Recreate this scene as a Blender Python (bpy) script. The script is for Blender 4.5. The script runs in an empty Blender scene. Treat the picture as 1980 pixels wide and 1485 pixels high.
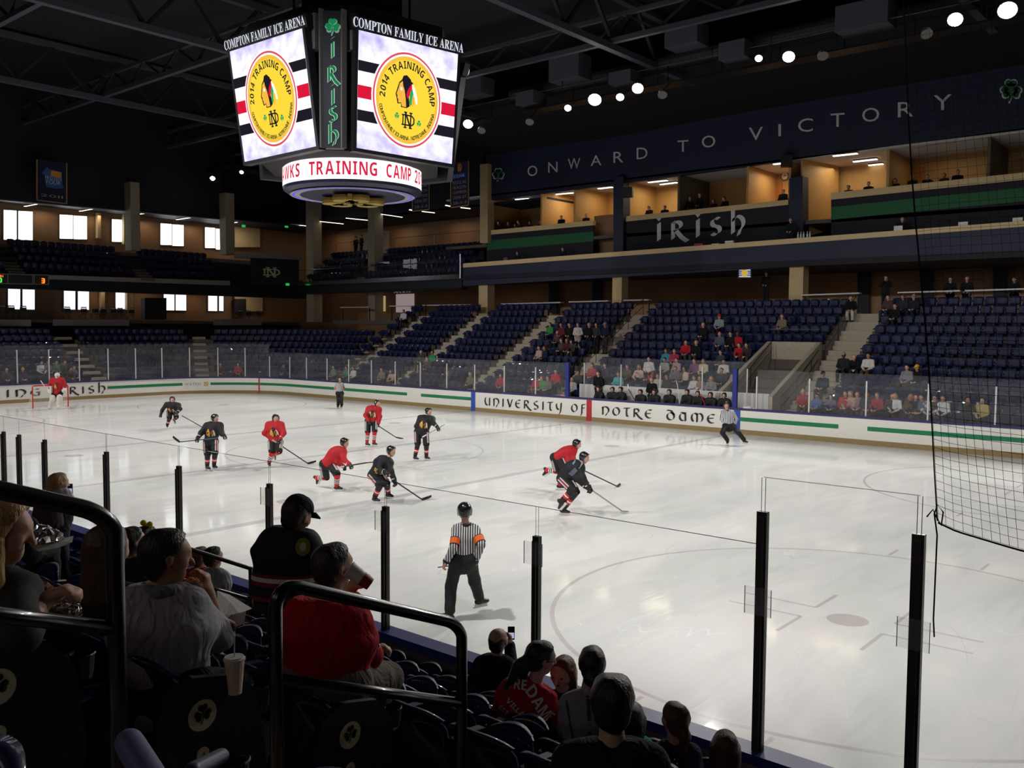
import bpy, math, random
import numpy as np
from mathutils import Vector, Matrix
from mathutils.geometry import tessellate_polygon
random.seed(7); RNG = np.random.default_rng(7)
SC = bpy.context.scene
COL = SC.collection
# ------------------------------------------------------------------ camera
CAMP = np.array([25.306, -21.271, 4.486]); YAW, PITCH, ROLL, FPX = 2.272068, -0.061971, 0.006258, 1746.439
def _cam_axes():
    d = np.array([math.cos(PITCH)*math.cos(YAW), math.cos(PITCH)*math.sin(YAW), math.sin(PITCH)])
    r = np.array([math.sin(YAW), -math.cos(YAW), 0.0]); u = np.cross(r, d)
    c, s = math.cos(ROLL), math.sin(ROLL)
    return c*r+s*u, -s*r+c*u, d
CR, CU, CD = _cam_axes()
cam = bpy.data.cameras.new('camera'); cam.sensor_width = 36.0; cam.lens = FPX*36.0/1980.0
cam.clip_start = 0.05; cam.clip_end = 400
camo = bpy.data.objects.new('camera', cam); COL.objects.link(camo)
camo.matrix_world = Matrix(((CR[0], CU[0], -CD[0], CAMP[0]), (CR[1], CU[1], -CD[1], CAMP[1]), (CR[2], CU[2], -CD[2], CAMP[2]), (0, 0, 0, 1)))
SC.camera = camo
# ------------------------------------------------------------------ world, exposure
w = bpy.data.worlds.new('night_ambient'); SC.world = w; w.use_nodes = True
w.node_tree.nodes['Background'].inputs[0].default_value = (0.5, 0.6, 0.9, 1)
w.node_tree.nodes['Background'].inputs[1].default_value = 0.004
SC.view_settings.view_transform = 'Standard'; SC.view_settings.look = 'None'
SC.view_settings.exposure = 0.0; SC.view_settings.gamma = 1.0; SC.view_settings.use_curve_mapping = False
SC.cycles.max_bounces = 6; SC.cycles.diffuse_bounces = 3; SC.cycles.glossy_bounces = 2; SC.cycles.transparent_max_bounces = 24
SC.cycles.transmission_bounces = 2; SC.cycles.use_denoising = True; SC.cycles.sample_clamp_indirect = 3.0
SC.cycles.caustics_reflective = False; SC.cycles.caustics_refractive = False
# ------------------------------------------------------------------ rink lights (lamps hung at the catwalks, aimed at the ice)
SPOT_W = 6300.0
def spot_lamp(x, y, z, tx, ty, watt=SPOT_W, size=78, col=(1.0, 0.965, 0.90), blend=.55):
    l = bpy.data.lights.new('rink_spot', 'SPOT'); l.energy = watt; l.color = col; l.spot_size = math.radians(size); l.spot_blend = blend
    l.shadow_soft_size = .3
    o = bpy.data.objects.new('rink_spot', l); COL.objects.link(o); o.location = (x, y, z)
    v = Vector((tx-x, ty-y, -z)); o.rotation_euler = v.to_track_quat('-Z', 'Y').to_euler()
    return o
for i_, x_ in enumerate((-25, -15, -5, 5, 15, 25)):
    warm = (1.0, .945, .91) if x_ < -10 else ((1.0, .98, .935) if x_ < 10 else (1.0, .965, .935))
    spot_lamp(x_, 18.0, 16.3, x_*.92, -1.5, col=warm)
    spot_lamp(x_, -18.0, 16.3, x_*.92, 1.5, col=warm)

# unseen area lamps added as dim fill for the camera-side stand
for x_ in (12, 19, 26):
    l_ = bpy.data.lights.new('rear_fill_lamp', 'AREA'); l_.shape = 'RECTANGLE'; l_.size = 5; l_.size_y = 1.5; l_.energy = 25; l_.color = (1, .93, .84)
    o_ = bpy.data.objects.new('rear_fill_lamp', l_); COL.objects.link(o_); o_.location = (x_, -27.5, 9.5); o_.rotation_euler = Vector((0, .75, -.66)).to_track_quat('-Z', 'Y').to_euler()

# ------------------------------------------------------------------ pixel rays -> points on real planes
def ray(px): return CR*((px[0]-990)/FPX) - CU*((px[1]-742.5)/FPX) + CD
def on(px, axis, val):
    d = ray(px); t = (val-CAMP[axis])/d[axis]; return CAMP+t*d
def at_depth(px, t): return CAMP+t*ray(px)
def YP(px, y): return on(px, 1, y)
def XP(px, x): return on(px, 0, x)
# ------------------------------------------------------------------ tagging
def tag(o, label=None, cat=None, group=None, kind=None):
    if label: o['label'] = label
    if cat: o['category'] = cat
    if group: o['group'] = group
    if kind: o['kind'] = kind
    return o
def empty(name, loc=(0, 0, 0), label=None, cat=None, group=None, rotz=0, kind=None):
    o = bpy.data.objects.new(name, None); COL.objects.link(o); o.location = loc; o.rotation_euler = (0, 0, rotz)
    o.empty_display_size = .1
    return tag(o, label, cat, group, kind)
# ------------------------------------------------------------------ materials
MC = {}
def mat(name, col, rough=.6, metal=0.0, noise=0.0, nscale=8.0, emit=0.0, spec=.5, bump=0.0, bscale=60.0, coat=0):
    k = ('m', name, tuple(np.round(col, 4)), rough, metal, noise, emit)
    if k in MC: return MC[k]
    m = bpy.data.materials.new(name); m.use_nodes = True; nt = m.node_tree; b = nt.nodes['Principled BSDF']
    c = (col[0], col[1], col[2], 1)
    b.inputs['Base Color'].default_value = c; b.inputs['Roughness'].default_value = rough; b.inputs['Metallic'].default_value = metal
    b.inputs['Specular IOR Level'].default_value = spec
    if coat: b.inputs['Coat Weight'].default_value = coat; b.inputs['Coat Roughness'].default_value = .06
    if noise or bump:
        tc = nt.nodes.new('ShaderNodeTexCoord')
    if noise:
        n = nt.nodes.new('ShaderNodeTexNoise'); n.inputs['Scale'].default_value = nscale; n.inputs['Detail'].default_value = 4
        nt.links.new(tc.outputs['Object'], n.inputs['Vector'])
        mx = nt.nodes.new('ShaderNodeMix'); mx.data_type = 'RGBA'
        mx.inputs[6].default_value = tuple(max(0, v*(1-noise)) for v in col)+(1,); mx.inputs[7].default_value = tuple(min(1, v*(1+noise)) for v in col)+(1,)
        nt.links.new(n.outputs['Fac'], mx.inputs[0]); nt.links.new(mx.outputs[2], b.inputs['Base Color'])
    if bump:
        n2 = nt.nodes.new('ShaderNodeTexNoise'); n2.inputs['Scale'].default_value = bscale; n2.inputs['Detail'].default_value = 3
        nt.links.new(tc.outputs['Object'], n2.inputs['Vector'])
        bp = nt.nodes.new('ShaderNodeBump'); bp.inputs['Strength'].default_value = bump; bp.inputs['Distance'].default_value = .02
        nt.links.new(n2.outputs['Fac'], bp.inputs['Height']); nt.links.new(bp.outputs['Normal'], b.inputs['Normal'])
    if emit:
        b.inputs['Emission Color'].default_value = c; b.inputs['Emission Strength'].default_value = emit
    MC[k] = m; return m
def srgb(r, g, b):
    f = lambda v: (v/255/12.92) if v/255 <= .04045 else ((v/255+.055)/1.055)**2.4
    return (f(r), f(g), f(b))
def cloth(r, g, b):
    new = ('m', 'cloth', tuple(np.round(srgb(r, g, b), 4)), .85, 0.0, .16, 0.0) not in MC
    m = mat('cloth', srgb(r, g, b), .85, noise=.16, nscale=14, spec=.2, bump=.2, bscale=30)
    if new:   # soft folds on top of the weave
        nt = m.node_tree; tc = [n for n in nt.nodes if n.type == 'TEX_COORD'][0]; bp = [n for n in nt.nodes if n.type == 'BUMP'][0]
        mp = nt.nodes.new('ShaderNodeMapping'); mp.inputs['Rotation'].default_value = (.5, .4, .7); mp.inputs['Scale'].default_value = (1, 1, .45)
        n = nt.nodes.new('ShaderNodeTexNoise'); n.inputs['Scale'].default_value = 7.5; n.inputs['Detail'].default_value = 2; n.inputs['Distortion'].default_value = 2.2
        b2 = nt.nodes.new('ShaderNodeBump'); b2.inputs['Strength'].default_value = .75; b2.inputs['Distance'].default_value = .035
        nt.links.new(tc.outputs['Object'], mp.inputs[0]); nt.links.new(mp.outputs[0], n.inputs['Vector']); nt.links.new(n.outputs['Fac'], b2.inputs['Height']); nt.links.new(b2.outputs[0], bp.inputs['Normal'])
    return m
def emis(name, col, s=1.0):
    k = ('e', name, tuple(np.round(col, 4)), s)
    if k in MC: return MC[k]
    m = bpy.data.materials.new(name); m.use_nodes = True; nt = m.node_tree; nt.nodes.clear()
    e = nt.nodes.new('ShaderNodeEmission'); o = nt.nodes.new('ShaderNodeOutputMaterial')
    e.inputs[0].default_value = (*col, 1); e.inputs[1].default_value = s; nt.links.new(e.outputs[0], o.inputs[0])
    MC[k] = m; return m
def glass_mat(name, clear=.93, haze=.025, tint=(1, 1, 1), rough=.02):
    k = ('g', name)
    if k in MC: return MC[k]
    m = bpy.data.materials.new(name); m.use_nodes = True; nt = m.node_tree; nt.nodes.clear()
    tr = nt.nodes.new('ShaderNodeBsdfTransparent'); tr.inputs[0].default_value = (*tint, 1)
    gl = nt.nodes.new('ShaderNodeBsdfGlossy'); gl.inputs['Roughness'].default_value = rough; gl.inputs[0].default_value = (.9, .92, .95, 1)
    df = nt.nodes.new('ShaderNodeBsdfDiffuse'); df.inputs[0].default_value = (.8, .82, .85, 1)
    lw = nt.nodes.new('ShaderNodeFresnel'); lw.inputs[0].default_value = 1.35
    m1 = nt.nodes.new('ShaderNodeMixShader'); m2 = nt.nodes.new('ShaderNodeMixShader'); o = nt.nodes.new('ShaderNodeOutputMaterial')
    tc = nt.nodes.new('ShaderNodeTexCoord'); mp = nt.nodes.new('ShaderNodeMapping'); mp.inputs['Scale'].default_value = (.35, .35, 1.1)
    n = nt.nodes.new('ShaderNodeTexNoise'); n.inputs['Scale'].default_value = 1.6; n.inputs['Detail'].default_value = 5
    ma = nt.nodes.new('ShaderNodeMath'); ma.operation = 'MULTIPLY'; ma.inputs[1].default_value = haze*2
    nt.links.new(tc.outputs['Object'], mp.inputs[0]); nt.links.new(mp.outputs[0], n.inputs['Vector']); nt.links.new(n.outputs['Fac'], ma.inputs[0])
    ge = nt.nodes.new('ShaderNodeNewGeometry'); ms = nt.nodes.new('ShaderNodeMath'); ms.operation = 'SUBTRACT'; ms.inputs[0].default_value = 1.0; mm = nt.nodes.new('ShaderNodeMath'); mm.operation = 'MULTIPLY'
    nt.links.new(ge.outputs['Backfacing'], ms.inputs[1]); nt.links.new(ms.outputs[0], mm.inputs[0]); nt.links.new(lw.outputs[0], mm.inputs[1])
    nt.links.new(mm.outputs[0], m1.inputs[0]); nt.links.new(tr.outputs[0], m1.inputs[1]); nt.links.new(gl.outputs[0], m1.inputs[2])
    nt.links.new(ma.outputs[0], m2.inputs[0]); nt.links.new(m1.outputs[0], m2.inputs[1]); nt.links.new(df.outputs[0], m2.inputs[2])
    nt.links.new(m2.outputs[0], o.inputs[0]); MC[k] = m; return m
# ------------------------------------------------------------------ mesh builder
class MB:
    def __init__(s): s.v = []; s.f = []; s.m = []
    def add(s, vs, fs, mi=0):
        o = len(s.v); s.v.extend([tuple(map(float, p)) for p in vs]); s.f.extend([tuple(i+o for i in f) for f in fs]); s.m.extend([mi]*len(fs)); return s
    def hexa(s, p, mi=0):      # p: 4 front + 4 back corners (same order)
        return s.add(p, [(0, 1, 2, 3), (7, 6, 5, 4), (0, 4, 5, 1), (1, 5, 6, 2), (2, 6, 7, 3), (3, 7, 4, 0)], mi)
    def box(s, c, d, mi=0, rz=0):
        x, y, z = d[0]/2, d[1]/2, d[2]/2; cs, sn = math.cos(rz), math.sin(rz)
        P = [(-x, -y, -z), (x, -y, -z), (x, -y, z), (-x, -y, z), (-x, y, -z), (x, y, -z), (x, y, z), (-x, y, z)]
        return s.hexa([(c[0]+a*cs-b*sn, c[1]+a*sn+b*cs, c[2]+e) for a, b, e in P], mi)
    def bar(s, a, b, w, h, mi=0, up=(0, 0, 1)):
        a = Vector(a); b = Vector(b); d = (b-a).normalized(); u = Vector(up)
        if abs(d.dot(u)) > .98: u = Vector((0, 1, 0))
        sd = d.cross(u).normalized(); u = sd.cross(d)
        P = []
        for q in (a, b): P += [q-sd*w/2-u*h/2, q+sd*w/2-u*h/2, q+sd*w/2+u*h/2, q-sd*w/2+u*h/2]
        return s.hexa(P, mi)
    def tube(s, pts, r, n=8, mi=0, cap=True):
        pts = [Vector(p) for p in pts]; rs = r if isinstance(r, (list, tuple)) else [r]*len(pts)
        vs = []; prev = None
        for i, p in enumerate(pts):
            d = (pts[min(i+1, len(pts)-1)]-pts[max(i-1, 0)])
            d = d.normalized() if d.length > 1e-9 else Vector((0, 0, 1))
            if prev is None:
                u = Vector((0, 0, 1)) if abs(d.z) < .9 else Vector((1, 0, 0))
            else: u = prev
            sd = d.cross(u)
            if sd.length < 1e-6: sd = d.cross(Vector((0, 1, 0)))
            sd.normalize(); u = sd.cross(d).normalized(); prev = u
            for k in range(n):
                a = 2*math.pi*k/n; vs.append(p+sd*(math.cos(a)*rs[i])+u*(math.sin(a)*rs[i]))
        fs = [(i*n+k, i*n+(k+1) % n, (i+1)*n+(k+1) % n, (i+1)*n+k) for i in range(len(pts)-1) for k in range(n)]
        if cap: fs += [tuple(range(n-1, -1, -1)), tuple((len(pts)-1)*n+k for k in range(n))]
        return s.add(vs, fs, mi)
    def lathe(s, c, prof, n=16, mi=0, axis=(0, 0, 1)):
        ax = Vector(axis).normalized(); c = Vector(c)
        return s.tube_prof(c, ax, prof, n, mi)
    def tube_prof(s, c, ax, prof, n, mi):
        u = Vector((0, 0, 1)) if abs(ax.z) < .9 else Vector((1, 0, 0)); sd = ax.cross(u).normalized(); u = sd.cross(ax)
        vs = [c+ax*h+sd*(math.cos(2*math.pi*k/n)*r)+u*(math.sin(2*math.pi*k/n)*r) for r, h in prof for k in range(n)]
        m = len(prof); fs = [(i*n+k, i*n+(k+1) % n, (i+1)*n+(k+1) % n, (i+1)*n+k) for i in range(m-1) for k in range(n)]
        fs += [tuple(range(n-1, -1, -1)), tuple((m-1)*n+k for k in range(n))]
        return s.add(vs, fs, mi)
    def build(s, name, mats, parent=None, smooth=False, loc=None):
        me = bpy.data.meshes.new(name); me.from_pydata(s.v, [], s.f)
        mats = mats if isinstance(mats, (list, tuple)) else [mats]
        for m in mats: me.materials.append(m)
        if len(mats) > 1: me.polygons.foreach_set('material_index', s.m)
        if smooth: me.polygons.foreach_set('use_smooth', [True]*len(s.f))
        me.update(); o = bpy.data.objects.new(name, me); COL.objects.link(o)
        if parent is not None:
            o.parent = parent
            if loc is None: # verts given in world space: bring them into the parent's frame
                o.matrix_parent_inverse = Matrix.Identity(4)
                inv = parent_inv(parent)
                if inv is not None: me.transform(inv)
        if loc is not None: o.location = loc
        return o
def parent_inv(p):
    M = Matrix.Identity(4); q = p; chain = []
    while q is not None: chain.append(q); q = q.parent
    for q in reversed(chain): M = M @ (Matrix.Translation(q.location) @ q.rotation_euler.to_matrix().to_4x4() @ Matrix.Diagonal((*q.scale, 1)))
    return M.inverted()
def slab(c4, off, mb=None, mi=0):   # c4: four front corners (np), off: vector to the back face
    mb = mb or MB(); off = np.array(off)
    return mb.hexa([tuple(p) for p in c4]+[tuple(np.array(p)+off) for p in c4], mi)
def slabY(pxs, y, depth, mb=None, mi=0): return slab([YP(p, y) for p in pxs], (0, depth, 0), mb, mi)
def slabX(pxs, x, depth, mb=None, mi=0): return slab([XP(p, x) for p in pxs], (-depth, 0, 0), mb, mi)
def copy_thing(o, loc, rotz=None, label=None, group=None, mats=None, scale=None):
    c = o.copy(); COL.objects.link(c); c.location = loc
    if rotz is not None: c.rotation_euler = (0, 0, rotz)
    if scale: c.scale = (scale,)*3
    if label: c['label'] = label
    if group: c['group'] = group
    for ch in o.children:
        d = ch.copy(); COL.objects.link(d); d.parent = c
        if mats and ch.name.split('.')[0] in mats:
            ms = mats[ch.name.split('.')[0]]; ms = ms if isinstance(ms, (list, tuple)) else [ms]
            for i, m in enumerate(ms): d.material_slots[i].link = 'OBJECT'; d.material_slots[i].material = m
        for g in ch.children:
            e = g.copy(); COL.objects.link(e); e.parent = d
            if mats and g.name.split('.')[0] in mats: e.material_slots[0].link = 'OBJECT'; e.material_slots[0].material = mats[g.name.split('.')[0]]
    if mats and 'body' in mats and o.type == 'MESH':
        c.material_slots[0].link = 'OBJECT'; c.material_slots[0].material = mats['body']
    return c
# ------------------------------------------------------------------ flat artwork: polygons and letters laid on a surface by map(u,v)->(x,y,z)
def tri(poly):
    return [tuple(t) for t in tessellate_polygon([[Vector((p[0], p[1], 0)) for p in poly]])]
_GL = {}
def glyph(ch):
    if ch in _GL: return _GL[ch]
    cu = bpy.data.curves.new('g', 'FONT'); cu.body = ch; cu.size = 1.0; cu.resolution_u = 3
    o = bpy.data.objects.new('g', cu); me = bpy.data.meshes.new_from_object(o)
    vs = [(v.co.x, v.co.y) for v in me.vertices]; fs = [tuple(p.vertices) for p in me.polygons]
    xs = [v[0] for v in vs] or [0, .3]
    bpy.data.meshes.remove(me); bpy.data.objects.remove(o); bpy.data.curves.remove(cu)
    _GL[ch] = (vs, fs, min(xs), max(xs)); return _GL[ch]
BOLD = {**{c: chr(0x1D5D4+ord(c)-65) for c in 'ABCDEFGHIJKLMNOPQRSTUVWXYZ'}, **{c: chr(0x1D7EC+int(c)) for c in '0123456789'}}
SERIF = {c: chr(0x1D400+ord(c)-65) for c in 'ABCDEFGHIJKLMNOPQRSTUVWXYZ'}
class Art:
    def __init__(s, fmap, mb=None): s.map = fmap; s.mb = mb or MB(); s.layer = 0
    def poly(s, pts, mi, lay=0):
        s.mb.add([s.map(p[0], p[1], lay) for p in pts], tri(pts), mi)
    def circle(s, c, r, mi, lay=0, n=40, ry=None):
        ry = ry or r
        s.poly([(c[0]+r*math.cos(2*math.pi*k/n), c[1]+ry*math.sin(2*math.pi*k/n)) for k in range(n)], mi, lay)
    def text(s, txt, u0, u1, v, h, mi, lay=0, serif=False, gap=.12, spc=.35, fill=True, bold=False):
        gs = []; x = 0
        for c in txt:
            if c == ' ': x += spc; continue
            vs, fs, a, b = glyph(SERIF.get(c, c) if serif else (BOLD.get(c, c) if bold else c)); gs.append((vs, fs, x-a)); x += (b-a)+gap
        W = max(x-gap, .01); sx = (u1-u0)/W if fill else h/.72
        for vs, fs, dx in gs: s.mb.add([s.map(u0+(p[0]+dx)*sx, v+p[1]*h/.72, lay) for p in vs], fs, mi)
    def arc_text(s, txt, c, r, a0, a1, h, mi, lay=0, up=True, ar=1.0, wx=1.0, bold=True):
        if bold: txt = ''.join(BOLD.get(c, c) for c in txt)
        ws = []
        for ch in txt: ws.append(.3 if ch == ' ' else glyph(ch)[3]-glyph(ch)[2]+.12)
        T = sum(ws); acc = 0; sc = h/.72
        for ch, wd in zip(txt, ws):
            a = a0+(a1-a0)*(acc+wd/2)/T; acc += wd
            if ch == ' ': continue
            vs, fs, l, r_ = glyph(ch); m = (l+r_)/2
            t = a-math.pi/2 if up else a+math.pi/2
            cs, sn = math.cos(t), math.sin(t); px, py = c[0]+r*math.cos(a)*ar, c[1]+r*math.sin(a)
            s.mb.add([s.map(px+((p[0]-m)*sc*wx*cs-p[1]*sc*sn)*ar, py+((p[0]-m)*sc*wx*sn+p[1]*sc*cs), lay) for p in vs], fs, mi)
    def pen(s, strokes, ox, oy, sx, sy, mi, lay=0, nib=.16, ang=.35):
        nx, ny = math.cos(ang)*nib/2, math.sin(ang)*nib/2
        for st in strokes:
            for (x0, y0), (x1, y1) in zip(st[:-1], st[1:]):
                q = [(x0-nx, y0-ny), (x0+nx, y0+ny), (x1+nx, y1+ny), (x1-nx, y1-ny)]
                t = .03  # keep hairlines from vanishing
                q = [(a[0], a[1]+(t if i in (1, 2) else -t)) for i, a in enumerate(q)]
                s.mb.add([s.map(ox+a*sx, oy+b*sy, lay) for a, b in q], [(0, 1, 2, 3)], mi)
def arcp(cx, cy, rx, ry, a0, a1, n=12):
    return [(cx+rx*math.cos(math.radians(a0+(a1-a0)*k/n)), cy+ry*math.sin(math.radians(a0+(a1-a0)*k/n))) for k in range(n+1)]
# broad-nib uncial alphabet (x-height 1)
UNC = {
 'u': (.85, [arcp(.45, .62, .38, .6, 140, 250)+[(.5, .06)], [(.72, 1), (.72, 0)]]),
 'n': (.9, [[(.12, .95), (.16, .5), (.16, 0)], [(.16, .7)]+arcp(.42, .55, .42, .42, 110, -60)+[(.5, -.1)]]),
 'i': (.4, [[(.2, 1), (.2, 0)], [(.16, 1.28), (.24, 1.34)]]),
 'v': (.8, [[(.08, 1), (.42, 0)], [(.42, 0), (.74, 1)]]),
 'e': (.8, [arcp(.5, .5, .42, .48, 60, 300, 14), [(.1, .52), (.62, .56)]]),
 'r': (.95, [[(.14, 1), (.14, 0)], [(.14, .95)]+arcp(.34, .75, .3, .24, 90, -90, 8)+[(.2, .5)], [(.3, .5), (.7, .02), (1.05, -.22)]]),
 's': (.75, [arcp(.4, .74, .26, .24, 50, 270, 9)+arcp(.36, .25, .28, .25, 90, -140, 9)]),
 't': (.75, [[(.05, .95), (.75, 1.0)], [(.4, .95), (.36, .4), (.42, .06), (.6, .02)]]),
 'y': (.9, [arcp(.4, .7, .3, .5, 160, 290), [(.7, 1), (.68, .4), (.6, -.1), (.4, -.42)]]),
 'o': (.9, [arcp(.45, .5, .36, .46, 0, 360, 18)]),
 'f': (.75, [[(.22, 1), (.2, -.1), (.08, -.35)], [(.2, .98), (.68, 1.02)], [(.2, .55), (.6, .6)]]),
 'd': (.95, [arcp(.46, .42, .36, .42, 0, 360, 16), [(.1, 1.1), (.5, 1.05), (.82, .6)]]),
 'a': (.85, [arcp(.4, .45, .32, .42, 60, 300, 12), [(.62, .95), (.66, 0)], [(.2, .95), (.62, .92)]]),
 'm': (1.2, [arcp(.36, .5, .3, .48, 250, 40, 10), [(.6, .95), (.6, 0)], arcp(.84, .5, .3, .48, 140, -70, 10)]),
 'h': (.9, [[(.16, 1.5), (.16, 0)], [(.16, .7)]+arcp(.42, .55, .4, .42, 110, -60)+[(.5, -.15)]]),
 'g': (.9, [arcp(.48, .5, .4, .46, 60, 300, 12), [(.45, .5), (.8, .5)], [(.7, .5), (.7, 0)]]),
 'b': (.85, [[(.18, 1.45), (.16, .1)], arcp(.4, .36, .3, .36, 150, -200, 12)]),
 'p': (.85, [[(.18, .95), (.18, -.45)], arcp(.42, .5, .3, .44, 150, -160, 12)]),
}
def uncial(art, txt, u0, u1, v, h, mi, lay=0, gap=.35, spc=.7, nib=.2, ang=.35):
    W = sum((spc if c == ' ' else UNC[c][0]+gap) for c in txt)-gap
    sx = (u1-u0)/W; x = 0
    for c in txt:
        if c == ' ': x += spc; continue
        art.pen(UNC[c][1], u0+x*sx, v, sx, h, mi, lay, nib, ang); x += UNC[c][0]+gap
def shamrock(art, c, s, mi, lay=0):
    for a in (90, 210-8, 330+8):
        t = math.radians(a); d = (math.cos(t), math.sin(t)); n = (-d[1], d[0])
        for sg in (1, -1):
            art.circle((c[0]+s*(d[0]*.52+n[0]*.2*sg), c[1]+s*(d[1]*.52+n[1]*.2*sg)), s*.27, mi, lay, 16)
        art.poly([(c[0], c[1]), (c[0]+s*(d[0]*.5-n[0]*.46), c[1]+s*(d[1]*.5-n[1]*.46)), (c[0]+s*(d[0]*.5+n[0]*.46), c[1]+s*(d[1]*.5+n[1]*.46))], mi, lay)
    st = [(c[0]-.04*s, c[1]), (c[0]-.02*s, c[1]-.5*s), (c[0]-.22*s, c[1]-.92*s), (c[0]-.1*s, c[1]-.98*s), (c[0]+.08*s, c[1]-.55*s), (c[0]+.05*s, c[1])]
    art.poly(st, mi, lay)
def nd_mono(art, c, s, mi, lay=0):
    def bar(x0, y0, x1, y1, wd):
        dx, dy = x1-x0, y1-y0; L = math.hypot(dx, dy); nx, ny = -dy/L*wd/2, dx/L*wd/2
        art.poly([(c[0]+s*(x0+nx), c[1]+s*(y0+ny)), (c[0]+s*(x1+nx), c[1]+s*(y1+ny)), (c[0]+s*(x1-nx), c[1]+s*(y1-ny)), (c[0]+s*(x0-nx), c[1]+s*(y0-ny))], mi, lay)
    bar(-.42, -.85, -.42, .85, .2); bar(.42, -.85, .42, .85, .2); bar(-.42, .8, .42, -.8, .24)
    for x in (-.42, .42):
        for y in (-.85, .85): bar(x-.24, y, x+.24, y, .16)
    bar(-.8, -.55, -.8, .55, .18); bar(-1.0, .55, .55, .55, .16); bar(-1.0, -.55, .55, -.55, .16)
    bar(.55, .55, .95, .28, .18); bar(.95, .3, .95, -.3, .2); bar(.95, -.28, .55, -.55, .18)
# chief-profile crest: polygons in a box about 2 x 2.3, x to the right, y up
CREST = [
 ('k', [(-.45, 1.1), (-.1, 1.18), (.3, .92), (.42, .62), (.2, .2), (.12, -.2), (.28, -.95), (-.02, -1.12), (-.62, -1.12), (-.62, -.86), (-.98, -.92), (-1.08, -.55), (-1.2, -.25), (-1.02, .2), (-.86, .6), (-.6, .8)]),
 ('y', [(-.52, .72), (-.8, .52), (-.94, .12), (-1.1, -.24), (-1.0, -.36), (-1.02, -.52), (-.92, -.6), (-.9, -.84), (-.6, -.8), (-.52, -1.06), (-.08, -1.06), (-.16, -.5), (-.3, .1), (-.46, .4)]),
 ('w', [(-.72, .3), (-.5, .2), (-.56, .02), (-.74, .08)]),
 ('r', [(.02, .18), (.42, .66), (.44, .3), (.18, -.3), (.0, -.45), (-.12, -.2)]),
 ('g', [(.26, .0), (.52, .4), (.66, .1), (.56, -.6), (.36, -.95), (.2, -.7)]),
 ('w', [(.46, .66), (.74, .36), (1.0, -.2), (1.06, -.74), (.9, -.7), (.62, -.1), (.46, .34)]),
 ('y', [(.56, -.1), (.76, -.32), (.72, -.76), (.48, -.98), (.46, -.6)]),
 ('k', [(.36, .78), (.54, .7), (.5, .6), (.32, .66)]),
]
def crest(art, c, s, idx, lay=0):
    for i, (k, p) in enumerate(CREST): art.poly([(c[0]+q[0]*s, c[1]+q[1]*s) for q in p], idx[k], lay+i*.25)
# ================================================================== figures: smooth bodies grown around a posed skeleton
def N(v): v = np.array(v, float); return v/max(np.linalg.norm(v), 1e-9)
class Prim:   # tapered capsule, optionally flattened (k = width factor along side vector)
    __slots__ = ('a', 'b', 'ra', 'rb', 'side', 'k')
    def __init__(s, a, b, ra, rb=None, side=None, k=1.0):
        s.a = np.array(a, float); s.b = np.array(b, float); s.ra = ra; s.rb = ra if rb is None else rb; s.side = None if side is None else N(side); s.k = k
    def d(s, P):
        ab = s.b-s.a; L = max(ab@ab, 1e-12); t = np.clip(((P-s.a)@ab)/L, 0, 1)
        off = P-s.a-t[..., None]*ab; q = np.einsum('...i,...i->...', off, off)
        if s.side is not None:
            h = off@s.side; q = q-h*h+(h/s.k)**2
        return np.sqrt(np.maximum(q, 0))-(s.ra+(s.rb-s.ra)*t)
    def lo(s): r = max(s.ra, s.rb)*max(1, s.k); return np.minimum(s.a, s.b)-r
    def hi(s): r = max(s.ra, s.rb)*max(1, s.k); return np.maximum(s.a, s.b)+r
def smin(a, b, k):
    h = np.clip(.5+.5*(b-a)/k, 0, 1); return b*(1-h)+a*h-k*h*(1-h)
def field(P, prims, blend, cuts=(), wr=0.0, ws=14.0):
    f = None
    for p in prims:
        d = p.d(P); f = d if f is None else smin(f, d, blend)
    if wr:
        f = f+wr*(np.sin(P[..., 0]*ws+2.1*np.sin(P[..., 2]*ws*.7))*np.sin(P[..., 2]*ws*1.3+1.7*np.sin(P[..., 1]*ws*.8)))
    for pt, n in cuts: f = np.maximum(f, (P-np.array(pt))@N(n))
    return f
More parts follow.
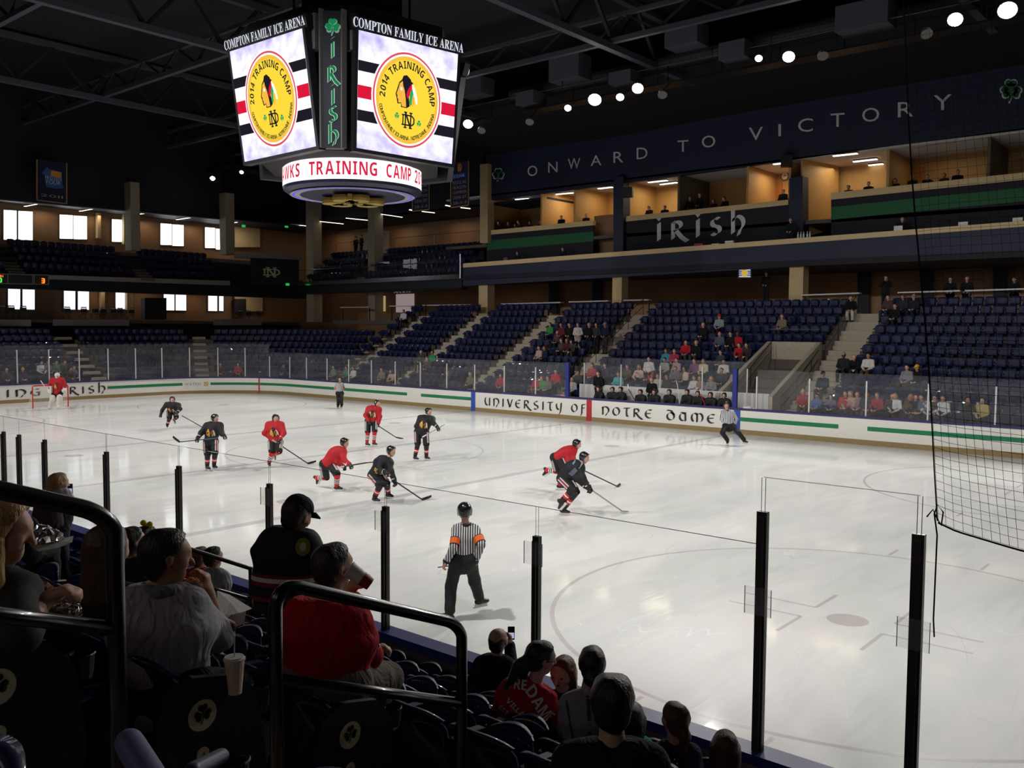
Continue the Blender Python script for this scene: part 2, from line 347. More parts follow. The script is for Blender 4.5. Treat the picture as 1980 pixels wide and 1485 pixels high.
def nets(prims, vox, blend=.03, cuts=(), wr=0.0, ws=14.0):
    lo = np.min([p.lo() for p in prims], 0)-vox*2.5; hi = np.max([p.hi() for p in prims], 0)+vox*2.5
    n = np.ceil((hi-lo)/vox).astype(int)+1
    ax = [lo[i]+vox*np.arange(n[i]) for i in range(3)]
    F = np.full(n, 1.0)
    for p in prims:                       # evaluate each limb only in its own box
        m = blend*1.2+vox*2
        i0 = np.maximum(((p.lo()-m-lo)/vox).astype(int), 0); i1 = np.minimum(((p.hi()+m-lo)/vox).astype(int)+2, n)
        X, Y, Z = np.meshgrid(*[ax[i][i0[i]:i1[i]] for i in range(3)], indexing='ij')
        d = p.d(np.stack([X, Y, Z], -1)); sl = tuple(slice(i0[i], i1[i]) for i in range(3))
        F[sl] = smin(F[sl], d, blend)
    if wr or cuts:
        X, Y, Z = np.meshgrid(*ax, indexing='ij'); P = np.stack([X, Y, Z], -1)
        if wr: F += wr*(np.sin(P[..., 0]*ws+2.1*np.sin(P[..., 2]*ws*.7))*np.sin(P[..., 2]*ws*1.3+1.7*np.sin(P[..., 1]*ws*.8)))
        for pt, nn in cuts: F = np.maximum(F, (P-np.array(pt))@N(nn))
    S = F < 0
    c = [S[i:n[0]-1+i, j:n[1]-1+j, k:n[2]-1+k] for i in (0, 1) for j in (0, 1) for k in (0, 1)]
    cnt = np.sum(c, 0); act = (cnt > 0) & (cnt < 8)
    I = np.argwhere(act); idx = -np.ones(act.shape, int); idx[act] = np.arange(len(I))
    acc = np.zeros((len(I), 3)); num = np.zeros(len(I))
    cor = [(i, j, k) for i in (0, 1) for j in (0, 1) for k in (0, 1)]
    val = {q: F[I[:, 0]+q[0], I[:, 1]+q[1], I[:, 2]+q[2]] for q in cor}
    for q in cor:
        for a in range(3):
            if q[a] == 0:
                r = list(q); r[a] = 1; r = tuple(r); f0, f1 = val[q], val[r]; m = (f0 < 0) != (f1 < 0)
                t = np.where(m, f0/np.where(np.abs(f0-f1) < 1e-12, 1, f0-f1), 0)
                pt = np.array(q, float)[None].repeat(len(I), 0); pt[:, a] += t
                acc[m] += pt[m]; num[m] += 1
    V = lo+vox*(I+acc/np.maximum(num, 1)[:, None]); faces = []
    for a in range(3):
        b, cc = (a+1) % 3, (a+2) % 3
        s0 = [slice(1, n[i]-1) for i in range(3)]; s0[a] = slice(0, n[a]-1); s1 = list(s0); s1[a] = slice(1, n[a])
        A, B = S[tuple(s0)], S[tuple(s1)]; off = np.array([s.start for s in s0])
        for flip in (0, 1):
            E = np.argwhere((A & ~B) if not flip else (~A & B))
            if not len(E): continue
            E = E+off; e = np.eye(3, dtype=int)
            q = [idx[tuple((E-db*e[b]-dc*e[cc]).T)] for db, dc in ((0, 0), (1, 0), (1, 1), (0, 1))]
            Q = np.stack(q if not flip else q[::-1], 1); faces.append(Q[(Q >= 0).all(1)])
    return V, (np.concatenate(faces) if faces else np.zeros((0, 4), int))
def net_obj(name, m, parent, prims, vox, blend=.03, cuts=(), wr=0.0, ws=14.0, origin=None):
    V, Fc = nets(prims, vox, blend, cuts, wr, ws)
    if origin is not None: V = V-np.array(origin)
    me = bpy.data.meshes.new(name); me.vertices.add(len(V)); me.vertices.foreach_set('co', V.astype(np.float32).ravel())
    me.loops.add(Fc.size); me.loops.foreach_set('vertex_index', Fc.astype(np.int32).ravel())
    me.polygons.add(len(Fc)); me.polygons.foreach_set('loop_start', np.arange(0, Fc.size, 4, dtype=np.int32))
    me.polygons.foreach_set('use_smooth', np.ones(len(Fc), bool)); me.update(calc_edges=True); me.validate()
    me.materials.append(m)
    o = bpy.data.objects.new(name, me); COL.objects.link(o)
    if parent is not None: o.parent = parent
    return o
SKIN = mat('skin', srgb(205, 160, 138), .55, noise=.1, nscale=9); SKIN2 = mat('skin', srgb(178, 128, 100), .55, noise=.1, nscale=9); SKIN3 = mat('skin', srgb(96, 64, 48), .5, noise=.1, nscale=9)
def hair_mat(col):
    m = mat('hair', col, .42, noise=.5, nscale=1.0, bump=.6, bscale=1.0); nt = m.node_tree
    tc = [n for n in nt.nodes if n.type == 'TEX_COORD'][0]; mp = nt.nodes.new('ShaderNodeMapping'); mp.inputs['Scale'].default_value = (95, 95, 9)
    nt.links.new(tc.outputs['Object'], mp.inputs[0])
    for n in [n for n in nt.nodes if n.type == 'TEX_NOISE']: n.inputs['Distortion'].default_value = .6; nt.links.new(mp.outputs[0], n.inputs['Vector'])
    [n for n in nt.nodes if n.type == 'BUMP'][0].inputs['Distance'].default_value = .012
    return m
HAIR = {'black': hair_mat(srgb(26, 22, 20)), 'dark': hair_mat(srgb(44, 32, 25)), 'brown': hair_mat(srgb(88, 60, 40)),
        'blond': hair_mat(srgb(176, 138, 84)), 'red': hair_mat(srgb(120, 62, 34)), 'gray': hair_mat(srgb(120, 118, 114))}
EYE = mat('eye', (.02, .015, .012), .2)
LIP = mat('lip', srgb(150, 84, 78), .5)
def head_axes(J):
    f = N(J['face']); up = N(J.get('hup', (0, 0, 1))); s = N(np.cross(f, up)); u = np.cross(s, f); return f, s, u
def head_prims(J, g=1.0):
    f, s, u = head_axes(J); h = J['head']
    P = [Prim(h+u*.035*g-f*.02*g, h+u*.03*g+f*.018*g, .088*g, .084*g, s, .9), Prim(h-u*.03*g+f*.022*g, h-u*.082*g+f*.05*g, .062*g, .036*g, s, 1.05),
         Prim(h+f*.098*g+u*.014*g, h+f*.116*g-u*.03*g, .010*g, .016*g), Prim(h+f*.085*g+u*.035*g-s*.03*g, h+f*.085*g+u*.035*g+s*.03*g, .016*g),
         Prim(h-u*.06*g+f*.07*g-s*.014*g, h-u*.06*g+f*.07*g+s*.014*g, .018*g)]
    for k in (1, -1):
        P.append(Prim(h+s*.084*g*k+u*.018*g-f*.006*g, h+s*.084*g*k-u*.022*g-f*.002*g, .018*g, .012*g, s, .6))
        P.append(Prim(h+s*.042*g*k+f*.06*g-u*.012*g, h+s*.05*g*k+f*.04*g-u*.02*g, .03*g))
    return P
def hand_prims(w, d, pn, thumb, curl=.6, g=1.0):   # wrist, finger direction, palm normal, thumb-side vector
    d = N(d); pn = N(pn-d*(pn@d)); t = N(np.cross(d, pn)); t = t if t@thumb > 0 else -t
    P = [Prim(w, w+d*.03*g, .026*g, .028*g, t, 1.25), Prim(w+d*.03*g, w+d*.078*g, .022*g, .021*g, t, 1.8)]
    for i, (o, L) in enumerate(((.030, .040), (.010, .046), (-.010, .043), (-.029, .034))):
        b = w+d*.085*g+t*o*g; c = curl*(.85+.12*i); d1 = N(d*math.cos(c)+pn*math.sin(c)); d2 = N(d*math.cos(c*2.1)+pn*math.sin(c*2.1))
        m = b+d1*L*g; P += [Prim(b, m, .0098*g, .009*g), Prim(m, m+d2*L*.85*g, .009*g, .0075*g)]
    tb = w+d*.03*g+t*.03*g; td = N(t*.75+d*.55+pn*.45*min(1, curl*1.3)); m = tb+td*.036*g; P += [Prim(tb-t*.012*g, m, .014*g, .011*g), Prim(m, m+N(td+d*.6)*.03*g, .011*g, .009*g)]
    return P
def torso_prims(J, dr=0.0, w=1.0, female=False):
    s = N(J['shR']-J['shL']); pel, neck = J['pel'], J['neck']; ax = neck-pel; ch = pel+ax*.68; up = N(ax)
    wst = pel+ax*.32
    P = [Prim(pel-up*.02, wst, .108*w+dr, .098*w*(.92 if female else 1)+dr, s, 1.38), Prim(wst, ch, .1*w*(.92 if female else 1)+dr, .118*w+dr, s, 1.42), Prim(ch, pel+ax*.84, .118*w+dr, .09*w+dr, s, 1.5),
         ]
    tb_ = (J['shL']+J['shR'])/2+up*.03
    for q in ('shL', 'shR'): P.append(Prim(tb_*.55+J[q]*.45+up*.012, J[q], .06*w+dr, .056*w+dr))
    P.append(Prim(J['shL']*.35+neck*.65-up*.02, J['shR']*.35+neck*.65-up*.02, .055+dr*.8))
    return P
def arm_prims(J, sd, dr=0.0, upto=1.0, w=1.0):
    sh, el, ha = J['sh'+sd], J['el'+sd], J['ha'+sd]
    P = [Prim(sh, el, .056*w+dr, .042*w+dr)]
    if upto > .5: P.append(Prim(el, el+(ha-el)*min(1, (upto-.5)*2), .042*w+dr, .042*w+dr+(-.012*w)*min(1, (upto-.5)*2)))
    else: P[0] = Prim(sh, sh+(el-sh)*upto*2, .058*w+dr, .05*w+dr)
    return P
def leg_prims(J, sd, dr=0.0, w=1.0, upto=1.0, flare=0.0):
    h, k, a = J['hip'+sd], J['kn'+sd], J['an'+sd]
    P = [Prim(h, k, .088*w+dr, .06*w+dr)]
    if upto > .5:
        e = k+(a-k)*(upto-.5)*2; m = k+(e-k)*.35
        P += [Prim(k, m, .058*w+dr, .06*w+dr), Prim(m, e, .06*w+dr, .042*w+dr+flare)]
    return P
def foot_prims(J, sd, dr=0.0):
    a = J['an'+sd]; t = N(J.get('toe'+sd, J['fwd'])); up = np.array(J.get('fup', (0, 0, 1.0)))
    return [Prim(a, a-up*.05-t*.03, .042+dr, .036+dr), Prim(a-up*.045-t*.045, a-up*.055+t*.14, .034+dr, .027+dr, N(np.cross(t, up)), 1.25), Prim(a, a-up*.04+t*.08, .038+dr, .03+dr)]
def fingers_dir(J, sd):
    ha, el = J['ha'+sd], J['el'+sd]; d = J.get('hd'+sd); d = N(ha-el) if d is None else N(d)
    pn = J.get('pn'+sd); pn = np.array((0, 0, -1.0)) if pn is None else np.array(pn, float)
    th = J['shR']-J['shL']; th = th if sd == 'L' else -th
    th = J.get('th'+sd, th)
    return ha, d, pn, np.array(th, float)
def hair_prims(J, style, g=1.0):
    f, s, u = head_axes(J); h = J['head']; cuts = []
    P = [Prim(h+u*.042*g-f*.03*g, h+u*.048*g+f*.012*g, .097*g, .092*g, s, .93)]
    if style == 'short':
        P += [Prim(h-u*.03*g-f*.045*g, h+u*.03*g-f*.04*g, .07*g, .08*g, s, 1.05)]; cuts = [(h+f*.055*g+u*.075*g, f*.9-u*.55)]
    elif style == 'fringe':
        P = [Prim(h-f*.04*g-u*.03*g, h-f*.03*g+u*.02*g, .068*g, .078*g, s, 1.06)]; cuts = [(h+u*.07*g, u), (h+f*.02*g, f)]
    elif style == 'crown':
        P += [Prim(h-u*.03*g-f*.045*g, h+u*.03*g-f*.04*g, .07*g, .08*g, s, 1.05)]; cuts = [(h+f*.055*g+u*.075*g, f*.9-u*.55), (h+u*.126*g, u*1.0+f*.2)]
    elif style in ('long', 'longblond'):
        P += [Prim(h-f*.035*g+u*.0*g, h-f*.06*g-u*.22*g, .088*g, .07*g, s, 1.15)]
        for k in (1, -1): P.append(Prim(h+s*.075*g*k+u*.02*g-f*.0*g, h+s*.085*g*k-u*.22*g-f*.015*g, .034*g, .03*g))
        cuts = [(h+f*.062*g+u*.075*g, f*.95-u*.42)]
    elif style == 'pony':
        P += [Prim(h-u*.03*g-f*.04*g, h+u*.03*g-f*.04*g, .068*g, .08*g, s, 1.05), Prim(h-f*.105*g+u*.0*g, h-f*.125*g-u*.06*g, .035*g, .042*g), Prim(h-f*.125*g-u*.06*g, h-f*.1*g-u*.24*g, .042*g, .018*g)]; cuts = [(h+f*.062*g+u*.07*g, f*.92-u*.5)]
    elif style == 'bun':
        P += [Prim(h-u*.03*g-f*.04*g, h+u*.03*g-f*.04*g, .068*g, .08*g, s, 1.05), Prim(h-f*.11*g-u*.045*g-s*.01, h-f*.128*g-u*.05*g+s*.012, .05*g, .046*g)]; cuts = [(h+f*.062*g+u*.07*g, f*.92-u*.5)]
    return P, cuts
def face_bits(J, parent, g=1.0, origin=None, mouth=True):
    f, s, u = head_axes(J); h = J['head']; o = np.array(origin) if origin is not None else 0
    mb = MB()
    for k in (1, -1):
        c = h+f*.084*g+u*.008*g+s*.034*g*k-o; mb.lathe(c-f*.008*g, [(.001, 0), (.013*g, .006*g), (.014*g, .012*g), (.007*g, .019*g), (.001, .02*g)], 8, 0, tuple(f))
    e = mb.build('eyes', EYE); e.parent = parent
    if mouth:
        mb = MB(); c = h+f*.088*g-u*.052*g-o; mb.add([c-s*.026*g, c-u*.014*g+f*.004*g, c+s*.024*g, c+u*.007*g+f*.004*g, c-u*.001*g+f*.008*g], [(0, 1, 4), (1, 2, 4), (2, 3, 4), (3, 0, 4)])
        e = mb.build('mouth', LIP); e.parent = parent
# ---- lifting a pose: pixel joints -> 3-D joints with true limb lengths
LEN = dict(th=.45, sh=.44, ua=.30, fa=.27)
def lift(px, t_ref, L, sgn, ref):
    r = ray(px); o = CAMP-ref; a = r@r; b = 2*(r@o); c = o@o-L*L; D = b*b-4*a*c
    if D <= 0: return CAMP+r*(-b/(2*a))
    q = math.sqrt(D); t = (-b+sgn*q)/(2*a); return CAMP+r*t
def pose_px(P, scale=1.0, ground=None, foot='L'):
    """P: dict of pixel joints; optional sign dict P['s'] (+1 away from the camera). ground: ankle height of the standing foot."""
    S = P.get('s', {}); J = {}
    gz = .13 if ground is None else ground
    ank = on(P['an'+foot], 2, gz); t0 = P.get('t') or (ank-CAMP)@CD
    t0 += P.get('dt', 0)
    J['hipL'], J['hipR'] = at_depth(P['hipL'], t0+P.get('dhL', 0)), at_depth(P['hipR'], t0+P.get('dhR', 0))
    J['pel'] = (J['hipL']+J['hipR'])/2
    J['shL'], J['shR'] = at_depth(P['shL'], t0+P.get('dsL', P.get('dsh', 0))), at_depth(P['shR'], t0+P.get('dsR', P.get('dsh', 0)))
    J['head'] = at_depth(P['head'], t0+P.get('dhead', P.get('dsh', 0)))
    mid = (J['shL']+J['shR'])/2; J['neck'] = mid+N(J['head']-J['pel'])*.03
    for q in 'LR':
        if 'kn'+q in P:
            J['kn'+q] = lift(P['kn'+q], t0, LEN['th']*scale, S.get('kn'+q, -1), J['hip'+q])
            if q == foot and ground is not False and P.get('t') is None: J['an'+q] = ank
            else: J['an'+q] = lift(P['an'+q], t0, LEN['sh']*scale, S.get('an'+q, 1), J['kn'+q])
            if J['an'+q][2] < gz and ground is not False: J['an'+q] = on(P['an'+q], 2, gz)
        J['el'+q] = lift(P['el'+q], t0, LEN['ua']*scale, S.get('el'+q, -1), J['sh'+q])
        J['ha'+q] = lift(P['ha'+q], t0, LEN['fa']*scale, S.get('ha'+q, -1), J['el'+q])
    f = P['face']  # in view axes: right, away, up
    rt = N((CR[0], CR[1], 0)); aw = N((CD[0], CD[1], 0)); VW = lambda v: N(rt*v[0]+aw*v[1]+np.array((0, 0, v[2])))
    J['face'] = VW(f); J['fwd'] = VW((f[0], f[1], 0)) if 'fwd' not in P else VW(P['fwd'])
    for q in 'LR': J['toe'+q] = VW(P.get('toe'+q, P.get('fwd', (f[0], f[1], 0))))
    if 'hup' in P: J['hup'] = VW(P['hup'])
    J['VW'] = VW; return J
def rebase(J, o):
    return {k: (v-o if (isinstance(v, np.ndarray) and k not in ('face', 'fwd', 'toeL', 'toeR', 'hup', 'hdL', 'hdR', 'pnL', 'pnR', 'thL', 'thR')) else v) for k, v in J.items()}
def decal(name, m, parent, prims, blend, org, dirv, upv, polys, lift_=.006, start=.45, wr=0.0, cuts=()):
    """drops flat polygons [(material index, pts)] onto a body surface; org is where the patch centre is aimed, dirv points at the body"""
    d = N(dirv); up = N(np.array(upv)-d*(np.array(upv)@d)); rt = np.cross(d, up)
    mb = MB()
    for li, (mi, pts, fs) in enumerate(polys):
        pts = np.array(pts, float); Q = org-d*start+pts[:, :1]*rt+pts[:, 1:2]*up; t = np.zeros(len(Q))
        for _ in range(28):
            P = Q+t[:, None]*d; f = field(P, prims, blend, cuts, wr); t += np.clip(f*.8, -.05, .05)
        good = np.abs(field(Q+t[:, None]*d, prims, blend, cuts, wr)) < .02
        fs = [f_ for f_ in fs if all(good[i] for i in f_)]
        if not fs: continue
        mb.add(Q+(t-lift_-li*.0008)[:, None]*d, fs, mi)
    o = mb.build(name, m); o.parent = parent; return o
def fan(pts): return [tuple(t) for t in tri(pts)]
def disc_grid(r, ry=None, n=20, rings=4):
    ry = ry or r; V = [(0, 0)]+[(r*k/rings*math.cos(2*math.pi*i/n), ry*k/rings*math.sin(2*math.pi*i/n)) for k in range(1, rings+1) for i in range(n)]
    F = [(0, 1+i, 1+(i+1) % n) for i in range(n)]+[(1+(k-1)*n+i, 1+k*n+i, 1+k*n+(i+1) % n, 1+(k-1)*n+(i+1) % n) for k in range(1, rings) for i in range(n)]
    return V, F
def dense(pts, step=.03):
    out = []
    for p, q in zip(pts, pts[1:]+pts[:1]):
        L = math.hypot(q[0]-p[0], q[1]-p[1]); n = max(1, int(L/step))
        out += [(p[0]+(q[0]-p[0])*k/n, p[1]+(q[1]-p[1])*k/n) for k in range(n)]
    return out
def band(mb, a, b, ra, rb, t0, t1, mi, n=12, side=None, k=1.0):
    a = np.array(a); b = np.array(b); d = N(b-a); u = N(np.cross(d, (0, 0, 1) if abs(d[2]) < .9 else (1, 0, 0))); v = np.cross(d, u); vs = []
    for t in (t0, t1):
        r = ra+(rb-ra)*t; c = a+(b-a)*t
        for i in range(n):
            an = 2*math.pi*i/n; vs.append(c+(u*math.cos(an)+v*math.sin(an))*r)
    mb.add(vs, [(i, (i+1) % n, n+(i+1) % n, n+i) for i in range(n)], mi)
# ================================================================== palette
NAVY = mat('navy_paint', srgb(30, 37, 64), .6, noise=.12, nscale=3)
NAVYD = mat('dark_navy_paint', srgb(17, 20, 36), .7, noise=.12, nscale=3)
BLK = mat('black_metal', (.012, .012, .014), .38, metal=.3, spec=.5)
BLKP = mat('black_plastic', (.014, .014, .016), .5)
STEELP = mat('painted_truss_steel', srgb(68, 70, 82), .6, noise=.15, nscale=2)
TAN = mat('tan_stone', srgb(196, 172, 132), .8, noise=.15, nscale=6)
GOLD = mat('tan_fascia', srgb(222, 196, 150), .6, noise=.06)
WOOD = mat('honey_wood', srgb(196, 152, 96), .55, noise=.12, nscale=3)
WOODD = mat('brown_wood', srgb(146, 112, 82), .6, noise=.15, nscale=3)
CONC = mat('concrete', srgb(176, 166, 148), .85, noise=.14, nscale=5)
CONCD = mat('dark_concrete', srgb(96, 88, 82), .9, noise=.2, nscale=5)
WHITE = mat('white_board', srgb(240, 238, 230), .45, noise=.03, nscale=6)
GREEN = mat('green_paint', srgb(16, 128, 84), .5)
SIGNW = mat('silver_letter', srgb(214, 216, 220), .45)
STEEL = mat('brushed_steel', srgb(170, 170, 176), .28, metal=.9, noise=.1, nscale=2)
SEATB = mat('navy_seat_plastic', srgb(15, 24, 66), .45, spec=.25, noise=.08, nscale=3, coat=.35)
GLASS = glass_mat('rink_glass', haze=.034)  # noisy pale haze: smudges plus a painted-in veil of reflected light
GLASSN = glass_mat('clean_glass', haze=.006)
# ================================================================== rink outline
HL, HW, RC = 29.8, 14.5, 6.0
SEG_F = 2*(HL-RC); SEG_L = 2*(HW-RC)
def ringat(s, d=0.0):
    """walk the boards anticlockwise from the far side's corner (x=+23.8): returns point, inward normal"""
    q = math.pi/2*RC; s = s % (2*SEG_F+2*SEG_L+4*q); cx, cy = HL-RC, HW-RC
    parts = [('f', SEG_F), ('c', q, (-cx, cy), 90), ('l', SEG_L), ('c', q, (-cx, -cy), 180), ('n', SEG_F), ('c', q, (cx, -cy), 270), ('r', SEG_L), ('c', q, (cx, cy), 0)]
    for p in parts:
        if s <= p[1]+1e-9:
            if p[0] == 'f': return np.array((cx-s, HW+d)), np.array((0, -1.))
            if p[0] == 'l': return np.array((-HL-d, cy-s)), np.array((1., 0))
            if p[0] == 'n': return np.array((-cx+s, -HW-d)), np.array((0, 1.))
            if p[0] == 'r': return np.array((HL+d, -cy+s)), np.array((-1., 0))
            a = math.radians(p[3]+90*s/q); n = np.array((math.cos(a), math.sin(a))); return np.array(p[2])+n*(RC+d), -n
        s -= p[1]
QL = math.pi/2*RC; S_TOT = 2*SEG_F+2*SEG_L+4*QL
S_L0 = SEG_F+QL; S_L1 = S_L0+SEG_L; S_N0 = S_L1+QL; S_N1 = S_N0+SEG_F
def s_far(x): return HL-RC-x
def s_near(x): return S_N0+(x+HL-RC)
def svals(a, b, step=.6):
    n = max(2, int(abs(b-a)/step)+1); return [a+(b-a)*k/n for k in range(n+1)]
def loop_strip(mb, s0, s1, prof, mi=0, step=.25, close=False):
    """prof: closed list of (d, z) swept along the boards"""
    ss = svals(s0, s1, step); n = len(prof); vs = []
    for s in ss:
        for d, z in prof:
            p, _ = ringat(s, d); vs.append((p[0], p[1], z))
    fs = [(i*n+k, i*n+(k+1) % n, (i+1)*n+(k+1) % n, (i+1)*n+k) for i in range(len(ss)-1) for k in range(n)]
    if not close: fs += [tuple(range(n)), tuple((len(ss)-1)*n+k for k in range(n-1, -1, -1))]
    mb.add(vs, fs, mi); return mb
def projpx(P):
    q = np.array(P)-CAMP; return np.array([990+FPX*(q@CR)/(q@CD), 742.5-FPX*(q@CU)/(q@CD)])
_TAB = [(projpx((*ringat(s)[0], .6))[0], s) for s in svals(s_far(19), S_L0+12, .15)]
_TX = np.array([a for a, b in _TAB]); _TS = np.array([b for a, b in _TAB]); _o = np.argsort(_TX)
def s_px(px): return float(np.interp(px, _TX[_o], _TS[_o]))
# ================================================================== ground under everything, ice
mb = MB(); mb.box((0, 0, -.16), (110, 90, .2)); tag(mb.build('floor', CONCD), kind='structure')
def ice_material():
    m = bpy.data.materials.new('ice'); m.use_nodes = True; nt = m.node_tree; b = nt.nodes['Principled BSDF']; L = nt.links.new
    tc = nt.nodes.new('ShaderNodeTexCoord')
    def noise(sc, rot, scale, det=4, dist=0):
        mp = nt.nodes.new('ShaderNodeMapping'); mp.inputs['Scale'].default_value = sc; mp.inputs['Rotation'].default_value = (0, 0, rot)
        n = nt.nodes.new('ShaderNodeTexNoise'); n.inputs['Scale'].default_value = scale; n.inputs['Detail'].default_value = det; n.inputs['Distortion'].default_value = dist
        L(tc.outputs['Object'], mp.inputs[0]); L(mp.outputs[0], n.inputs['Vector']); return n
    n1 = noise((1, .35, 1), .6, .35, 6, 1.2); n2 = noise((1, .3, 1), -.35, .9, 7, 1.6); n3 = noise((1, .09, 1), 1.1, 2.2, 6, 1.8)
    r1 = nt.nodes.new('ShaderNodeValToRGB'); r1.color_ramp.elements[0].position = .3; r1.color_ramp.elements[0].color = (*srgb(222, 226, 222), 1); r1.color_ramp.elements[1].position = .62; r1.color_ramp.elements[1].color = (*srgb(239, 237, 235), 1)
    L(n1.outputs['Fac'], r1.inputs[0])
    r2 = nt.nodes.new('ShaderNodeValToRGB'); r2.color_ramp.elements[0].position = .36; r2.color_ramp.elements[0].color = (.93, .94, .94, 1); r2.color_ramp.elements[1].position = .52; r2.color_ramp.elements[1].color = (1, 1, 1, 1)
    L(n2.outputs['Fac'], r2.inputs[0])
    r3 = nt.nodes.new('ShaderNodeValToRGB'); r3.color_ramp.elements[0].position = .33; r3.color_ramp.elements[0].color = (.95, .96, .96, 1); r3.color_ramp.elements[1].position = .5; r3.color_ramp.elements[1].color = (1, 1, 1, 1)
    L(n3.outputs['Fac'], r3.inputs[0])
    def mul(a, bb):
        x = nt.nodes.new('ShaderNodeMix'); x.data_type = 'RGBA'; x.blend_type = 'MULTIPLY'; x.inputs[0].default_value = 1; L(a, x.inputs[6]); L(bb, x.inputs[7]); return x.outputs[2]
    col = mul(mul(r1.outputs[0], r2.outputs[0]), r3.outputs[0])
    def scratch(rot, scale, width, dist, c):     # skate cuts: thin level lines of a stretched noise
        n = noise((1, .3, 1), rot, scale, 1.5, dist); s_ = nt.nodes.new('ShaderNodeMath'); s_.operation = 'SUBTRACT'; s_.inputs[1].default_value = .5; a_ = nt.nodes.new('ShaderNodeMath'); a_.operation = 'ABSOLUTE'
        r = nt.nodes.new('ShaderNodeMapRange'); r.inputs[1].default_value = 0; r.inputs[2].default_value = width; r.inputs[3].default_value = 1; r.inputs[4].default_value = 0
        m_ = noise((1, 1, 1), rot*2, .5, 3); mr_ = nt.nodes.new('ShaderNodeMapRange'); mr_.inputs[1].default_value = .45; mr_.inputs[2].default_value = .65; mm = nt.nodes.new('ShaderNodeMath'); mm.operation = 'MULTIPLY'
        L(n.outputs['Fac'], s_.inputs[0]); L(s_.outputs[0], a_.inputs[0]); L(a_.outputs[0], r.inputs[0]); L(m_.outputs['Fac'], mr_.inputs[0]); L(r.outputs[0], mm.inputs[0]); L(mr_.outputs[0], mm.inputs[1])
        x = nt.nodes.new('ShaderNodeMix'); x.data_type = 'RGBA'; x.inputs[7].default_value = (*c, 1); L(mm.outputs[0], x.inputs[0]); return x
    for rot, sc, wd, ds, c in ((.3, .5, .0016, 1.5, (.97, .97, .97)), (1.4, .42, .0016, 1.2, (.97, .97, .97)), (2.3, .6, .0018, 1.8, (.97, .97, .97)), (.9, .45, .0012, 1.0, (.6, .62, .63)), (-.6, .8, .0022, 2.0, (.97, .97, .97))):
        x = scratch(rot, sc, wd, ds, c); L(col, x.inputs[6]); col = x.outputs[2]
    L(col, b.inputs['Base Color'])
    mr = nt.nodes.new('ShaderNodeMapRange'); mr.inputs[3].default_value = .38; mr.inputs[4].default_value = .6; L(n2.outputs['Fac'], mr.inputs[0]); L(mr.outputs[0], b.inputs['Roughness'])
    b.inputs['Specular IOR Level'].default_value = .12; b.inputs['IOR'].default_value = 1.31; b.inputs['Coat Weight'].default_value = .55; b.inputs['Coat IOR'].default_value = 1.31; b.inputs['Coat Roughness'].default_value = .07; b.inputs['Coat Tint'].default_value = (1, 1, 1, 1)
    bp = nt.nodes.new('ShaderNodeBump'); bp.inputs['Strength'].default_value = .035; bp.inputs['Distance'].default_value = .05; L(n3.outputs['Fac'], bp.inputs['Height']); L(bp.outputs[0], b.inputs['Normal']); L(bp.outputs[0], b.inputs['Coat Normal'])
    return m
ICE = ice_material()
mb = MB(); ss = svals(0, S_TOT, .8)[:-1]; top = [(*ringat(s, .02)[0], 0.0) for s in ss]; bot = [(x, y, -.05) for x, y, z in top]; n = len(top)
mb.add(top+bot, [tuple(range(n)), tuple(range(2*n-1, n-1, -1))]+[(i, n+i, n+(i+1) % n, (i+1) % n) for i in range(n)])
ice = mb.build('ice_sheet', ICE); tag(ice, 'white scratched ice sheet filling the whole rink inside the boards', 'ice')
def paint(name, col, a):
    m = bpy.data.materials.new(name); m.use_nodes = True; nt = m.node_tree; b = nt.nodes['Principled BSDF']
    b.inputs['Base Color'].default_value = (*col, 1); b.inputs['Alpha'].default_value = a; b.inputs['Roughness'].default_value = .3; return m
PRED = paint('faint_red_under_ice', srgb(150, 100, 112), .22); PGRY = paint('faint_blue_under_ice', srgb(120, 120, 140), .18)
def flat(poly, z): return [(p[0], p[1], z) for p in poly]
def ice_line(name, segs, m, wd, z=.004):
    mb = MB()
    for a, b_ in segs:
        d = N(np.array(b_)-np.array(a)); nn = np.array((-d[1], d[0]))*wd/2; a = np.array(a); b_ = np.array(b_)
        mb.add(flat([a-nn, b_-nn, b_+nn, a+nn], z), [(0, 1, 2, 3)])
    o = mb.build(name, m, ice); return o
def ice_ring(name, c, r, wd, m, z=.005, n=96):
    mb = MB(); vs = []
    for k in range(n):
        a = 2*math.pi*k/n
        for q in (r-wd/2, r+wd/2): vs.append((c[0]+q*math.cos(a), c[1]+q*math.sin(a), z))
    mb.add(vs, [(2*k, 2*k+1, (2*k+3) % (2*n), (2*k+2) % (2*n)) for k in range(n)]); return mb.build(name, m, ice)
XB = 7.64
ice_line('centre_line', [((0, -HW), (0, HW))], PGRY, .26)
for s_ in (1, -1): ice_line('blue_line', [((s_*XB, -HW), (s_*XB, HW))], PGRY, .30)
for s_ in (1, -1): ice_line('goal_line', [((s_*25.6, -13.8), (s_*25.6, 13.8))], PRED, .06)
ice_ring('centre_circle', (0, 0), 4.57, .06, PGRY)
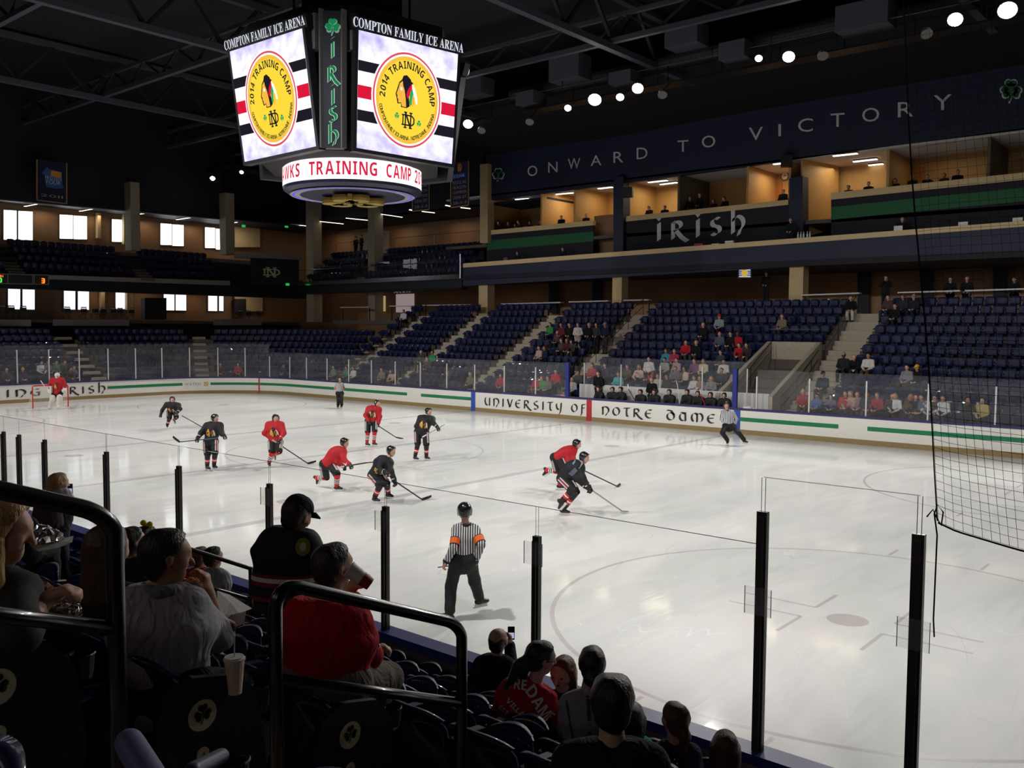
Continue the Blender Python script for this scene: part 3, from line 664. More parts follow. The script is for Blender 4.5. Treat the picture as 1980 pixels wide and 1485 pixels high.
for sx in (1, -1):
    for sy in (1, -1):
        c = (20.43*sx, 7.404*sy); ice_ring('faceoff_circle', c, 4.572, .075, PRED)
        mb = MB(); a_ = Art(lambda u, v, l: (u, v, .005), mb); a_.circle(c, .31, 0); mb.build('faceoff_dot', PRED, ice)
        segs = []
        for ex in (1, -1):
            for ey in (1, -1):
                segs += [((c[0]+ex*.62, c[1]+ey*.3), (c[0]+ex*1.85, c[1]+ey*.3)), ((c[0]+ex*.62, c[1]+ey*.3), (c[0]+ex*.62, c[1]+ey*1.2))]
            for q in (-.28, .28): ice_line('faceoff_hash', [((c[0]+q*3, c[1]+ex*4.6), (c[0]+q*3, c[1]+ex*5.2))], PRED, .06, .0055)
        for k_ in range(0, 8, 2): ice_line('faceoff_mark', segs[k_:k_+2], PRED, .06, .0055)
for q in (-1, 1):
    for y in (1, -1):
        mb = MB(); Art(lambda u, v, l: (u, v, .005), mb).circle((6.1*q, 7.404*y), .31, 0); mb.build('neutral_dot', PRED, ice)
# ================================================================== dasher boards
boards = empty('dasher_boards', (0, HW, 0), 'white rink boards with gold kick plate, navy cap and clear glass around the ice', 'rink boards')
KICK = mat('gold_kickplate', srgb(152, 130, 86), .55, noise=.1)
CAPM = mat('navy_cap_rail', srgb(52, 48, 104), .42, noise=.08)
CAPN = mat('blue_cap_rail', srgb(62, 74, 150), .42, noise=.08)
mb = MB(); loop_strip(mb, 0, S_TOT, [(0, 0), (0, .2), (.12, .2), (.12, 0)], close=True); mb.build('kick_plate', KICK, boards)
mb = MB(); loop_strip(mb, 0, S_TOT, [(.012, .2), (.012, 1.03), (.12, 1.03), (.12, .2)], close=True); mb.build('board_panel', WHITE, boards)
mb = MB(); loop_strip(mb, 0, S_N0, [(-.02, 1.03), (-.02, 1.12), (.2, 1.12), (.2, 1.03)]); mb.build('cap_rail', CAPM, boards)
mb = MB(); loop_strip(mb, S_N0, S_TOT, [(-.02, 1.03), (-.02, 1.115), (.2, 1.115), (.2, 1.03)]); mb.build('cap_rail', CAPN, boards)
mb = MB(); loop_strip(mb, S_N0-3, S_TOT, [(.2, 0), (.2, 1.03), (.26, 1.03), (.26, 0)]); mb.build('back_panel', mat('grey_panel', srgb(118, 108, 98), .8, noise=.12), boards)
def on_board(u, v, lay): p, nn = ringat(-u, 0.012); q = p+nn*(.012+.003*lay); return (q[0], q[1], v)
for a, b_ in ((208, 353), (407, 787), (814, 911), (1430, 1621), (1677, 2040)):
    mb = MB(); ss = svals(s_px(a), s_px(b_), .25); vs = []
    for s in ss:
        for z in (.56, .73): vs.append(on_board(-s, z, 0))
    mb.add(vs, [(2*i, 2*i+1, 2*i+3, 2*i+2) for i in range(len(ss)-1)]); mb.build('green_stripe', GREEN, boards)
BLUEL = mat('blue_line_paint', srgb(44, 84, 176), .5); REDL = mat('red_line_paint', srgb(186, 44, 56), .5)
for x, m, wd in ((-XB, BLUEL, .3), (XB+.12, BLUEL, .3), (0, REDL, .3)):
    mb = MB(); mb.box((x, HW+.003, .53), (wd, .02, 1.03)); mb.build('line_mark', m, boards)
sg = s_px(501); mb = MB(); mb.add([on_board(-sg-.05, .02, 3), on_board(-sg+.05, .02, 3), on_board(-sg+.05, 1.03, 3), on_board(-sg-.05, 1.03, 3)], [(0, 1, 2, 3)]); mb.build('goal_line_mark', REDL, boards)
LET = mat('charcoal_letter', srgb(44, 46, 50), .5)
for txt, a, b_, v, h in (('university', 937, 1088, .36, .42), ('of', 1104, 1133, .38, .4), ('notre', 1163, 1261, .37, .4), ('dame', 1288, 1383, .37, .4), ('ing', 10, 80, .36, .42), ('rish', 134, 204, .36, .42)):
    mb = MB(); ar = Art(on_board, mb); uncial(ar, txt, -s_px(a), -s_px(b_), v, h, 0, 1, nib=.2); mb.build('board_lettering', LET, boards)
mb = MB(); Art(on_board, mb).text('WATCH', -s_px(357), -s_px(388), .56, .17, 0, 1); mb.build('board_lettering', mat('grey_letter', srgb(150, 146, 138), .5), boards)
mb = MB(); nd_mono(Art(on_board, mb), (-s_px(398.5), .64), .16, 0, 1); mb.build('board_monogram', mat('gold_letter', srgb(214, 170, 64), .5), boards)
# ---- glass panes and their posts
POSTW = mat('white_post', srgb(214, 214, 216), .4); POSTB = mat('dark_post', srgb(72, 68, 68), .38, metal=.4)
CLIPM = glass_mat('clip_plastic', haze=.09); GP = mat('glass_edge', srgb(74, 80, 82), .3)
def glass_run(ss, ztop, zpost, pm, pw, gm, first=True, last=True, clips=False):
    for i, s in enumerate(ss):
        p, nn = ringat(s, .09); zt = zpost if not callable(zpost) else zpost(s)
        if (i > 0 or first) and (i < len(ss)-1 or last):
            a = math.atan2(nn[1], nn[0]); mb = MB(); mb.box((p[0], p[1], 1.1+(zt-1.1)/2), (.05, pw, zt-1.1), 0, a)
            if clips: mb.box((p[0]-nn[0]*.03, p[1]-nn[1]*.03, 1.1+(zt-1.14)/2), (.045, pw*.62, zt-1.14), 0, a)
            po = mb.build('glass_post', pm, boards)
            if clips and i % 1 == 0 and (zt > 2.9 or s > s_near(14)):
                mb = MB(); zc = 2.34
                mb.box((p[0]-nn[0]*.06, p[1]-nn[1]*.06, zc), (.006, .22, .22), 0, a); c = mb.build('post_clip', CLIPM, po); mb = MB(); q_ = (p[0]-nn[0]*.06, p[1]-nn[1]*.06); tg = (-nn[1], nn[0])
                for e_ in (-.11, .11): mb.box((q_[0]+tg[0]*e_, q_[1]+tg[1]*e_, zc), (.007, .004, .22), 0, a)
                mb.build('clip_edge', GP, c)
        if i < len(ss)-1:
            q, _ = ringat(ss[i+1], .09); d = N(q-p); zt = ztop if not callable(ztop) else ztop((s+ss[i+1])/2); a = p+d*.016; b2 = q-d*.016
            mb = MB(); mb.hexa([(a[0], a[1], 1.1), (b2[0], b2[1], 1.1), (b2[0], b2[1], zt), (a[0], a[1], zt)]+[(c[0]+nn[0]*.012, c[1]+nn[1]*.012, z) for c, z in ((a, 1.1), (b2, 1.1), (b2, zt), (a, zt))])
            mb.build('glass_pane', gm, boards)
def mk(s0, s1, step): n = max(1, round((s1-s0)/step)); return [s0+(s1-s0)*k/n for k in range(n+1)]
tall = lambda s: 3.3 if (S_L0-7 < s < S_L1+7) else 2.78
tallp = lambda s: 3.05 if (S_L0-7 < s < S_L1+7) else 2.5
glass_run(mk(s_far(22.3), s_far(8.6), 2.2), 2.78, 2.5, POSTW, .055, GLASS)
glass_run(mk(s_far(-1.3), s_far(-22.3), 2.2), 2.78, 2.5, POSTW, .055, GLASS, first=False)
glass_run(mk(s_far(-22.3), S_N0+1.5, 1.75), tall, tallp, POSTW, .055, GLASS, first=False)
xs = [-22.3, -20.1, -17.9, -15.7, -13.5, -11.4, -9.2, -7, -4.8, -2.6, -.4, 1.8, 4.0, 6.15, 7.27, 7.97, 9.05, 11.31, 13.48, 15.66, 17.84, 19.99, 22.27]
glass_run([s_near(x) for x in xs], 2.78, 2.5, POSTB, .075, GLASSN, last=False, clips=True)
glass_run([s_near(22.27), s_near(23.44)]+mk(s_near(23.44)+1.3, S_TOT-2, 1.75), 3.32, 3.05, POSTB, .085, GLASSN, clips=True)
for x in (-1.35, 7.62):   # padded blue posts either side of the players' bench
    mb = MB(); mb.box((x, HW+.06, 1.95), (.2, .14, 1.7)); mb.build('padded_post', mat('blue_pad', srgb(26, 42, 130), .45), boards)
# thin dark edges along the tops of the near panes
mb = MB()
for a, b_, z, r_ in ((-22.3, 22.27, 2.785, .003), (22.27, 23.44, 3.325, .002)): mb.tube([(a, -HW-.09, z), (b_, -HW-.09, z)], r_, 5)
for k_, x_ in enumerate(xs+[23.44]):
    for dx_ in ((-.016, .016) if x_ > 10 else (0,)): mb.tube([(x_+dx_, -HW-.09, 2.45), (x_+dx_, -HW-.09, 3.32 if x_ > 22 else 2.785)], .0028, 4)
mb.build('glass_top_edge', GP, boards)
# ================================================================== seating bowl
TR = .81; D0 = 1.8
ZT = [1.44, 1.76, 2.12, 2.51, 2.94, 3.38, 3.84, 4.30, 4.75, 5.23, 5.68, 6.1]; ZF = [z-.8 for z in ZT]
S_A = s_far(22.0); S_B = S_L1+QL*.7
bowl = empty('seating_bowl', (0, HW+2, 0), 'stepped concrete stand of the lower bowl across the ice', 'stand')
for i in range(12):
    d = D0+TR*i; s1 = S_B if i < 8 else s_far(-23.2)
    mb = MB(); loop_strip(mb, S_A, s1, [(d-.42, -.05), (d-.42, ZF[i]), (d+.42, ZF[i]), (d+.42, -.05)], step=1.0); mb.build('riser', CONCD, bowl)
def far_aisle(x, wd, i1=12):
    mb = MB()
    for i in range(i1):
        y = HW+D0+TR*i; h = (ZF[i]-(ZF[i-1] if i else .25))/2
        mb.box((x, y-.21, ZF[i]+.004-.3), (wd, .44, .6)); mb.box((x, y+.2, ZF[i]+.006-.3), (wd, .42, .6))
        if i+1 < 12: mb.box((x, y+.31, ZF[i]+(ZF[i+1]-ZF[i])/4), (wd, .24, (ZF[i+1]-ZF[i])/2))
    return mb.build('aisle_steps', CONC, bowl)
AISLES = [(9.7, 1.5), (-3.7, 1.1), (-10.0, 1.1), (-16.3, 1.1), (-21.9, 1.1), (19.2, 1.3)]
for x, wd in AISLES: far_aisle(x, wd)
L_AISLE = [(5.3, 1.2), (14.9, 1.5)]
S_AISLE = [S_L0+QL*0-2.2, S_L0+4.2, S_L0+13.0]   # aisles on the corner and the end
def ring_aisle(s, wd, i1=8):
    mb = MB(); 
    for i in range(i1):
        d = D0+TR*i
        for k, (da, zb) in enumerate(((-.2, 0), (.21, .2))):
            p, nn = ringat(s, d+da); a = math.atan2(nn[1], nn[0]); mb.box((p[0], p[1], ZF[i]+zb*.9-.3), (.44, wd, .6), 0, a)
    mb.build('aisle_steps', CONC, bowl)
S_AISLE = [s_px(395), s_px(228), s_px(572)]
for s in S_AISLE: ring_aisle(s, 1.1 if s != S_AISLE[0] else .9)
# ---- stadium seat seen from across the ice
def seat_far_mesh(mb, o, ax, ay, mi=0):
    """o: floor point, ax: sideways unit, ay: forward (towards the ice) unit"""
    def P(x, y, z): return (o[0]+ax[0]*x+ay[0]*y, o[1]+ax[1]*x+ay[1]*y, o[2]+z)
    xs_ = (-.225, -.12, 0, .12, .225); vs = []
    rows = [(-.05, .38, .035), (-.14, .74, .05), (-.165, .80, .045), (-.20, .79, .045), (-.13, .38, .03)]
    for y, z, cv in rows:
        for x in xs_: vs.append(P(x, y+cv*(abs(x)/.225)**2, z-(.035*(abs(x)/.225)**3 if z > .7 else 0)))
    f = [(r*5+k, r*5+k+1, (r+1)*5+k+1, (r+1)*5+k) for r in range(4) for k in range(4)]
    mb.add(vs, f, mi)
    vs = []
    for y, z in ((-.02, .42), (.06, .70), (.10, .70), (.07, .42)):
        for x in (-.2, 0, .2): vs.append(P(x, y+.02*(x == 0), z))
    mb.add(vs, [(r*3+k, r*3+k+1, (r+1)*3+k+1, (r+1)*3+k) for r in range(3) for k in range(2)], mi)
    for x in (-.245,): mb.hexa([P(x-.02, -.1, .56), P(x+.02, -.1, .56), P(x+.02, -.1, .62), P(x-.02, -.1, .62), P(x-.02, .16, .56), P(x+.02, .16, .56), P(x+.02, .16, .62), P(x-.02, .16, .62)], mi)
    mb.hexa([P(-.04, -.08, 0), P(.04, -.08, 0), P(.04, -.08, .44), P(-.04, -.08, .44), P(-.04, .0, 0), P(.04, .0, 0), P(.04, .0, .44), P(-.04, .0, .44)], mi)
bulk = MB(); proto_far = None; n_ind = 0
FAR_SEATS = {}
def in_aisle(x, i): return any(abs(x-a) < wd/2+.27 for a, wd in AISLES) or (6.2 < x < 9.0 and i < 6) 
SEAT_LABEL = 'empty navy plastic stadium seat of the block beside the far steps'
mbp = MB(); seat_far_mesh(mbp, (0, 0, 0), (1, 0), (0, -1))
for i in range(12):
    x = 20.8
    while x > -23.4:
        ind = 10.4 < x < 17.6
        if not in_aisle(x, i) and not (-1.0 < x < 7.4 and i == 0):
            y = HW+D0+TR*i
            if ind and n_ind < 165:
                if proto_far is None: proto_far = mbp.build('stadium_seat', SEATB); tag(proto_far, SEAT_LABEL, 'seat', 'navy seats of the far block'); o = proto_far; o.location = (x, y, ZF[i])
                else: o = copy_thing(proto_far, (x, y, ZF[i]))
                n_ind += 1
            else: seat_far_mesh(bulk, (x, y, ZF[i]), (1, 0), (0, -1))
        x -= .52
for i in range(8):
    d = D0+TR*i; s = SEG_F+.3; k = (RC+d)/RC
    while s < S_B:
        p, nn = ringat(s, d); ds = .52/(k if (s < S_L0 or s > S_L1) else 1)
        if not any(abs(s-a)*(k if s < S_L0 else 1) < .85 for a in S_AISLE): seat_far_mesh(bulk, (p[0], p[1], ZF[i]), (nn[1], -nn[0]), nn)
        s += ds
o = bulk.build('stadium_seats', SEATB); tag(o, 'rows of empty navy plastic seats filling the rest of the stands', 'seats', kind='stuff')
# ---- handrails beside the big steps, vomitory
RAILM = mat('dark_rail', (.03, .028, .028), .4, metal=.5)
def rail(name, pts, posts, h, label, r=.02, mid=True, m=RAILM, group=None):
    e = empty(name, tuple(posts[0]), label, 'railing', group)
    mb = MB(); mb.tube(pts, r, 6)
    if mid: mb.tube([(p[0], p[1], p[2]-h*.45) for p in pts], r*.8, 6)
    mb.build('handrail', m, e)
    for p in posts: mb = MB(); mb.tube([p, (p[0], p[1], p[2]+h)], r*.9, 6); mb.build('post', m, e)
    return e
def stair_rail(x, i0, i1, label, h=.95):
    pts = [(x, HW+D0+TR*i, ZF[i]+h) for i in range(i0, i1+1)]; posts = [(x, HW+D0+TR*i, ZF[i]) for i in range(i0, i1+1, 2)]
    rail('stair_railing', pts, posts, h, label)
stair_rail(8.95, 0, 5, 'dark handrail on the wide concrete steps, lower flight'); stair_rail(8.95, 6, 11, 'dark handrail on the wide concrete steps, upper flight')
stair_rail(-3.7, 1, 11, 'dark handrail on the steps behind the team bench'); stair_rail(-21.9, 2, 11, 'dark handrail on the steps by the corner sections')
stair_rail(19.2, 0, 11, 'dark handrail on the steps behind the hanging net')
vom = empty('vomitory', (7.5, 16, 0), 'concrete tunnel entrance with side walls cut into the stand', 'tunnel entrance')
mb = MB()
for x in (6.25, 8.75): mb.hexa([(x-.1, 15.6, .2), (x+.1, 15.6, .2), (x+.1, 15.6, 1.6), (x-.1, 15.6, 1.6), (x-.1, 20.9, .2), (x+.1, 20.9, .2), (x+.1, 20.9, 3.9), (x-.1, 20.9, 3.9)])
mb.build('side_wall', CONC, vom)
mb = MB(); mb.box((7.5, 20.95, 2.0), (2.7, .15, 3.8)); mb.build('back_wall', CONC, vom)
mb = MB(); mb.tube([(6.25, 20.9, 4.5), (8.75, 20.9, 4.5)], .03, 6); mb.build('top_rail', STEEL, vom)
rail('stair_railing', [(6.6, 16.0, 1.55), (6.6, 20.4, 3.9)], [(6.6, 16.0, .6), (6.6, 18.2, 1.8), (6.6, 20.4, 2.9)], .95, 'dark handrail inside the concrete tunnel entrance')
# ---- players' bench
bench = empty('players_bench', (3.1, 15.4, 0), 'team bench with white back wall behind the boards', 'bench')
mb = MB(); mb.box((3.6, 15.72, .85), (10.1, .06, 1.7)); mb.build('back_wall', mat('bench_white', srgb(205, 205, 205), .5), bench)
mb = MB(); mb.box((3.1, 15.35, .62), (8.6, .32, .06)); mb.box((3.1, 15.35, .36), (8.4, .1, .5)); mb.build('seat_plank', mat('plank', srgb(120, 92, 62), .6), bench)
mb = MB(); mb.box((3.2, 15.25, .13), (10, 1.1, .1)); mb.build('platform', BLKP, bench)
for k in range(5):
    x = -1.2+2.2*k; mb = MB(); mb.box((x, 15.76, 2.2), (.05, .05, 1.1)); mb.build('glass_post', POSTW, bench)
    if k < 4: mb = MB(); mb.box((x+1.1, 15.76, 2.35), (2.12, .012, 1.4)); mb.build('glass_pane', GLASS, bench)
# ================================================================== building shell
ROOF = mat('black_roof_deck', srgb(20, 22, 30), .9, noise=.2, nscale=1)
mb = MB(); mb.box((-5, 0, 21.0), (110, 90, .3)); tag(mb.build('ceiling', ROOF), kind='structure')
XFR, XWN = -39.7, -45.0
YF, YS, YB = 25.8, 27.6, 31.5
def S(name, o): return tag(o, kind='structure')
mb = MB(); mb.box((XWN-.2, 4, 9), (.3, 80, 24)); S('w', mb.build('wall_left', WOODD))
mb = MB(); mb.box((-5, 33.2, 9), (90, .3, 24)); S('w', mb.build('wall_far', WOODD))
mb = MB(); mb.box((40, 0, 9), (.3, 90, 24)); S('w', mb.build('wall_right', NAVYD))
mb = MB(); mb.box((-5, -36, 9), (90, .3, 24)); S('w', mb.build('wall_near', NAVYD))
# ---- far side: press level
mb = MB(); slabY([(895, 517), (2350, 408), (2350, 468), (895, 553)], YF, .35, mb); S('', mb.build('wall_far_fascia', NAVY))
mb = MB(); slabY([(895, 509.5), (2350, 399), (2350, 411), (895, 517.5)], YF-.03, .75, mb); S('', mb.build('trim_1', GOLD))
# deck behind the press counter and the concourse roof under it
zc = YP((1440, 519), YF)[2]
mb = MB(); mb.box((0, 29.3, zc+.15), (44, 7.2, .3)); S('', mb.build('floor_press_level', NAVYD))
mb = MB(); mb.box((-3, 29.4, 4.85), (60, 8.2, .3)); S('', mb.build('floor_far_concourse', CONCD))
# ONWARD wall
mb = MB(); slabY([(940, 300), (1200, 263), (1420, 221), (2350, 58)], YS, .3, MB())
top = [(940, 300), (1200, 263), (1420, 221), (1692, 174), (1980, 125), (2350, 62)]; bot = [(940, 388), (1200, 355), (1420, 325), (1692, 287), (1980, 247), (2350, 196)]
mb = MB()
for k in range(5): slabY([top[k], top[k+1], bot[k+1], bot[k]], YS, .3, mb)
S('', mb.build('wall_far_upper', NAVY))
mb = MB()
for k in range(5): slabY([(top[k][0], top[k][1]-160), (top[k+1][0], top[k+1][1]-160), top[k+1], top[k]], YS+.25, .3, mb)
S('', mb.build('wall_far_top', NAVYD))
# dark sloped panels above the lettering
mb = MB()
for k in range(5):
    a, b_ = YP(top[k], YS), YP(top[k+1], YS); c, d = a+np.array((-.2, -6.5, 1.6)), b_+np.array((-.2, -6.5, 1.6))
    mb.hexa([tuple(q) for q in (a, b_, d, c)]+[tuple(q+np.array((0, 0, .12))) for q in (a, b_, d, c)])
S('', mb.build('ceiling_panels', mat('black_panel', srgb(15, 15, 19), .8)))
def wall_art(y): return lambda u, v, lay: tuple(YP((u, v), y-.012-.004*lay))
onward = empty('wall_lettering', tuple(YP((1430, 270), YS-.02)), 'pale spaced capitals of the slogan on the upper navy wall', 'lettering')
OW = [('O', 1021, 1039, 330.5, 341), ]
let = [('O', 1020, 341, 1039, 321), ('N', 1060, 334, 1078, 314), ('W', 1098, 327, 1122, 307), ('A', 1142, 321, 1163, 301), ('R', 1186, 315, 1205, 294), ('D', 1231, 308, 1252, 286), ('T', 1310, 294, 1331, 272), ('O', 1357, 286, 1383, 263),
       ('V', 1448, 272, 1475, 247), ('I', 1505, 263.5, 1510, 240), ('C', 1543, 256, 1572, 230), ('T', 1606, 246, 1633, 220), ('O', 1667, 236.5, 1700, 209.5), ('R', 1736, 227, 1766, 198), ('Y', 1805, 214, 1840, 184.5)]
for ch, x0, yb, x1, yt in let:
    vs, fs, a, b_ = glyph(ch); sl = -.133; mb = MB(); ys_ = [v[1] for v in vs]; y0, y1 = min(ys_), max(ys_)
    P2 = [YP((x0+(x1-x0)*(p[0]-a)/(b_-a), yb+(yt-yb)*(p[1]-y0)/(y1-y0)+sl*(x1-x0)*((p[0]-a)/(b_-a)-.0)*.5), YS-.03) for p in vs]
    mb.add(P2, fs); mb.build('letter', SIGNW, onward)
DGRN = mat('dark_green', srgb(14, 92, 52), .6)
for c, s in (((963.5, 337), 15), ((1955, 174), 27)):
    e = empty('shamrock_sign', tuple(YP(c, YS-.03)), 'outlined green shamrock on the navy wall ' + ('before the first slogan letter' if c[0] < 1200 else 'after the last slogan letter'), 'sign')
    mb = MB(); ar = Art(lambda u, v, l: tuple(YP((c[0]+u, c[1]-v), YS-.02-.006*l)), mb); shamrock(ar, (0, 0), s, 0, 0); mb.build('outline', SIGNW, e)
    mb = MB(); ar = Art(lambda u, v, l: tuple(YP((c[0]+u, c[1]-v), YS-.02-.006*l)), mb); shamrock(ar, (0, .02*s), s*.86, 0, 1); mb.build('leaf', DGRN, e)
# suite fronts
def front(pxs, name='wall_suite_front', y=YS): mb = MB(); slabY(pxs, y, .2, mb); return S('', mb.build(name, NAVYD))
def strip(name, pxs, m, y=YS-.04, d=.3): mb = MB(); slabY(pxs, y, d, mb); return S('', mb.build(name, m))
front([(941, 446), (1147, 426), (1147, 505), (941, 520)])
strip('trim_2', [(941, 446), (1147, 426), (1147, 435.5), (941, 454.5)], GOLD)
strip('trim_3', [(942, 465.5), (1147, 447.7), (1147, 466.8), (942, 483.7)], DGRN, YS-.02, .1)
front([(1205, 419), (1526, 386), (1526, 470), (1205, 500)])
strip('trim_4', [(1205, 419), (1524, 386), (1524, 396), (1205, 429)], GOLD)
front([(1607, 373), (2350, 294), (2350, 420), (1607, 465)])
strip('trim_5', [(1607, 373), (2350, 294), (2350, 309), (1607, 386)], GOLD)
strip('trim_6', [(1607, 400.5), (2350, 323), (2350, 353), (1607, 425)], DGRN, YS-.02, .1)
for a, b_ in ((1186, 1205), (1526, 1552)): strip('column_navy', [(a, 345), (b_, 340), (b_, 500), (a, 505)], NAVY, YS-.35, .8)
strip('column_tan', [(928, 318), (943, 316), (943, 470), (928, 470)], TAN, YS-.4, .7)
# warm side panels in the gaps (stairs to the boxes)
mb = MB(); slabY([(1149, 418), (1187, 414), (1187, 490), (1149, 494)], YS+.9, .1, mb); S('', mb.build('wall_stair_side', WOODD))
mb = MB(); a, b_ = YP((1552, 303), YS), YP((1552, 460), YS); c, d = YP((1622, 320), YB-.4), YP((1622, 440), YB-.4)
mb.hexa([tuple(q) for q in (a, c, d, b_)]+[tuple(q+np.array((-.1, 0, 0))) for q in (a, c, d, b_)]); S('', mb.build('wall_box_side', WOOD))
# suite shell: back wall, ceiling, partitions
zs = YP((1440, 322), YS)[2]; zf_ = YP((1440, 420), YS)[2]-.4
mb = MB(); mb.box((-1.5, YB+.1, (zs+zf_)/2), (42, .2, zs-zf_+1)); S('', mb.build('wall_suite_back', WOOD))
mb = MB(); mb.box((-1.5, (YS+YB)/2+.1, zs+.1), (42, YB-YS+.2, .12)); S('', mb.build('ceiling_suites', mat('white_ceiling', srgb(206, 200, 196), .8, noise=.08, nscale=2)))
mb = MB(); mb.box((-1.5, (YS+YB)/2, zf_-.15), (42, YB-YS, .2)); S('', mb.build('floor_suites', CONCD))
SUITE_X = []
for px, m in ((941, WOOD), (1047, WOOD), (1111, WOOD), (1205, WOOD), (1312, mat('shaded_partition', srgb(96, 84, 66), .6)), (1445, WOOD), (1526, WOOD), (1715, WOOD), (1909, mat('shaded_partition', srgb(96, 84, 66), .6)), (2200, WOOD)):  # unlit boxes: their shade is put into a darker partition colour
    x = YP((px, 380), YS+.1)[0]; SUITE_X.append(x); mb = MB(); mb.box((x, (YS+YB)/2+.1, (zs+zf_)/2), (.14, YB-YS, zs-zf_)); S('', mb.build('wall_partition', m))
def area_lamp(name, loc, sx, sy, watt, col=(1, .82, .58), down=True):
    l = bpy.data.lights.new(name, 'AREA'); l.shape = 'RECTANGLE'; l.size = sx; l.size_y = sy; l.energy = watt; l.color = col
    o = bpy.data.objects.new(name, l); COL.objects.link(o); o.location = loc; return o
TUBE = emis('fluorescent_tube', (1.0, .9, .74), 2.6)
def strip_light(p0, p1, wd, label, group, watt=0, col=(1, .8, .55)):
    e = empty('ceiling_light', tuple((np.array(p0)+np.array(p1))/2), label, 'ceiling light', group)
    mb = MB(); q = np.array((0, 0, .07)); mb.bar(tuple(p0+q), tuple(p1+q), wd*1.15, .06); mb.build('housing', BLKP, e)
    mb = MB(); mb.bar(tuple(p0), tuple(p1), wd, .04); mb.build('diffuser', TUBE, e)
for (x0, y0), (x1, y1) in (((997, 386), (1022, 384)), ((1029, 392), (1046, 390)), ((1076, 376), (1108, 373)), ((1141, 378), (1163, 375.5)), ((1157, 365), (1184, 362)), ((1254, 353), (1290, 349)), ((1277, 357), (1309, 353)), ((1496, 318), (1516, 315.5)),
                           ((1611, 302), (1658, 297)), ((1650, 313), (1696, 308)), ((1687, 323), (1714, 320))):
    p0, p1 = on((x0, y0), 2, zs-.06), on((x1, y1), 2, zs-.06)
    if p0[1] > YB or p1[1] > YB: p0[1] = min(p0[1], YB-.2); p1[1] = min(p1[1], YB-.2)
    strip_light(p0, p1, .22, 'lit fluorescent strip on the ceiling of a press box', 'press box ceiling lights')
for i, w_ in enumerate((60, 60, 60, 75, 3, 50, 50, 14, 5)):
    x0, x1 = SUITE_X[i], SUITE_X[i+1]; area_lamp('box_lamp', ((x0+x1)/2, (YS+YB)/2+.2, zs-.15), min(2.6, abs(x1-x0)*.6), 1.6, w_*.85, (1, .84, .54))
IR = empty('box_lettering', tuple(YP((1360, 445), YS-.03)), 'big pale uncial letters on the navy front of the middle press box', 'lettering')
mb = MB(); ar = Art(lambda u, v, l: tuple(YP((1268+u*172, 465-u*172*.095-v*33), YS-.03-.003*l)), mb)
gw = [(c_, UNC[c_][0]+.55) for c_ in 'irish']; tot = sum(w_ for _, w_ in gw)-.55; xx = 0
for c_, w_ in gw:
    mb = MB(); ar = Art(lambda u, v, l: tuple(YP((1268+u*172, 465-u*172*.095-v*33), YS-.03-.003*l)), mb); ar.pen(UNC[c_][1], xx/tot, 0, 1/tot, 1, 0, 0, .26, .3)
    if c_ == 'i': u = (xx+.2)/tot; ar.poly([(u-.03, 1.3), (u, 1.5), (u+.03, 1.3), (u, 1.1)], 0, 1)
    xx += w_; mb.build('letter', SIGNW, IR)
# press counter odds and ends
def counter_thing(kind, px, size, m, label, cat):
    p = YP(px, YF+.35); e = MB(); e.box((0, 0, size[2]/2), size); o = e.build(kind, m); o.location = tuple(p+np.array((0, 0, 0))); return tag(o, label, cat)
ztop = lambda px: YP((px, 509.5-(px-895)*.0761), YF)[2]
for k, (px, nm, sz, m, lb, ct) in enumerate((
    (1352, 'red_box', (.55, .2, .14), mat('red', srgb(206, 44, 40), .5), 'red box on the press counter under the big pale letters', 'box'),
    (1385, 'paper_stack', (.45, .3, .06), WHITE, 'low white paper stack on the press counter beside the red box', 'paper'),
    (1411, 'white_box', (.5, .2, .16), WHITE, 'white box on the press counter under the last big letter', 'box'),
    (978, 'laptop', (.34, .05, .22), STEEL, 'grey laptop lid on the press counter by the tan column', 'laptop'),
    (1736, 'laptop', (.42, .05, .26), STEEL, 'grey laptop lid on the press counter behind the net edge', 'laptop'),
    (1861, 'name_card', (.42, .05, .2), WHITE, 'white card on the press counter seen through the net', 'card'),
    (1966, 'name_card', (.42, .05, .2), WHITE, 'white card on the press counter at the edge of view', 'card'))):
    x = YP((px, 470), YF+.3)[0]; o = MB(); o.box((0, 0, sz[2]/2), sz); o = o.build(nm, m); o.location = (x, YF+.3, ztop(px)); tag(o, lb, ct)
for k, px in enumerate((1543, 1548.5, 1554, 1561, 1566)):
    x = YP((px, 455), YF+.3)[0]; b2 = MB(); b2.lathe((0, 0, 0), [(.045, 0), (.05, .02), (.05, .2), (.02, .27), (.02, .31)], 10); o = b2.build('water_bottle', mat('clear_plastic', srgb(190, 196, 200), .2)); o.location = (x, YF+.3, ztop(px))
    b3 = MB(); b3.lathe((0, 0, .31), [(.024, 0), (.024, .03)], 8); b3 = b3.build('cap', WHITE); b3.parent = o
    tag(o, 'clear water bottle of the short row on the press counter', 'bottle', 'bottles on the press counter')
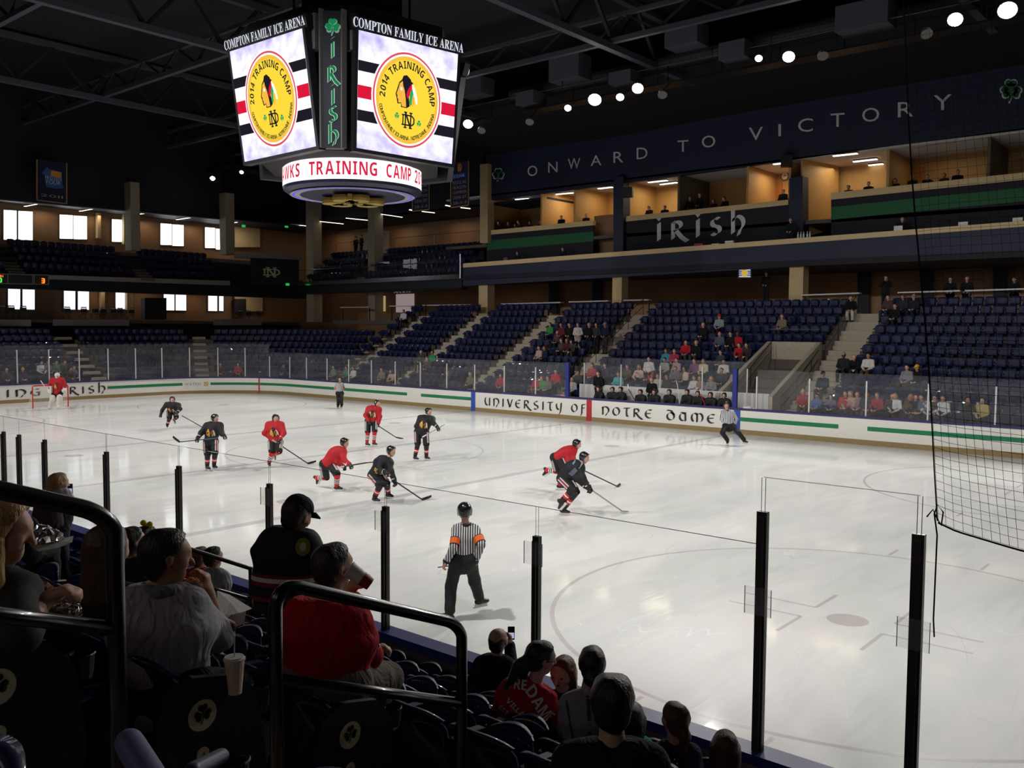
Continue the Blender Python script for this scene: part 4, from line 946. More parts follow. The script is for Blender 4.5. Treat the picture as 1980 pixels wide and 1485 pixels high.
# loudspeakers hung at the navy column
for px, lb in (((1214, 372), 'black loudspeaker hanging beside the navy column over the first wide box'), ((1521, 312), 'black loudspeaker hanging by the second navy column')):
    p = YP(px, YS-.35); e = empty('loudspeaker', tuple(p), lb, 'speaker'); mb = MB(); mb.box(tuple(p), (.62, .45, .62), 0, .4); mb.build('cabinet', BLKP, e); mb = MB(); mb.box(tuple(p+np.array((0, .1, .6))), (.05, .05, .6)); mb.build('bracket', BLK, e)
for px, lb in (((1518, 341), 'round wall clock in the box beside the second navy column'), ((1769, 300), 'round wall clock seen through the net edge'), ((1967, 274), 'round wall clock in the dark end box')):
    p = YP(px, YB-.06); e = empty('wall_clock', tuple(p), lb, 'clock'); mb = MB(); mb.lathe(tuple(p), [(.26, 0), (.26, .06), (.2, .06)], 20, 0, (0, -1, 0)); mb.build('rim', mat('clock_rim', srgb(90, 86, 78), .4), e)
    mb = MB(); mb.lathe(tuple(p+np.array((0, -.062, 0))), [(.2, 0), (.2, .01)], 20, 0, (0, -1, 0)); mb.build('dial', WHITE, e); mb = MB(); mb.box(tuple(p+np.array((.03, -.08, .04))), (.1, .01, .03)); mb.box(tuple(p+np.array((0, -.08, .06))), (.02, .01, .14)); mb.build('hands', BLKP, e)
DOORM = mat('orange_wood_door', srgb(190, 116, 58), .5)
for k, (x0, x1, y0, y1) in enumerate(((1484, 1512, 355, 392), (1751, 1788, 325, 372), (1974, 2010, 306, 345))):
    mb = MB(); slabY([(x0, y0), (x1, y0-3), (x1, y1), (x0, y1+2)], YB-.08, .06, mb); S('', mb.build('door_%d' % (k+1), DOORM))
# ---- far concourse under the press level
for a, b_, y0 in ((925, 942, 548), (1183, 1201, 535), (1524, 1551, 513)):
    p, q = YP((a, 600), YF+.2), YP((b_, 600), YF+.2); zt_ = YP((a, y0), YF)[2]+.4
    mb = MB(); mb.box(((p[0]+q[0])/2, YF+.6, (zt_+4.9)/2), (q[0]-p[0], .75, zt_-4.9)); S('', mb.build('column_stone', TAN))
for k, (x0, x1) in enumerate(((1061, 1076), (1145, 1162), (1658, 1681), (1781, 1804), (1920, 1947))):
    mb = MB(); slabY([(x0, 505), (x1, 505), (x1, 605), (x0, 605)], 32.6, .1, mb); S('', mb.build('trim_dark_panel', NAVYD))
for k, (px, w_) in enumerate(((980, 28), (1130, 24), (1260, 24), (1450, 24), (1640, 40), (1830, 40), (1980, 30))):
    p = YP((px, 545), 30.0); area_lamp('concourse_lamp', (p[0], 29.5, zc-.1), 2.5, 1.0, w_*.45, (1, .82, .62))
CTOP = mat('counter_top', srgb(206, 206, 212), .25, spec=.7)
for k, ((x0, y0), (x1, y1), lb) in enumerate((((972, 588), (1087, 585), 'long shiny drink counter behind the seats under the slogan wall'), ((1103, 584), (1179, 582), 'shiny drink counter just beside the middle stone column'), ((1208, 581), (1257, 580), 'short shiny drink counter past the middle stone column'),
        ((1552, 571), (1664, 567), 'shiny drink counter beside the big stone column'), ((1738, 566), (1858, 562.5), 'shiny drink counter above the block behind the net'), ((1867.5, 562.5), (2060, 556.5), 'shiny drink counter at the far end behind the net'),
        ((820, 590.5), (912, 589.7), 'shiny drink counter behind the corner blocks with a bottle'), ((756, 592), (798, 592), 'small shiny counter before the pale lit shop panel'), ((661, 594.5), (717, 594), 'warm lit counter in front of the dim bar'))):
    a, b_ = YP((x0, y0), 26.0), YP((x1, y1), 26.0); e = empty('drink_counter', tuple((a+b_)/2-np.array((0, 0, .95))), lb, 'counter'); mb = MB(); mb.bar(tuple(a), tuple(b_), .38, .07); mb.build('top', CTOP, e)
    for t in (.04, .96): q = a+(b_-a)*t; mb = MB(); mb.bar(tuple(q-np.array((0, 0, .04))), (q[0], q[1], 4.95), .06, .06); mb.build('leg', BLK, e)
tv = empty('hanging_tv', tuple(YP((1440, 528), YF+.3)), 'small lit screen hanging under the navy fascia', 'tv')
mb = MB(); slabY([(1427, 519), (1453, 518), (1453, 537), (1427, 538)], YF+.15, .08, mb); mb.build('casing', BLKP, tv)
mb = MB(); ar = Art(lambda u, v, l: tuple(YP((1429+22*u, 536-16*v), YF+.14-.005*l)), mb); ar.poly([(0, 0), (1, 0), (1, 1), (0, 1)], 0, 0)
for v0, v1, mi in ((.62, .8, 1), (.4, .56, 1), (.15, .32, 1)): ar.poly([(0, v0), (1, v0), (1, v1), (0, v1)], mi, 1)
ar.circle((.5, .5), .3, 2, 2, 20, .44); mb.build('picture', [emis('tv_white', (.8, .85, 1), .6), emis('tv_blue', (.12, .15, .5), .6), emis('tv_yellow', (.9, .62, .08), .6)], tv)
# ---- shop sign and panel on the corner concourse
mb = MB(); slabY([(765.5, 569), (799.5, 568), (799.5, 604), (765.5, 604)], 32.95, .1, mb); tag(mb.build('lit_panel', emis('lit_panel', srgb(176, 160, 158), .55)), 'pale lit rectangular shop panel on the corner concourse', 'panel')
sg_ = empty('shop_sign', tuple(YP((778, 562), 31.8)), 'small pale letters above the lit shop panel', 'sign'); mb = MB(); ar = Art(lambda u, v, l: tuple(YP((761+34*u, 566.5-.05*34*u-5.4*v), 31.8)), mb); uncial(ar, 'sbeato', 0, 1, 0, 1, 0, 0, gap=.25, nib=.24); mb.build('letters', emis('dim_letter', srgb(150, 150, 146), .5), sg_)
mb = MB(); slabY([(740.5, 572), (744, 572), (744, 602), (740.5, 602)], 32.95, .1, mb); tag(mb.build('door_gap', emis('lit_gap', srgb(196, 170, 116), .6)), 'thin bright gap of a half-open door near the shop sign', 'door gap')
# ================================================================== far upper deck (towards the corner)
mb = MB(); slabY([(577, 545.5), (890, 530), (890, 539), (577, 552.5)], YF-.2, .15, mb); fa = mb.build('deck_fascia', mat('polished_steel', srgb(196, 200, 208), .16, metal=.95, noise=.15, nscale=1.5)); tag(fa, 'polished steel edge of the upper seating deck beside the corner', 'fascia')
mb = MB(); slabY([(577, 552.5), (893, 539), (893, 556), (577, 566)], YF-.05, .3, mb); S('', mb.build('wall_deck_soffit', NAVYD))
zd = [YP((760, y), yy)[2] for y, yy in ((535, YF), (520, 26.7), (506, 27.5), (492, 28.3), (480, 29.1))]
deck = empty('upper_deck', tuple(YP((760, 540), 26.5)), 'dark stepped upper deck above the polished steel edge', 'stand')
xa, xb = YP((585, 540), YF)[0], YP((888, 535), YF)[0]
ub = MB()
for k in range(4):
    y = YF+.4+.85*k; z = zd[k]-.25+.0*k; mb = MB(); mb.box(((xa+xb)/2, y+.1, z-.4), (xb-xa, .86, .9)); mb.build('riser', NAVYD, deck)
    x = xa+.4
    while x < xb-.4:
        if not (abs(x-(xa+.36*(xb-xa))) < .9): seat_far_mesh(ub, (x, y, z+.05), (1, 0), (0, -1))
        x += .55
mb = MB(); mb.box(((xa+xb)/2, 31.2, zd[4]-.5), (xb-xa+3, 4.2, .3)); mb.build('walkway', CONCD, deck)
mb = MB(); xs_ = xa+.36*(xb-xa)
for k in range(8): mb.box((xs_, YF+.2+.45*k, zd[0]-.35+.2*k), (1.1, .45, .2))
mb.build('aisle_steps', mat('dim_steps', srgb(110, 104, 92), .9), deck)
tag(ub.build('upper_deck_seats', SEATB), 'rows of dark navy seats on the upper deck above the steel edge', 'seats', kind='stuff')
mb = MB(); slabY([(577, 523), (890, 491), (890, 530), (577, 545)], YF-.22, .02, mb); gl = mb.build('deck_glass', GLASSN); tag(gl, 'clear glass guard standing on the polished steel edge', 'glass guard')
mb = MB(); pl = [YP(p, YF-.25) for p in ((577, 523), (657, 518), (658, 509), (699, 506), (700, 517), (866, 505))]; mb.tube([tuple(p) for p in pl], .025, 6); mb.build('top_rail', STEEL, gl); mb = MB(); mb.tube([tuple(YP((890, 491), YF-.25)), tuple(YP((890, 538), YF-.25))], .07, 6); mb.build('end_post', STEEL, gl)
for a, b_, y0, y1 in ((592, 606, 376, 492), (712, 725, 383, 486)):
    p, q = YP((a, y0), YF+1.2), YP((b_, y0), YF+1.2); z0, z1 = 0, YP((a, y0), YF+1.2)[2]; mb = MB(); mb.box(((p[0]+q[0])/2, YF+1.6, (4.9+z1)/2), (q[0]-p[0], .9, z1-4.9)); S('', mb.build('column_grey_stone', mat('grey_stone', srgb(150, 140, 122), .85, noise=.12)))
lines = [((762, 461), (924, 446)), ((650, 471), (709, 465))]
for k, (a, b_) in enumerate(lines):
    p, q = YP(a, 29.8), YP(b_, 29.8); rail('deck_railing', [tuple(p), tuple(q)], [(p[0], p[1], p[2]-1.25), ((p[0]+q[0])/2, p[1], (p[2]+q[2])/2-1.25), (q[0], q[1], q[2]-1.25)], 1.25, 'pale-topped rail behind the upper deck seats' + (', long run' if k == 0 else ', short run by the standing pair'), m=STEEL, mid=False)
# bulkhead and ceiling over that walkway
zk = YP((760, 425), 31)[2]
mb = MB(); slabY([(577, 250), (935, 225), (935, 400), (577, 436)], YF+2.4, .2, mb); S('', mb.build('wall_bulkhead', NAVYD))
zk = YP((760, 418), YF+2.4)[2]
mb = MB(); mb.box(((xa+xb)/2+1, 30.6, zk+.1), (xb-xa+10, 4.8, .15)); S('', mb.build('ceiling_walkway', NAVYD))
for (x0, y0), (x1, y1) in (((562, 434), (593, 437)), ((616.5, 428), (663, 433)), ((669.7, 422), (711.5, 426)), ((736, 414), (777, 420)), ((792, 405.5), (798, 407)), ((816.5, 409), (840, 411.6)), ((861, 397), (871, 399)), ((891, 401.5), (909, 403.5))):
    p0, p1 = YP((x0, y0), YF+1.9), YP((x1, y1), YF+2.2); strip_light(p0, p1, .16, 'slim lit strip hanging over the upper deck beside the corner', 'upper deck strip lights')
for px in (640, 760, 870): p = YP((px, 440), 31.5); area_lamp('walkway_lamp', (p[0], 31.5, zk-.15), 2, .6, 22, (1, .78, .54))
# two white door panels
for k, (x0, x1, y0, y1) in enumerate(((738, 752, 446, 491), (701, 711, 450, 490))):
    mb = MB(); slabY([(x0, y0), (x1, y0), (x1, y1), (x0, y1)], 32.9, .08, mb); S('', mb.build('door_%d' % (k+5), mat('pale_door', srgb(170, 160, 150), .6)))
mb = MB(); slabX([(429, 120), (640, 120), (640, 428), (429, 428)], -44.7, .15, mb); S('', mb.build('wall_corner_bulkhead', NAVYD))
# corner wall with monogram
mb = MB(); A, B_ = XP((484, 499), -38.6), YP((578, 502), YF-.1); C_, D_ = YP((578, 552), YF-.1), XP((484, 552), -38.6)
mb.hexa([tuple(q) for q in (A, B_, C_, D_)]+[tuple(q+np.array((-.4, .3, 0))) for q in (A, B_, C_, D_)]); S('', mb.build('wall_corner_block', NAVYD))
def corner_map(u, v, l):
    P_ = A+(B_-A)*u+(D_-A)*(1-v); return tuple(P_+N(np.cross(B_-A, D_-A))*(-.02) if np.cross(B_-A, D_-A)@(CAMP-A) < 0 else P_+N(np.cross(B_-A, D_-A))*.02)
mg = empty('corner_monogram', corner_map(.42, .5, 0), 'pale interlocked letters on the dark corner block of the upper deck', 'sign')
mb = MB(); nd_mono(Art(lambda u, v, l: corner_map(.42+u*.17, .5+v*.2, l), mb), (0, 0), 1, 0); mb.build('letters', mat('ivory', srgb(220, 208, 176), .5), mg)
mb = MB(); p = [XP((452, 490), -39.5), YP((584, 494), YF-.1), YP((584, 502), YF-.1), XP((452, 499), -39.5)]; mb.hexa([tuple(q) for q in p]+[tuple(q+np.array((-.3, .2, 0))) for q in p]); S('', mb.build('trim_corner_ledge', STEEL))
pl_ = mat('pale_plaster', srgb(206, 186, 150), .8, noise=.08)
mb = MB(); slabX([(450, 432), (503, 432), (503, 478), (450, 478)], -44.6, .2, mb); S('', mb.build('wall_corner_upper', pl_))
mb = MB(); slabX([(455, 550), (508, 550), (508, 602), (455, 602)], -44.6, .2, mb); S('', mb.build('wall_corner_lower', pl_))
for loc, w_ in ((tuple(XP((476, 434), -42.6)), 70), (tuple(XP((482, 556), -42.6)), 55), ((-36, 29.5, 7.6), 30), ((-28, 29.5, 7.6), 26), ((-21, 29.5, 7.6), 26)): area_lamp('corner_lamp', loc, 1.6, 1.0, w_*.6, (1, .8, .58))
mb = MB(); slabX([(452, 470), (583, 478), (583, 496), (452, 493)], -39.45, .02, mb); tag(mb.build('corner_glass', GLASSN), 'clear glass guard on the corner ledge above the monogram', 'glass guard')
# ================================================================== end wall: windows, decks
WINL = emis('daylight_pane', (.93, .97, 1.0), 3.2); WINM = emis('daylight_pane_low', (.86, .88, 1.0), 1.5)
FRM = mat('window_frame', srgb(96, 88, 70), .6)
wn = 0
def window(pxs, m, bars=1):
    global wn; wn += 1
    mb = MB(); slabX([(pxs[0][0]-1.2, pxs[0][1]-1), (pxs[1][0]+1.2, pxs[1][1]-1), (pxs[2][0]+1.2, pxs[2][1]+1.2), (pxs[3][0]-1.2, pxs[3][1]+1.2)], XWN+.06, .1, mb); f = S('', mb.build('window_%d' % wn, FRM))
    mb = MB(); slabX(pxs, XWN+.1, .02, mb); mb.build('pane', m, f)
for x0, x1, y0, y1 in ((7.5, 32, 406, 463), (36, 63, 408, 463.5), (116, 141, 415, 461), (143, 168, 417, 462), (217, 240, 424, 467), (311, 332, 432, 473), (333.8, 355, 434, 475), (397, 416, 439.5, 479), (418, 429, 442, 482)):
    window([(x0, y0), (x1, y0+1.5), (x1, y1+.6), (x0, y1)], WINL)
for x0, x1, y0, y1 in ((16, 39, 548.5, 597.5), (44, 67, 548.5, 598), (124, 145.5, 551, 598), (151, 172, 551.5, 598.5), (224, 244, 554, 597), (317, 337, 556.6, 599.7), (340, 360, 557.5, 600), (403, 420, 559, 601), (424, 432, 560, 601)):
    window([(x0, y0), (x1, y0+.6), (x1, y1+.4), (x0, y1)], WINM)
mb = MB(); slabX([(-60, 120), (431, 190), (431, 424), (-60, 380)], -40.8, .2, mb); S('', mb.build('wall_left_bulkhead', NAVYD))
mb = MB(); slabX([(-60, 380), (431, 424), (431, 426), (-60, 382)], -40.75, .3, mb); S('', mb.build('trim_left_bulkhead', mat('grey_trim', srgb(150, 150, 156), .5)))
zl = XP((200, 402.5), -40.8)[2]
mb = MB(); mb.box((-43, 6, zl+.25), (4.6, 50, .15)); S('', mb.build('ceiling_left_upper', NAVYD))
mb = MB(); slabX([(-60, 527), (445, 543), (445, 552), (-60, 534.5)], XFR, .15, mb); tag(mb.build('deck_fascia', mat('satin_steel', srgb(176, 170, 170), .3, metal=.45, noise=.2, nscale=1.2)), 'satin steel edge of the upper deck under the bright windows', 'fascia')
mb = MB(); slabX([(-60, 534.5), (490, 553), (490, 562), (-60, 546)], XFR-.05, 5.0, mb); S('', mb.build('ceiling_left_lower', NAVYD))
zq = [XP((200, y), x)[2] for y, x in ((527, XFR-.3), (514, XFR-1.1), (500, XFR-1.9), (487, XFR-2.7), (474, XFR-3.5))]
udk = empty('upper_deck', (XFR-.5, 5, zq[0]-.5), 'dark stepped upper deck below the row of bright windows', 'stand'); ub = MB()
for k in range(4):
    x = XFR-.35-.82*k; z = zq[k]-.35; mb = MB(); mb.box((x-.1, 6, z-.5), (.85, 44, 1.1)); mb.build('riser', NAVYD, udk)
    y = -14.0
    while y < 20:
        if not (abs(y-3.9) < .8 or abs(y-13.2) < .8): seat_far_mesh(ub, (x, y, z+.05), (0, 1), (1, 0))
        y += .55
for yc in (3.9, 13.2):
    mb = MB()
    for k in range(8): mb.box((XFR-.2-.42*k, yc, zq[0]-.35+.22*k), (.42, 1.1, .22))
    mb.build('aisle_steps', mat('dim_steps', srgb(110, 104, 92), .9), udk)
mb = MB(); mb.box((XFR-4.3, 6, zq[4]-.6), (2.4, 46, .3)); mb.build('walkway', CONCD, udk)
tag(ub.build('upper_deck_seats', SEATB), 'rows of dark navy seats on the upper deck below bright windows', 'seats', kind='stuff')
for (x0, y0), (x1, y1) in (((48.5, 399), (75.4, 393.6)), ((155, 408.4), (184.5, 402.8)), ((266.7, 414.3), (283.7, 412)), ((342, 424.6), (374, 420)), ((448.5, 431), (460, 429.4))):
    p0, p1 = XP((x0, y0), -41.3), XP((x1, y1), -42.4); strip_light(p0, p1, .18, 'slim lit strip on the ceiling above the bright windows', 'window walkway strip lights')
for px in (92, 190, 290, 380): p = XP((px, 440), -44); area_lamp('window_walk_lamp', (-44.2, p[1], zl-.1), .5, 1.2, 14, (1, .76, .5))
for px in (15, 95, 190, 290, 380): p = XP((px, 560), -44); area_lamp('lower_walk_lamp', (-44.0, p[1], XP((200, 556), -44)[2]-.1), .5, 1.5, 9, (1, .76, .5))
for a, b_, y0, y1 in ((247, 265, 352, 484), (431, 448, 373, 492)):
    p, q = XP((a, y0), -40.2), XP((b_, y0), -40.2); zb = XP((a, y1), -40.2)[2]; mb = MB(); mb.box((-40.3, (p[1]+q[1])/2, (p[2]+zb)/2), (.9, q[1]-p[1], p[2]-zb)); S('', mb.build('column_grey_stone', mat('grey_stone', srgb(150, 140, 122), .85, noise=.12)))
for pxs_ in ([(189, 411), (195, 411.5), (195, 461), (189, 460)], [(196, 552), (203, 552), (203, 600), (196, 600)], [(240, 404), (247, 405), (247, 474), (240, 472)], [(246, 554), (257, 554), (257, 600), (246, 599)]):
    mb = MB(); slabX(pxs_, -44.5, .4, mb); S('', mb.build('column_pilaster', TAN))
# lower terrace
ztr = XP((150, 618), XFR)[2]; zbt = XP((150, 630), XFR)[2]
mb = MB(); slabX([(-60, 618), (60, 618), (60, 631), (-60, 631)], XFR, .15, mb); slabX([(103, 618), (250, 618), (250, 630), (103, 630)], XFR, .15, mb); slabX([(415, 617), (506, 617), (506, 629), (415, 629)], XFR+.4, .15, mb)
tag(mb.build('terrace_fascia', mat('satin_steel', srgb(176, 170, 170), .3, metal=.45, noise=.2, nscale=1.2)), 'steel edge of the lower terrace below the folding chairs', 'fascia')
mb = MB(); mb.box((-42.4, 6, ztr-.12), (5.2, 50, .24)); S('', mb.build('floor_terrace', CONCD))
mb = MB(); slabX([(-60, 588), (60, 589), (60, 618), (-60, 618)], XFR-.1, .015, mb); slabX([(103, 589), (250, 591), (250, 618), (103, 618)], XFR-.1, .015, mb); slabX([(415, 592), (506, 593), (506, 617), (415, 617)], XFR+.3, .015, mb)
tag(mb.build('terrace_glass', GLASSN), 'clear glass guard along the lower terrace edge', 'glass guard')
CHB = mat('chair_black', (.012, .012, .014), .45)
def folding_chair(p, label):
    e = empty('folding_chair', tuple(p), label, 'chair', 'folding chairs on the lower terrace')
    mb = MB(); mb.box((p[0], p[1], p[2]+.45), (.42, .42, .05)); mb.build('seat', CHB, e)
    mb = MB(); mb.box((p[0]+.2, p[1], p[2]+.66), (.03, .44, .26)); mb.build('backrest', CHB, e)
    mb = MB(); mb.box((p[0]+.2, p[1], p[2]+.86), (.03, .34, .07)); mb.build('top_slat', mat('pale_slat', srgb(190, 190, 190), .5), e)
    mb = MB(); mb.tube([(p[0]+.2, p[1]-.2, p[2]+.5), (p[0]+.2, p[1]-.18, p[2]+.92), (p[0]+.2, p[1]+.18, p[2]+.92), (p[0]+.2, p[1]+.2, p[2]+.5)], .02, 5); mb.build('back_frame', CHB, e)
    for sx in (1, -1):
        for sy in (1, -1): mb = MB(); mb.tube([(p[0]+.18*sx, p[1]+.2*sy, p[2]), (p[0]-.1*sx, p[1]+.2*sy, p[2]+.45)], .014, 5); mb.build('leg', CHB, e)
for k, px in enumerate((3, 20, 43, 128, 160, 182, 198, 217, 230, 252, 478, 497, 462)): p = XP((px, 615), -40.6 if px < 300 else -40.3); folding_chair((p[0], p[1], ztr), 'black folding chair with pale back slat on the glass-fronted terrace')
for x0, x1, y0, y1, lb in ((280, 322, 576, 618, 'dark boxy drinks cart on the lower terrace'), (458, 476, 578, 604, 'dark cabinet against the pale corner wall')):
    mb = MB(); slabX([(x0, y0), (x1, y0), (x1, y1), (x0, y1)], -41.2 if x0 < 400 else -44.2, .6, mb); tag(mb.build('cabinet', BLKP), lb, 'cabinet')
# score clock on the end fascia
sc_ = empty('score_clock', tuple(XP((47, 540), XFR+.3)), 'dark digital score clock with orange and green digits on the end fascia', 'scoreboard')
mb = MB(); slabX([(-60, 528), (94, 532), (94, 550), (-60, 547)], XFR+.3, .25, mb); mb.build('case', BLKP, sc_)
mb = MB(); edge = lambda a, b_: mb.bar(tuple(XP(a, XFR+.32)), tuple(XP(b_, XFR+.32)), .05, .05)
for a, b_ in (((-60, 528), (94, 532)), ((-60, 547), (94, 550)), ((15, 530), (15, 549)), ((63, 531), (63, 550)), ((94, 532), (94, 550)), ((66, 531), (66, 550))): edge(a, b_)
mb.build('frame', mat('frame_grey', srgb(150, 150, 150), .4), sc_)
def seg_digit(ch, x, y, w_, h, m):
    on_ = {'3': 'abgcd', '0': 'abcdef', '1': 'bc'}[ch]; mb = MB(); S_ = {'a': ((0, 1), (1, 1)), 'b': ((1, 1), (1, .5)), 'c': ((1, .5), (1, 0)), 'd': ((0, 0), (1, 0)), 'e': ((0, 0), (0, .5)), 'f': ((0, .5), (0, 1)), 'g': ((0, .5), (1, .5))}
    for k in on_: a, b_ = S_[k]; mb.bar(tuple(XP((x+a[0]*w_, y-a[1]*h), XFR+.35)), tuple(XP((x+b_[0]*w_, y-b_[1]*h), XFR+.35)), .07, .07)
    mb.build('digit', m, sc_)
ORG = emis('led_orange', (1, .16, .02), 2.2); LGR = emis('led_green', (.1, .9, .1), .9)
seg_digit('3', 81, 547, 4.5, 8, ORG); seg_digit('0', -2, 545.5, 4.5, 7.5, LGR)
mb = MB(); Art(lambda u, v, l: tuple(XP((-8+14*u, 536-5*v), XFR+.35)), mb).text('WIN', 0, 1, 0, .9, 0, 0); mb.build('letters', ORG, sc_)
# exit signs
for px, pl, lb in (((471, 437), -41, 'small green exit sign on the upper corner ceiling, first one'), ((554, 438), -41, 'small green exit sign above the upper corner terrace, second one'), ((556, 550), -38, 'small green exit sign under the corner monogram block')):
    p = XP(px, pl); mb = MB(); mb.box(tuple(p), (.1, .3, .2)); x_ = mb.build('exit_sign', emis('exit_green', (.02, .5, .08), .8)); tag(x_, lb, 'sign'); mb = MB(); mb.box((p[0], p[1], p[2]+.5), (.03, .03, .8)); mb.build('stem', BLK, x_)
# ================================================================== roof trusses, ducts, baffles
WEBM = mat('dark_web_steel', srgb(30, 30, 36), .7)
XT = (-44, -29.0, -14.6, .2, 15.0, 29.5)
for k, x in enumerate(XT):
    e = empty('roof_truss', (x, 0, 18), 'grey steel roof truss spanning the hall, number %d from the window end' % (k+1) if 0 else 'grey steel roof truss spanning across the rink ' + ('over the window end', 'over the far goal end', 'beyond the hanging scoreboard', 'at the hanging scoreboard', 'on the near side of the scoreboard', 'over the hanging net end')[k], 'truss')
    mb = MB(); mb.box((x, -1, 18.0), (.36, 66, .3)); mb.box((x, -1, 20.5), (.36, 66, .3)); mb.build('chord', STEELP, e)
    mb = MB(); y = -32
    while y < 31:
        mb.bar((x, y, 18.1), (x, y+2, 20.4), .16, .16); mb.bar((x, y+2, 20.4), (x, y+4, 18.1), .16, .16); y += 4
    mb.build('web', WEBM, e)
for k, y in enumerate((-27, -15.5, -4.2, 5, 15.6, 24)):
    e = empty('cross_beam', (0, y, 18.2), 'long grey steel beam along the hall between roof trusses, ' + ('above the camera stand', 'over the camera-side boards', 'just this side of centre ice', 'just past centre ice', 'over the bench-side ice', 'over the far stand')[k], 'beam')
    mb = MB(); mb.box((-5, y, 18.25), (84, .26, .24)); mb.build('lower_flange', STEELP, e); mb = MB(); mb.box((-5, y, 19.4), (84, .2, .2)); mb.build('upper_flange', STEELP, e)
    mb = MB(); x = -44
    while x < 34: mb.bar((x, y, 18.3), (x+1.8, y, 19.4), .1, .1); mb.bar((x+1.8, y, 19.4), (x+3.6, y, 18.3), .1, .1); x += 3.6
    mb.build('web', WEBM, e)
DUCT = mat('grey_duct', srgb(60, 60, 66), .5, metal=.3)
d_ = empty('air_duct', (0, 20, 17.6), 'round dark air duct running along the roof over the far lights', 'duct')
a, b_ = YP((992, 186), 20), YP((1216, 138), 20); c2 = YP((1700, 30), 20)
mb = MB(); mb.tube([tuple(a), tuple(b_), tuple(c2)], .42, 14); mb.build('pipe', DUCT, d_)
for k, (x0, y0, x1, y1) in enumerate(((1297, 57, 1359, 85), (1074, 118, 1131, 151), (1189, 146, 1231, 160), (1401, 90, 1450, 112), (1010, 184, 1044, 201), (901, 160, 943, 182), (1625, 20, 1725, 48))):
    p, q = YP((x0, y0), 19), YP((x1, y1), 19); mb = MB(); mb.box(tuple((p+q)/2), (q[0]-p[0], 1.2, max(.25, p[2]-q[2]))); tag(mb.build('roof_unit', mat('grey_unit', srgb(74, 76, 88), .6)), 'grey boxy air diffuser hanging under the roof trusses', 'air unit', 'air units under the roof')
# catwalk with floodlights
cw = empty('light_catwalk', (0, 18, 16.6), 'dark steel catwalk carrying the floodlights along the far side', 'catwalk')
mb = MB(); mb.box((-5, 19.2, 16.75), (80, .9, .08)); mb.build('deck', BLK, cw)
mb = MB(); mb.tube([(-45, 18.7, 17.6), (35, 18.7, 17.6)], .03, 5); mb.tube([(-45, 19.7, 17.6), (35, 19.7, 17.6)], .03, 5)
for x in range(-44, 35, 3): mb.tube([(x, 18.7, 16.75), (x, 18.7, 18.0)], .025, 5); mb.tube([(x, 19.7, 16.75), (x, 19.7, 18.0)], .025, 5)
mb.build('guard_rail', RAILM, cw)
LAMP = emis('flood_lens', (1, .97, .9), 30.0); LAMPD = emis('flood_lens_dim', (1, .97, .9), 6.0); HOUS = mat('lamp_housing', srgb(120, 120, 124), .35, metal=.7)
for k, (px, r, m, wd) in enumerate((((905, 240), .30, LAMP, 'beside the hanging scoreboard'), ((1098, 209), .2, LAMPD, 'first of the cluster past the scoreboard'), ((1150, 193), .36, LAMP, 'biggest of the cluster past the scoreboard'), ((1199, 188), .22, LAMPD, 'between the two big ones of the cluster'), ((1233, 171), .30, LAMP, 'last of the cluster past the scoreboard'),
        ((1467, 113), .18, LAMPD, 'small one over the second slogan word'), ((1525, 110), .28, LAMP, 'bright one over the second slogan word'), ((1847, 38), .30, LAMP, 'first of the pair at the upper corner'), ((1948, 20), .36, LAMP, 'second of the pair at the upper corner'), ((411, 345), .2, LAMP, 'over the window end of the hall'), ((467, 333), .16, LAMPD, 'small one nearer the scoreboard over the window end'))):
    p = YP(px, 18.0); e = empty('floodlight', tuple(p), 'glowing floodlight on the dark catwalk, ' + wd, 'floodlight'); ax = N(CAMP*.55+np.array((p[0]*.45, 0, 0))-p); ax = N(np.array((ax[0], ax[1], -.9)))
    mb = MB(); mb.lathe(tuple(p-ax*.34), [(.08, 0), (r*.7, .1), (r, .34), (r*.96, .34)], 16, 0, tuple(ax)); mb.build('housing', HOUS, e)
    mb = MB(); mb.lathe(tuple(p), [(r*.93, 0), (r*.8, .05), (.01, .09)], 16, 0, tuple(ax)); mb.build('lens', m, e)
    mb = MB(); mb.tube([tuple(p-ax*.25), (p[0], 18.85, 16.74)], .03, 5); mb.build('bracket', BLK, e)
for k, px in enumerate(((1025, 229), (1281, 176), (1590, 100), (1790, 57), (932, 246))):
    p = YP(px, 18.2); e = empty('floodlight', tuple(p), 'unlit grey floodlight on the catwalk ' + ('before the cluster', 'after the cluster', 'over the second slogan word', 'before the corner pair', 'touching the scoreboard edge')[k], 'floodlight'); mb = MB(); mb.lathe(tuple(p), [(.06, 0), (.2, .12), (.24, .3)], 12, 0, (.3, -.5, -.8)); mb.build('housing', mat('bare_metal', srgb(150, 150, 146), .4, metal=.5), e); mb = MB(); mb.tube([tuple(p), (p[0], 18.85, 16.74)], .025, 5); mb.build('bracket', BLK, e)
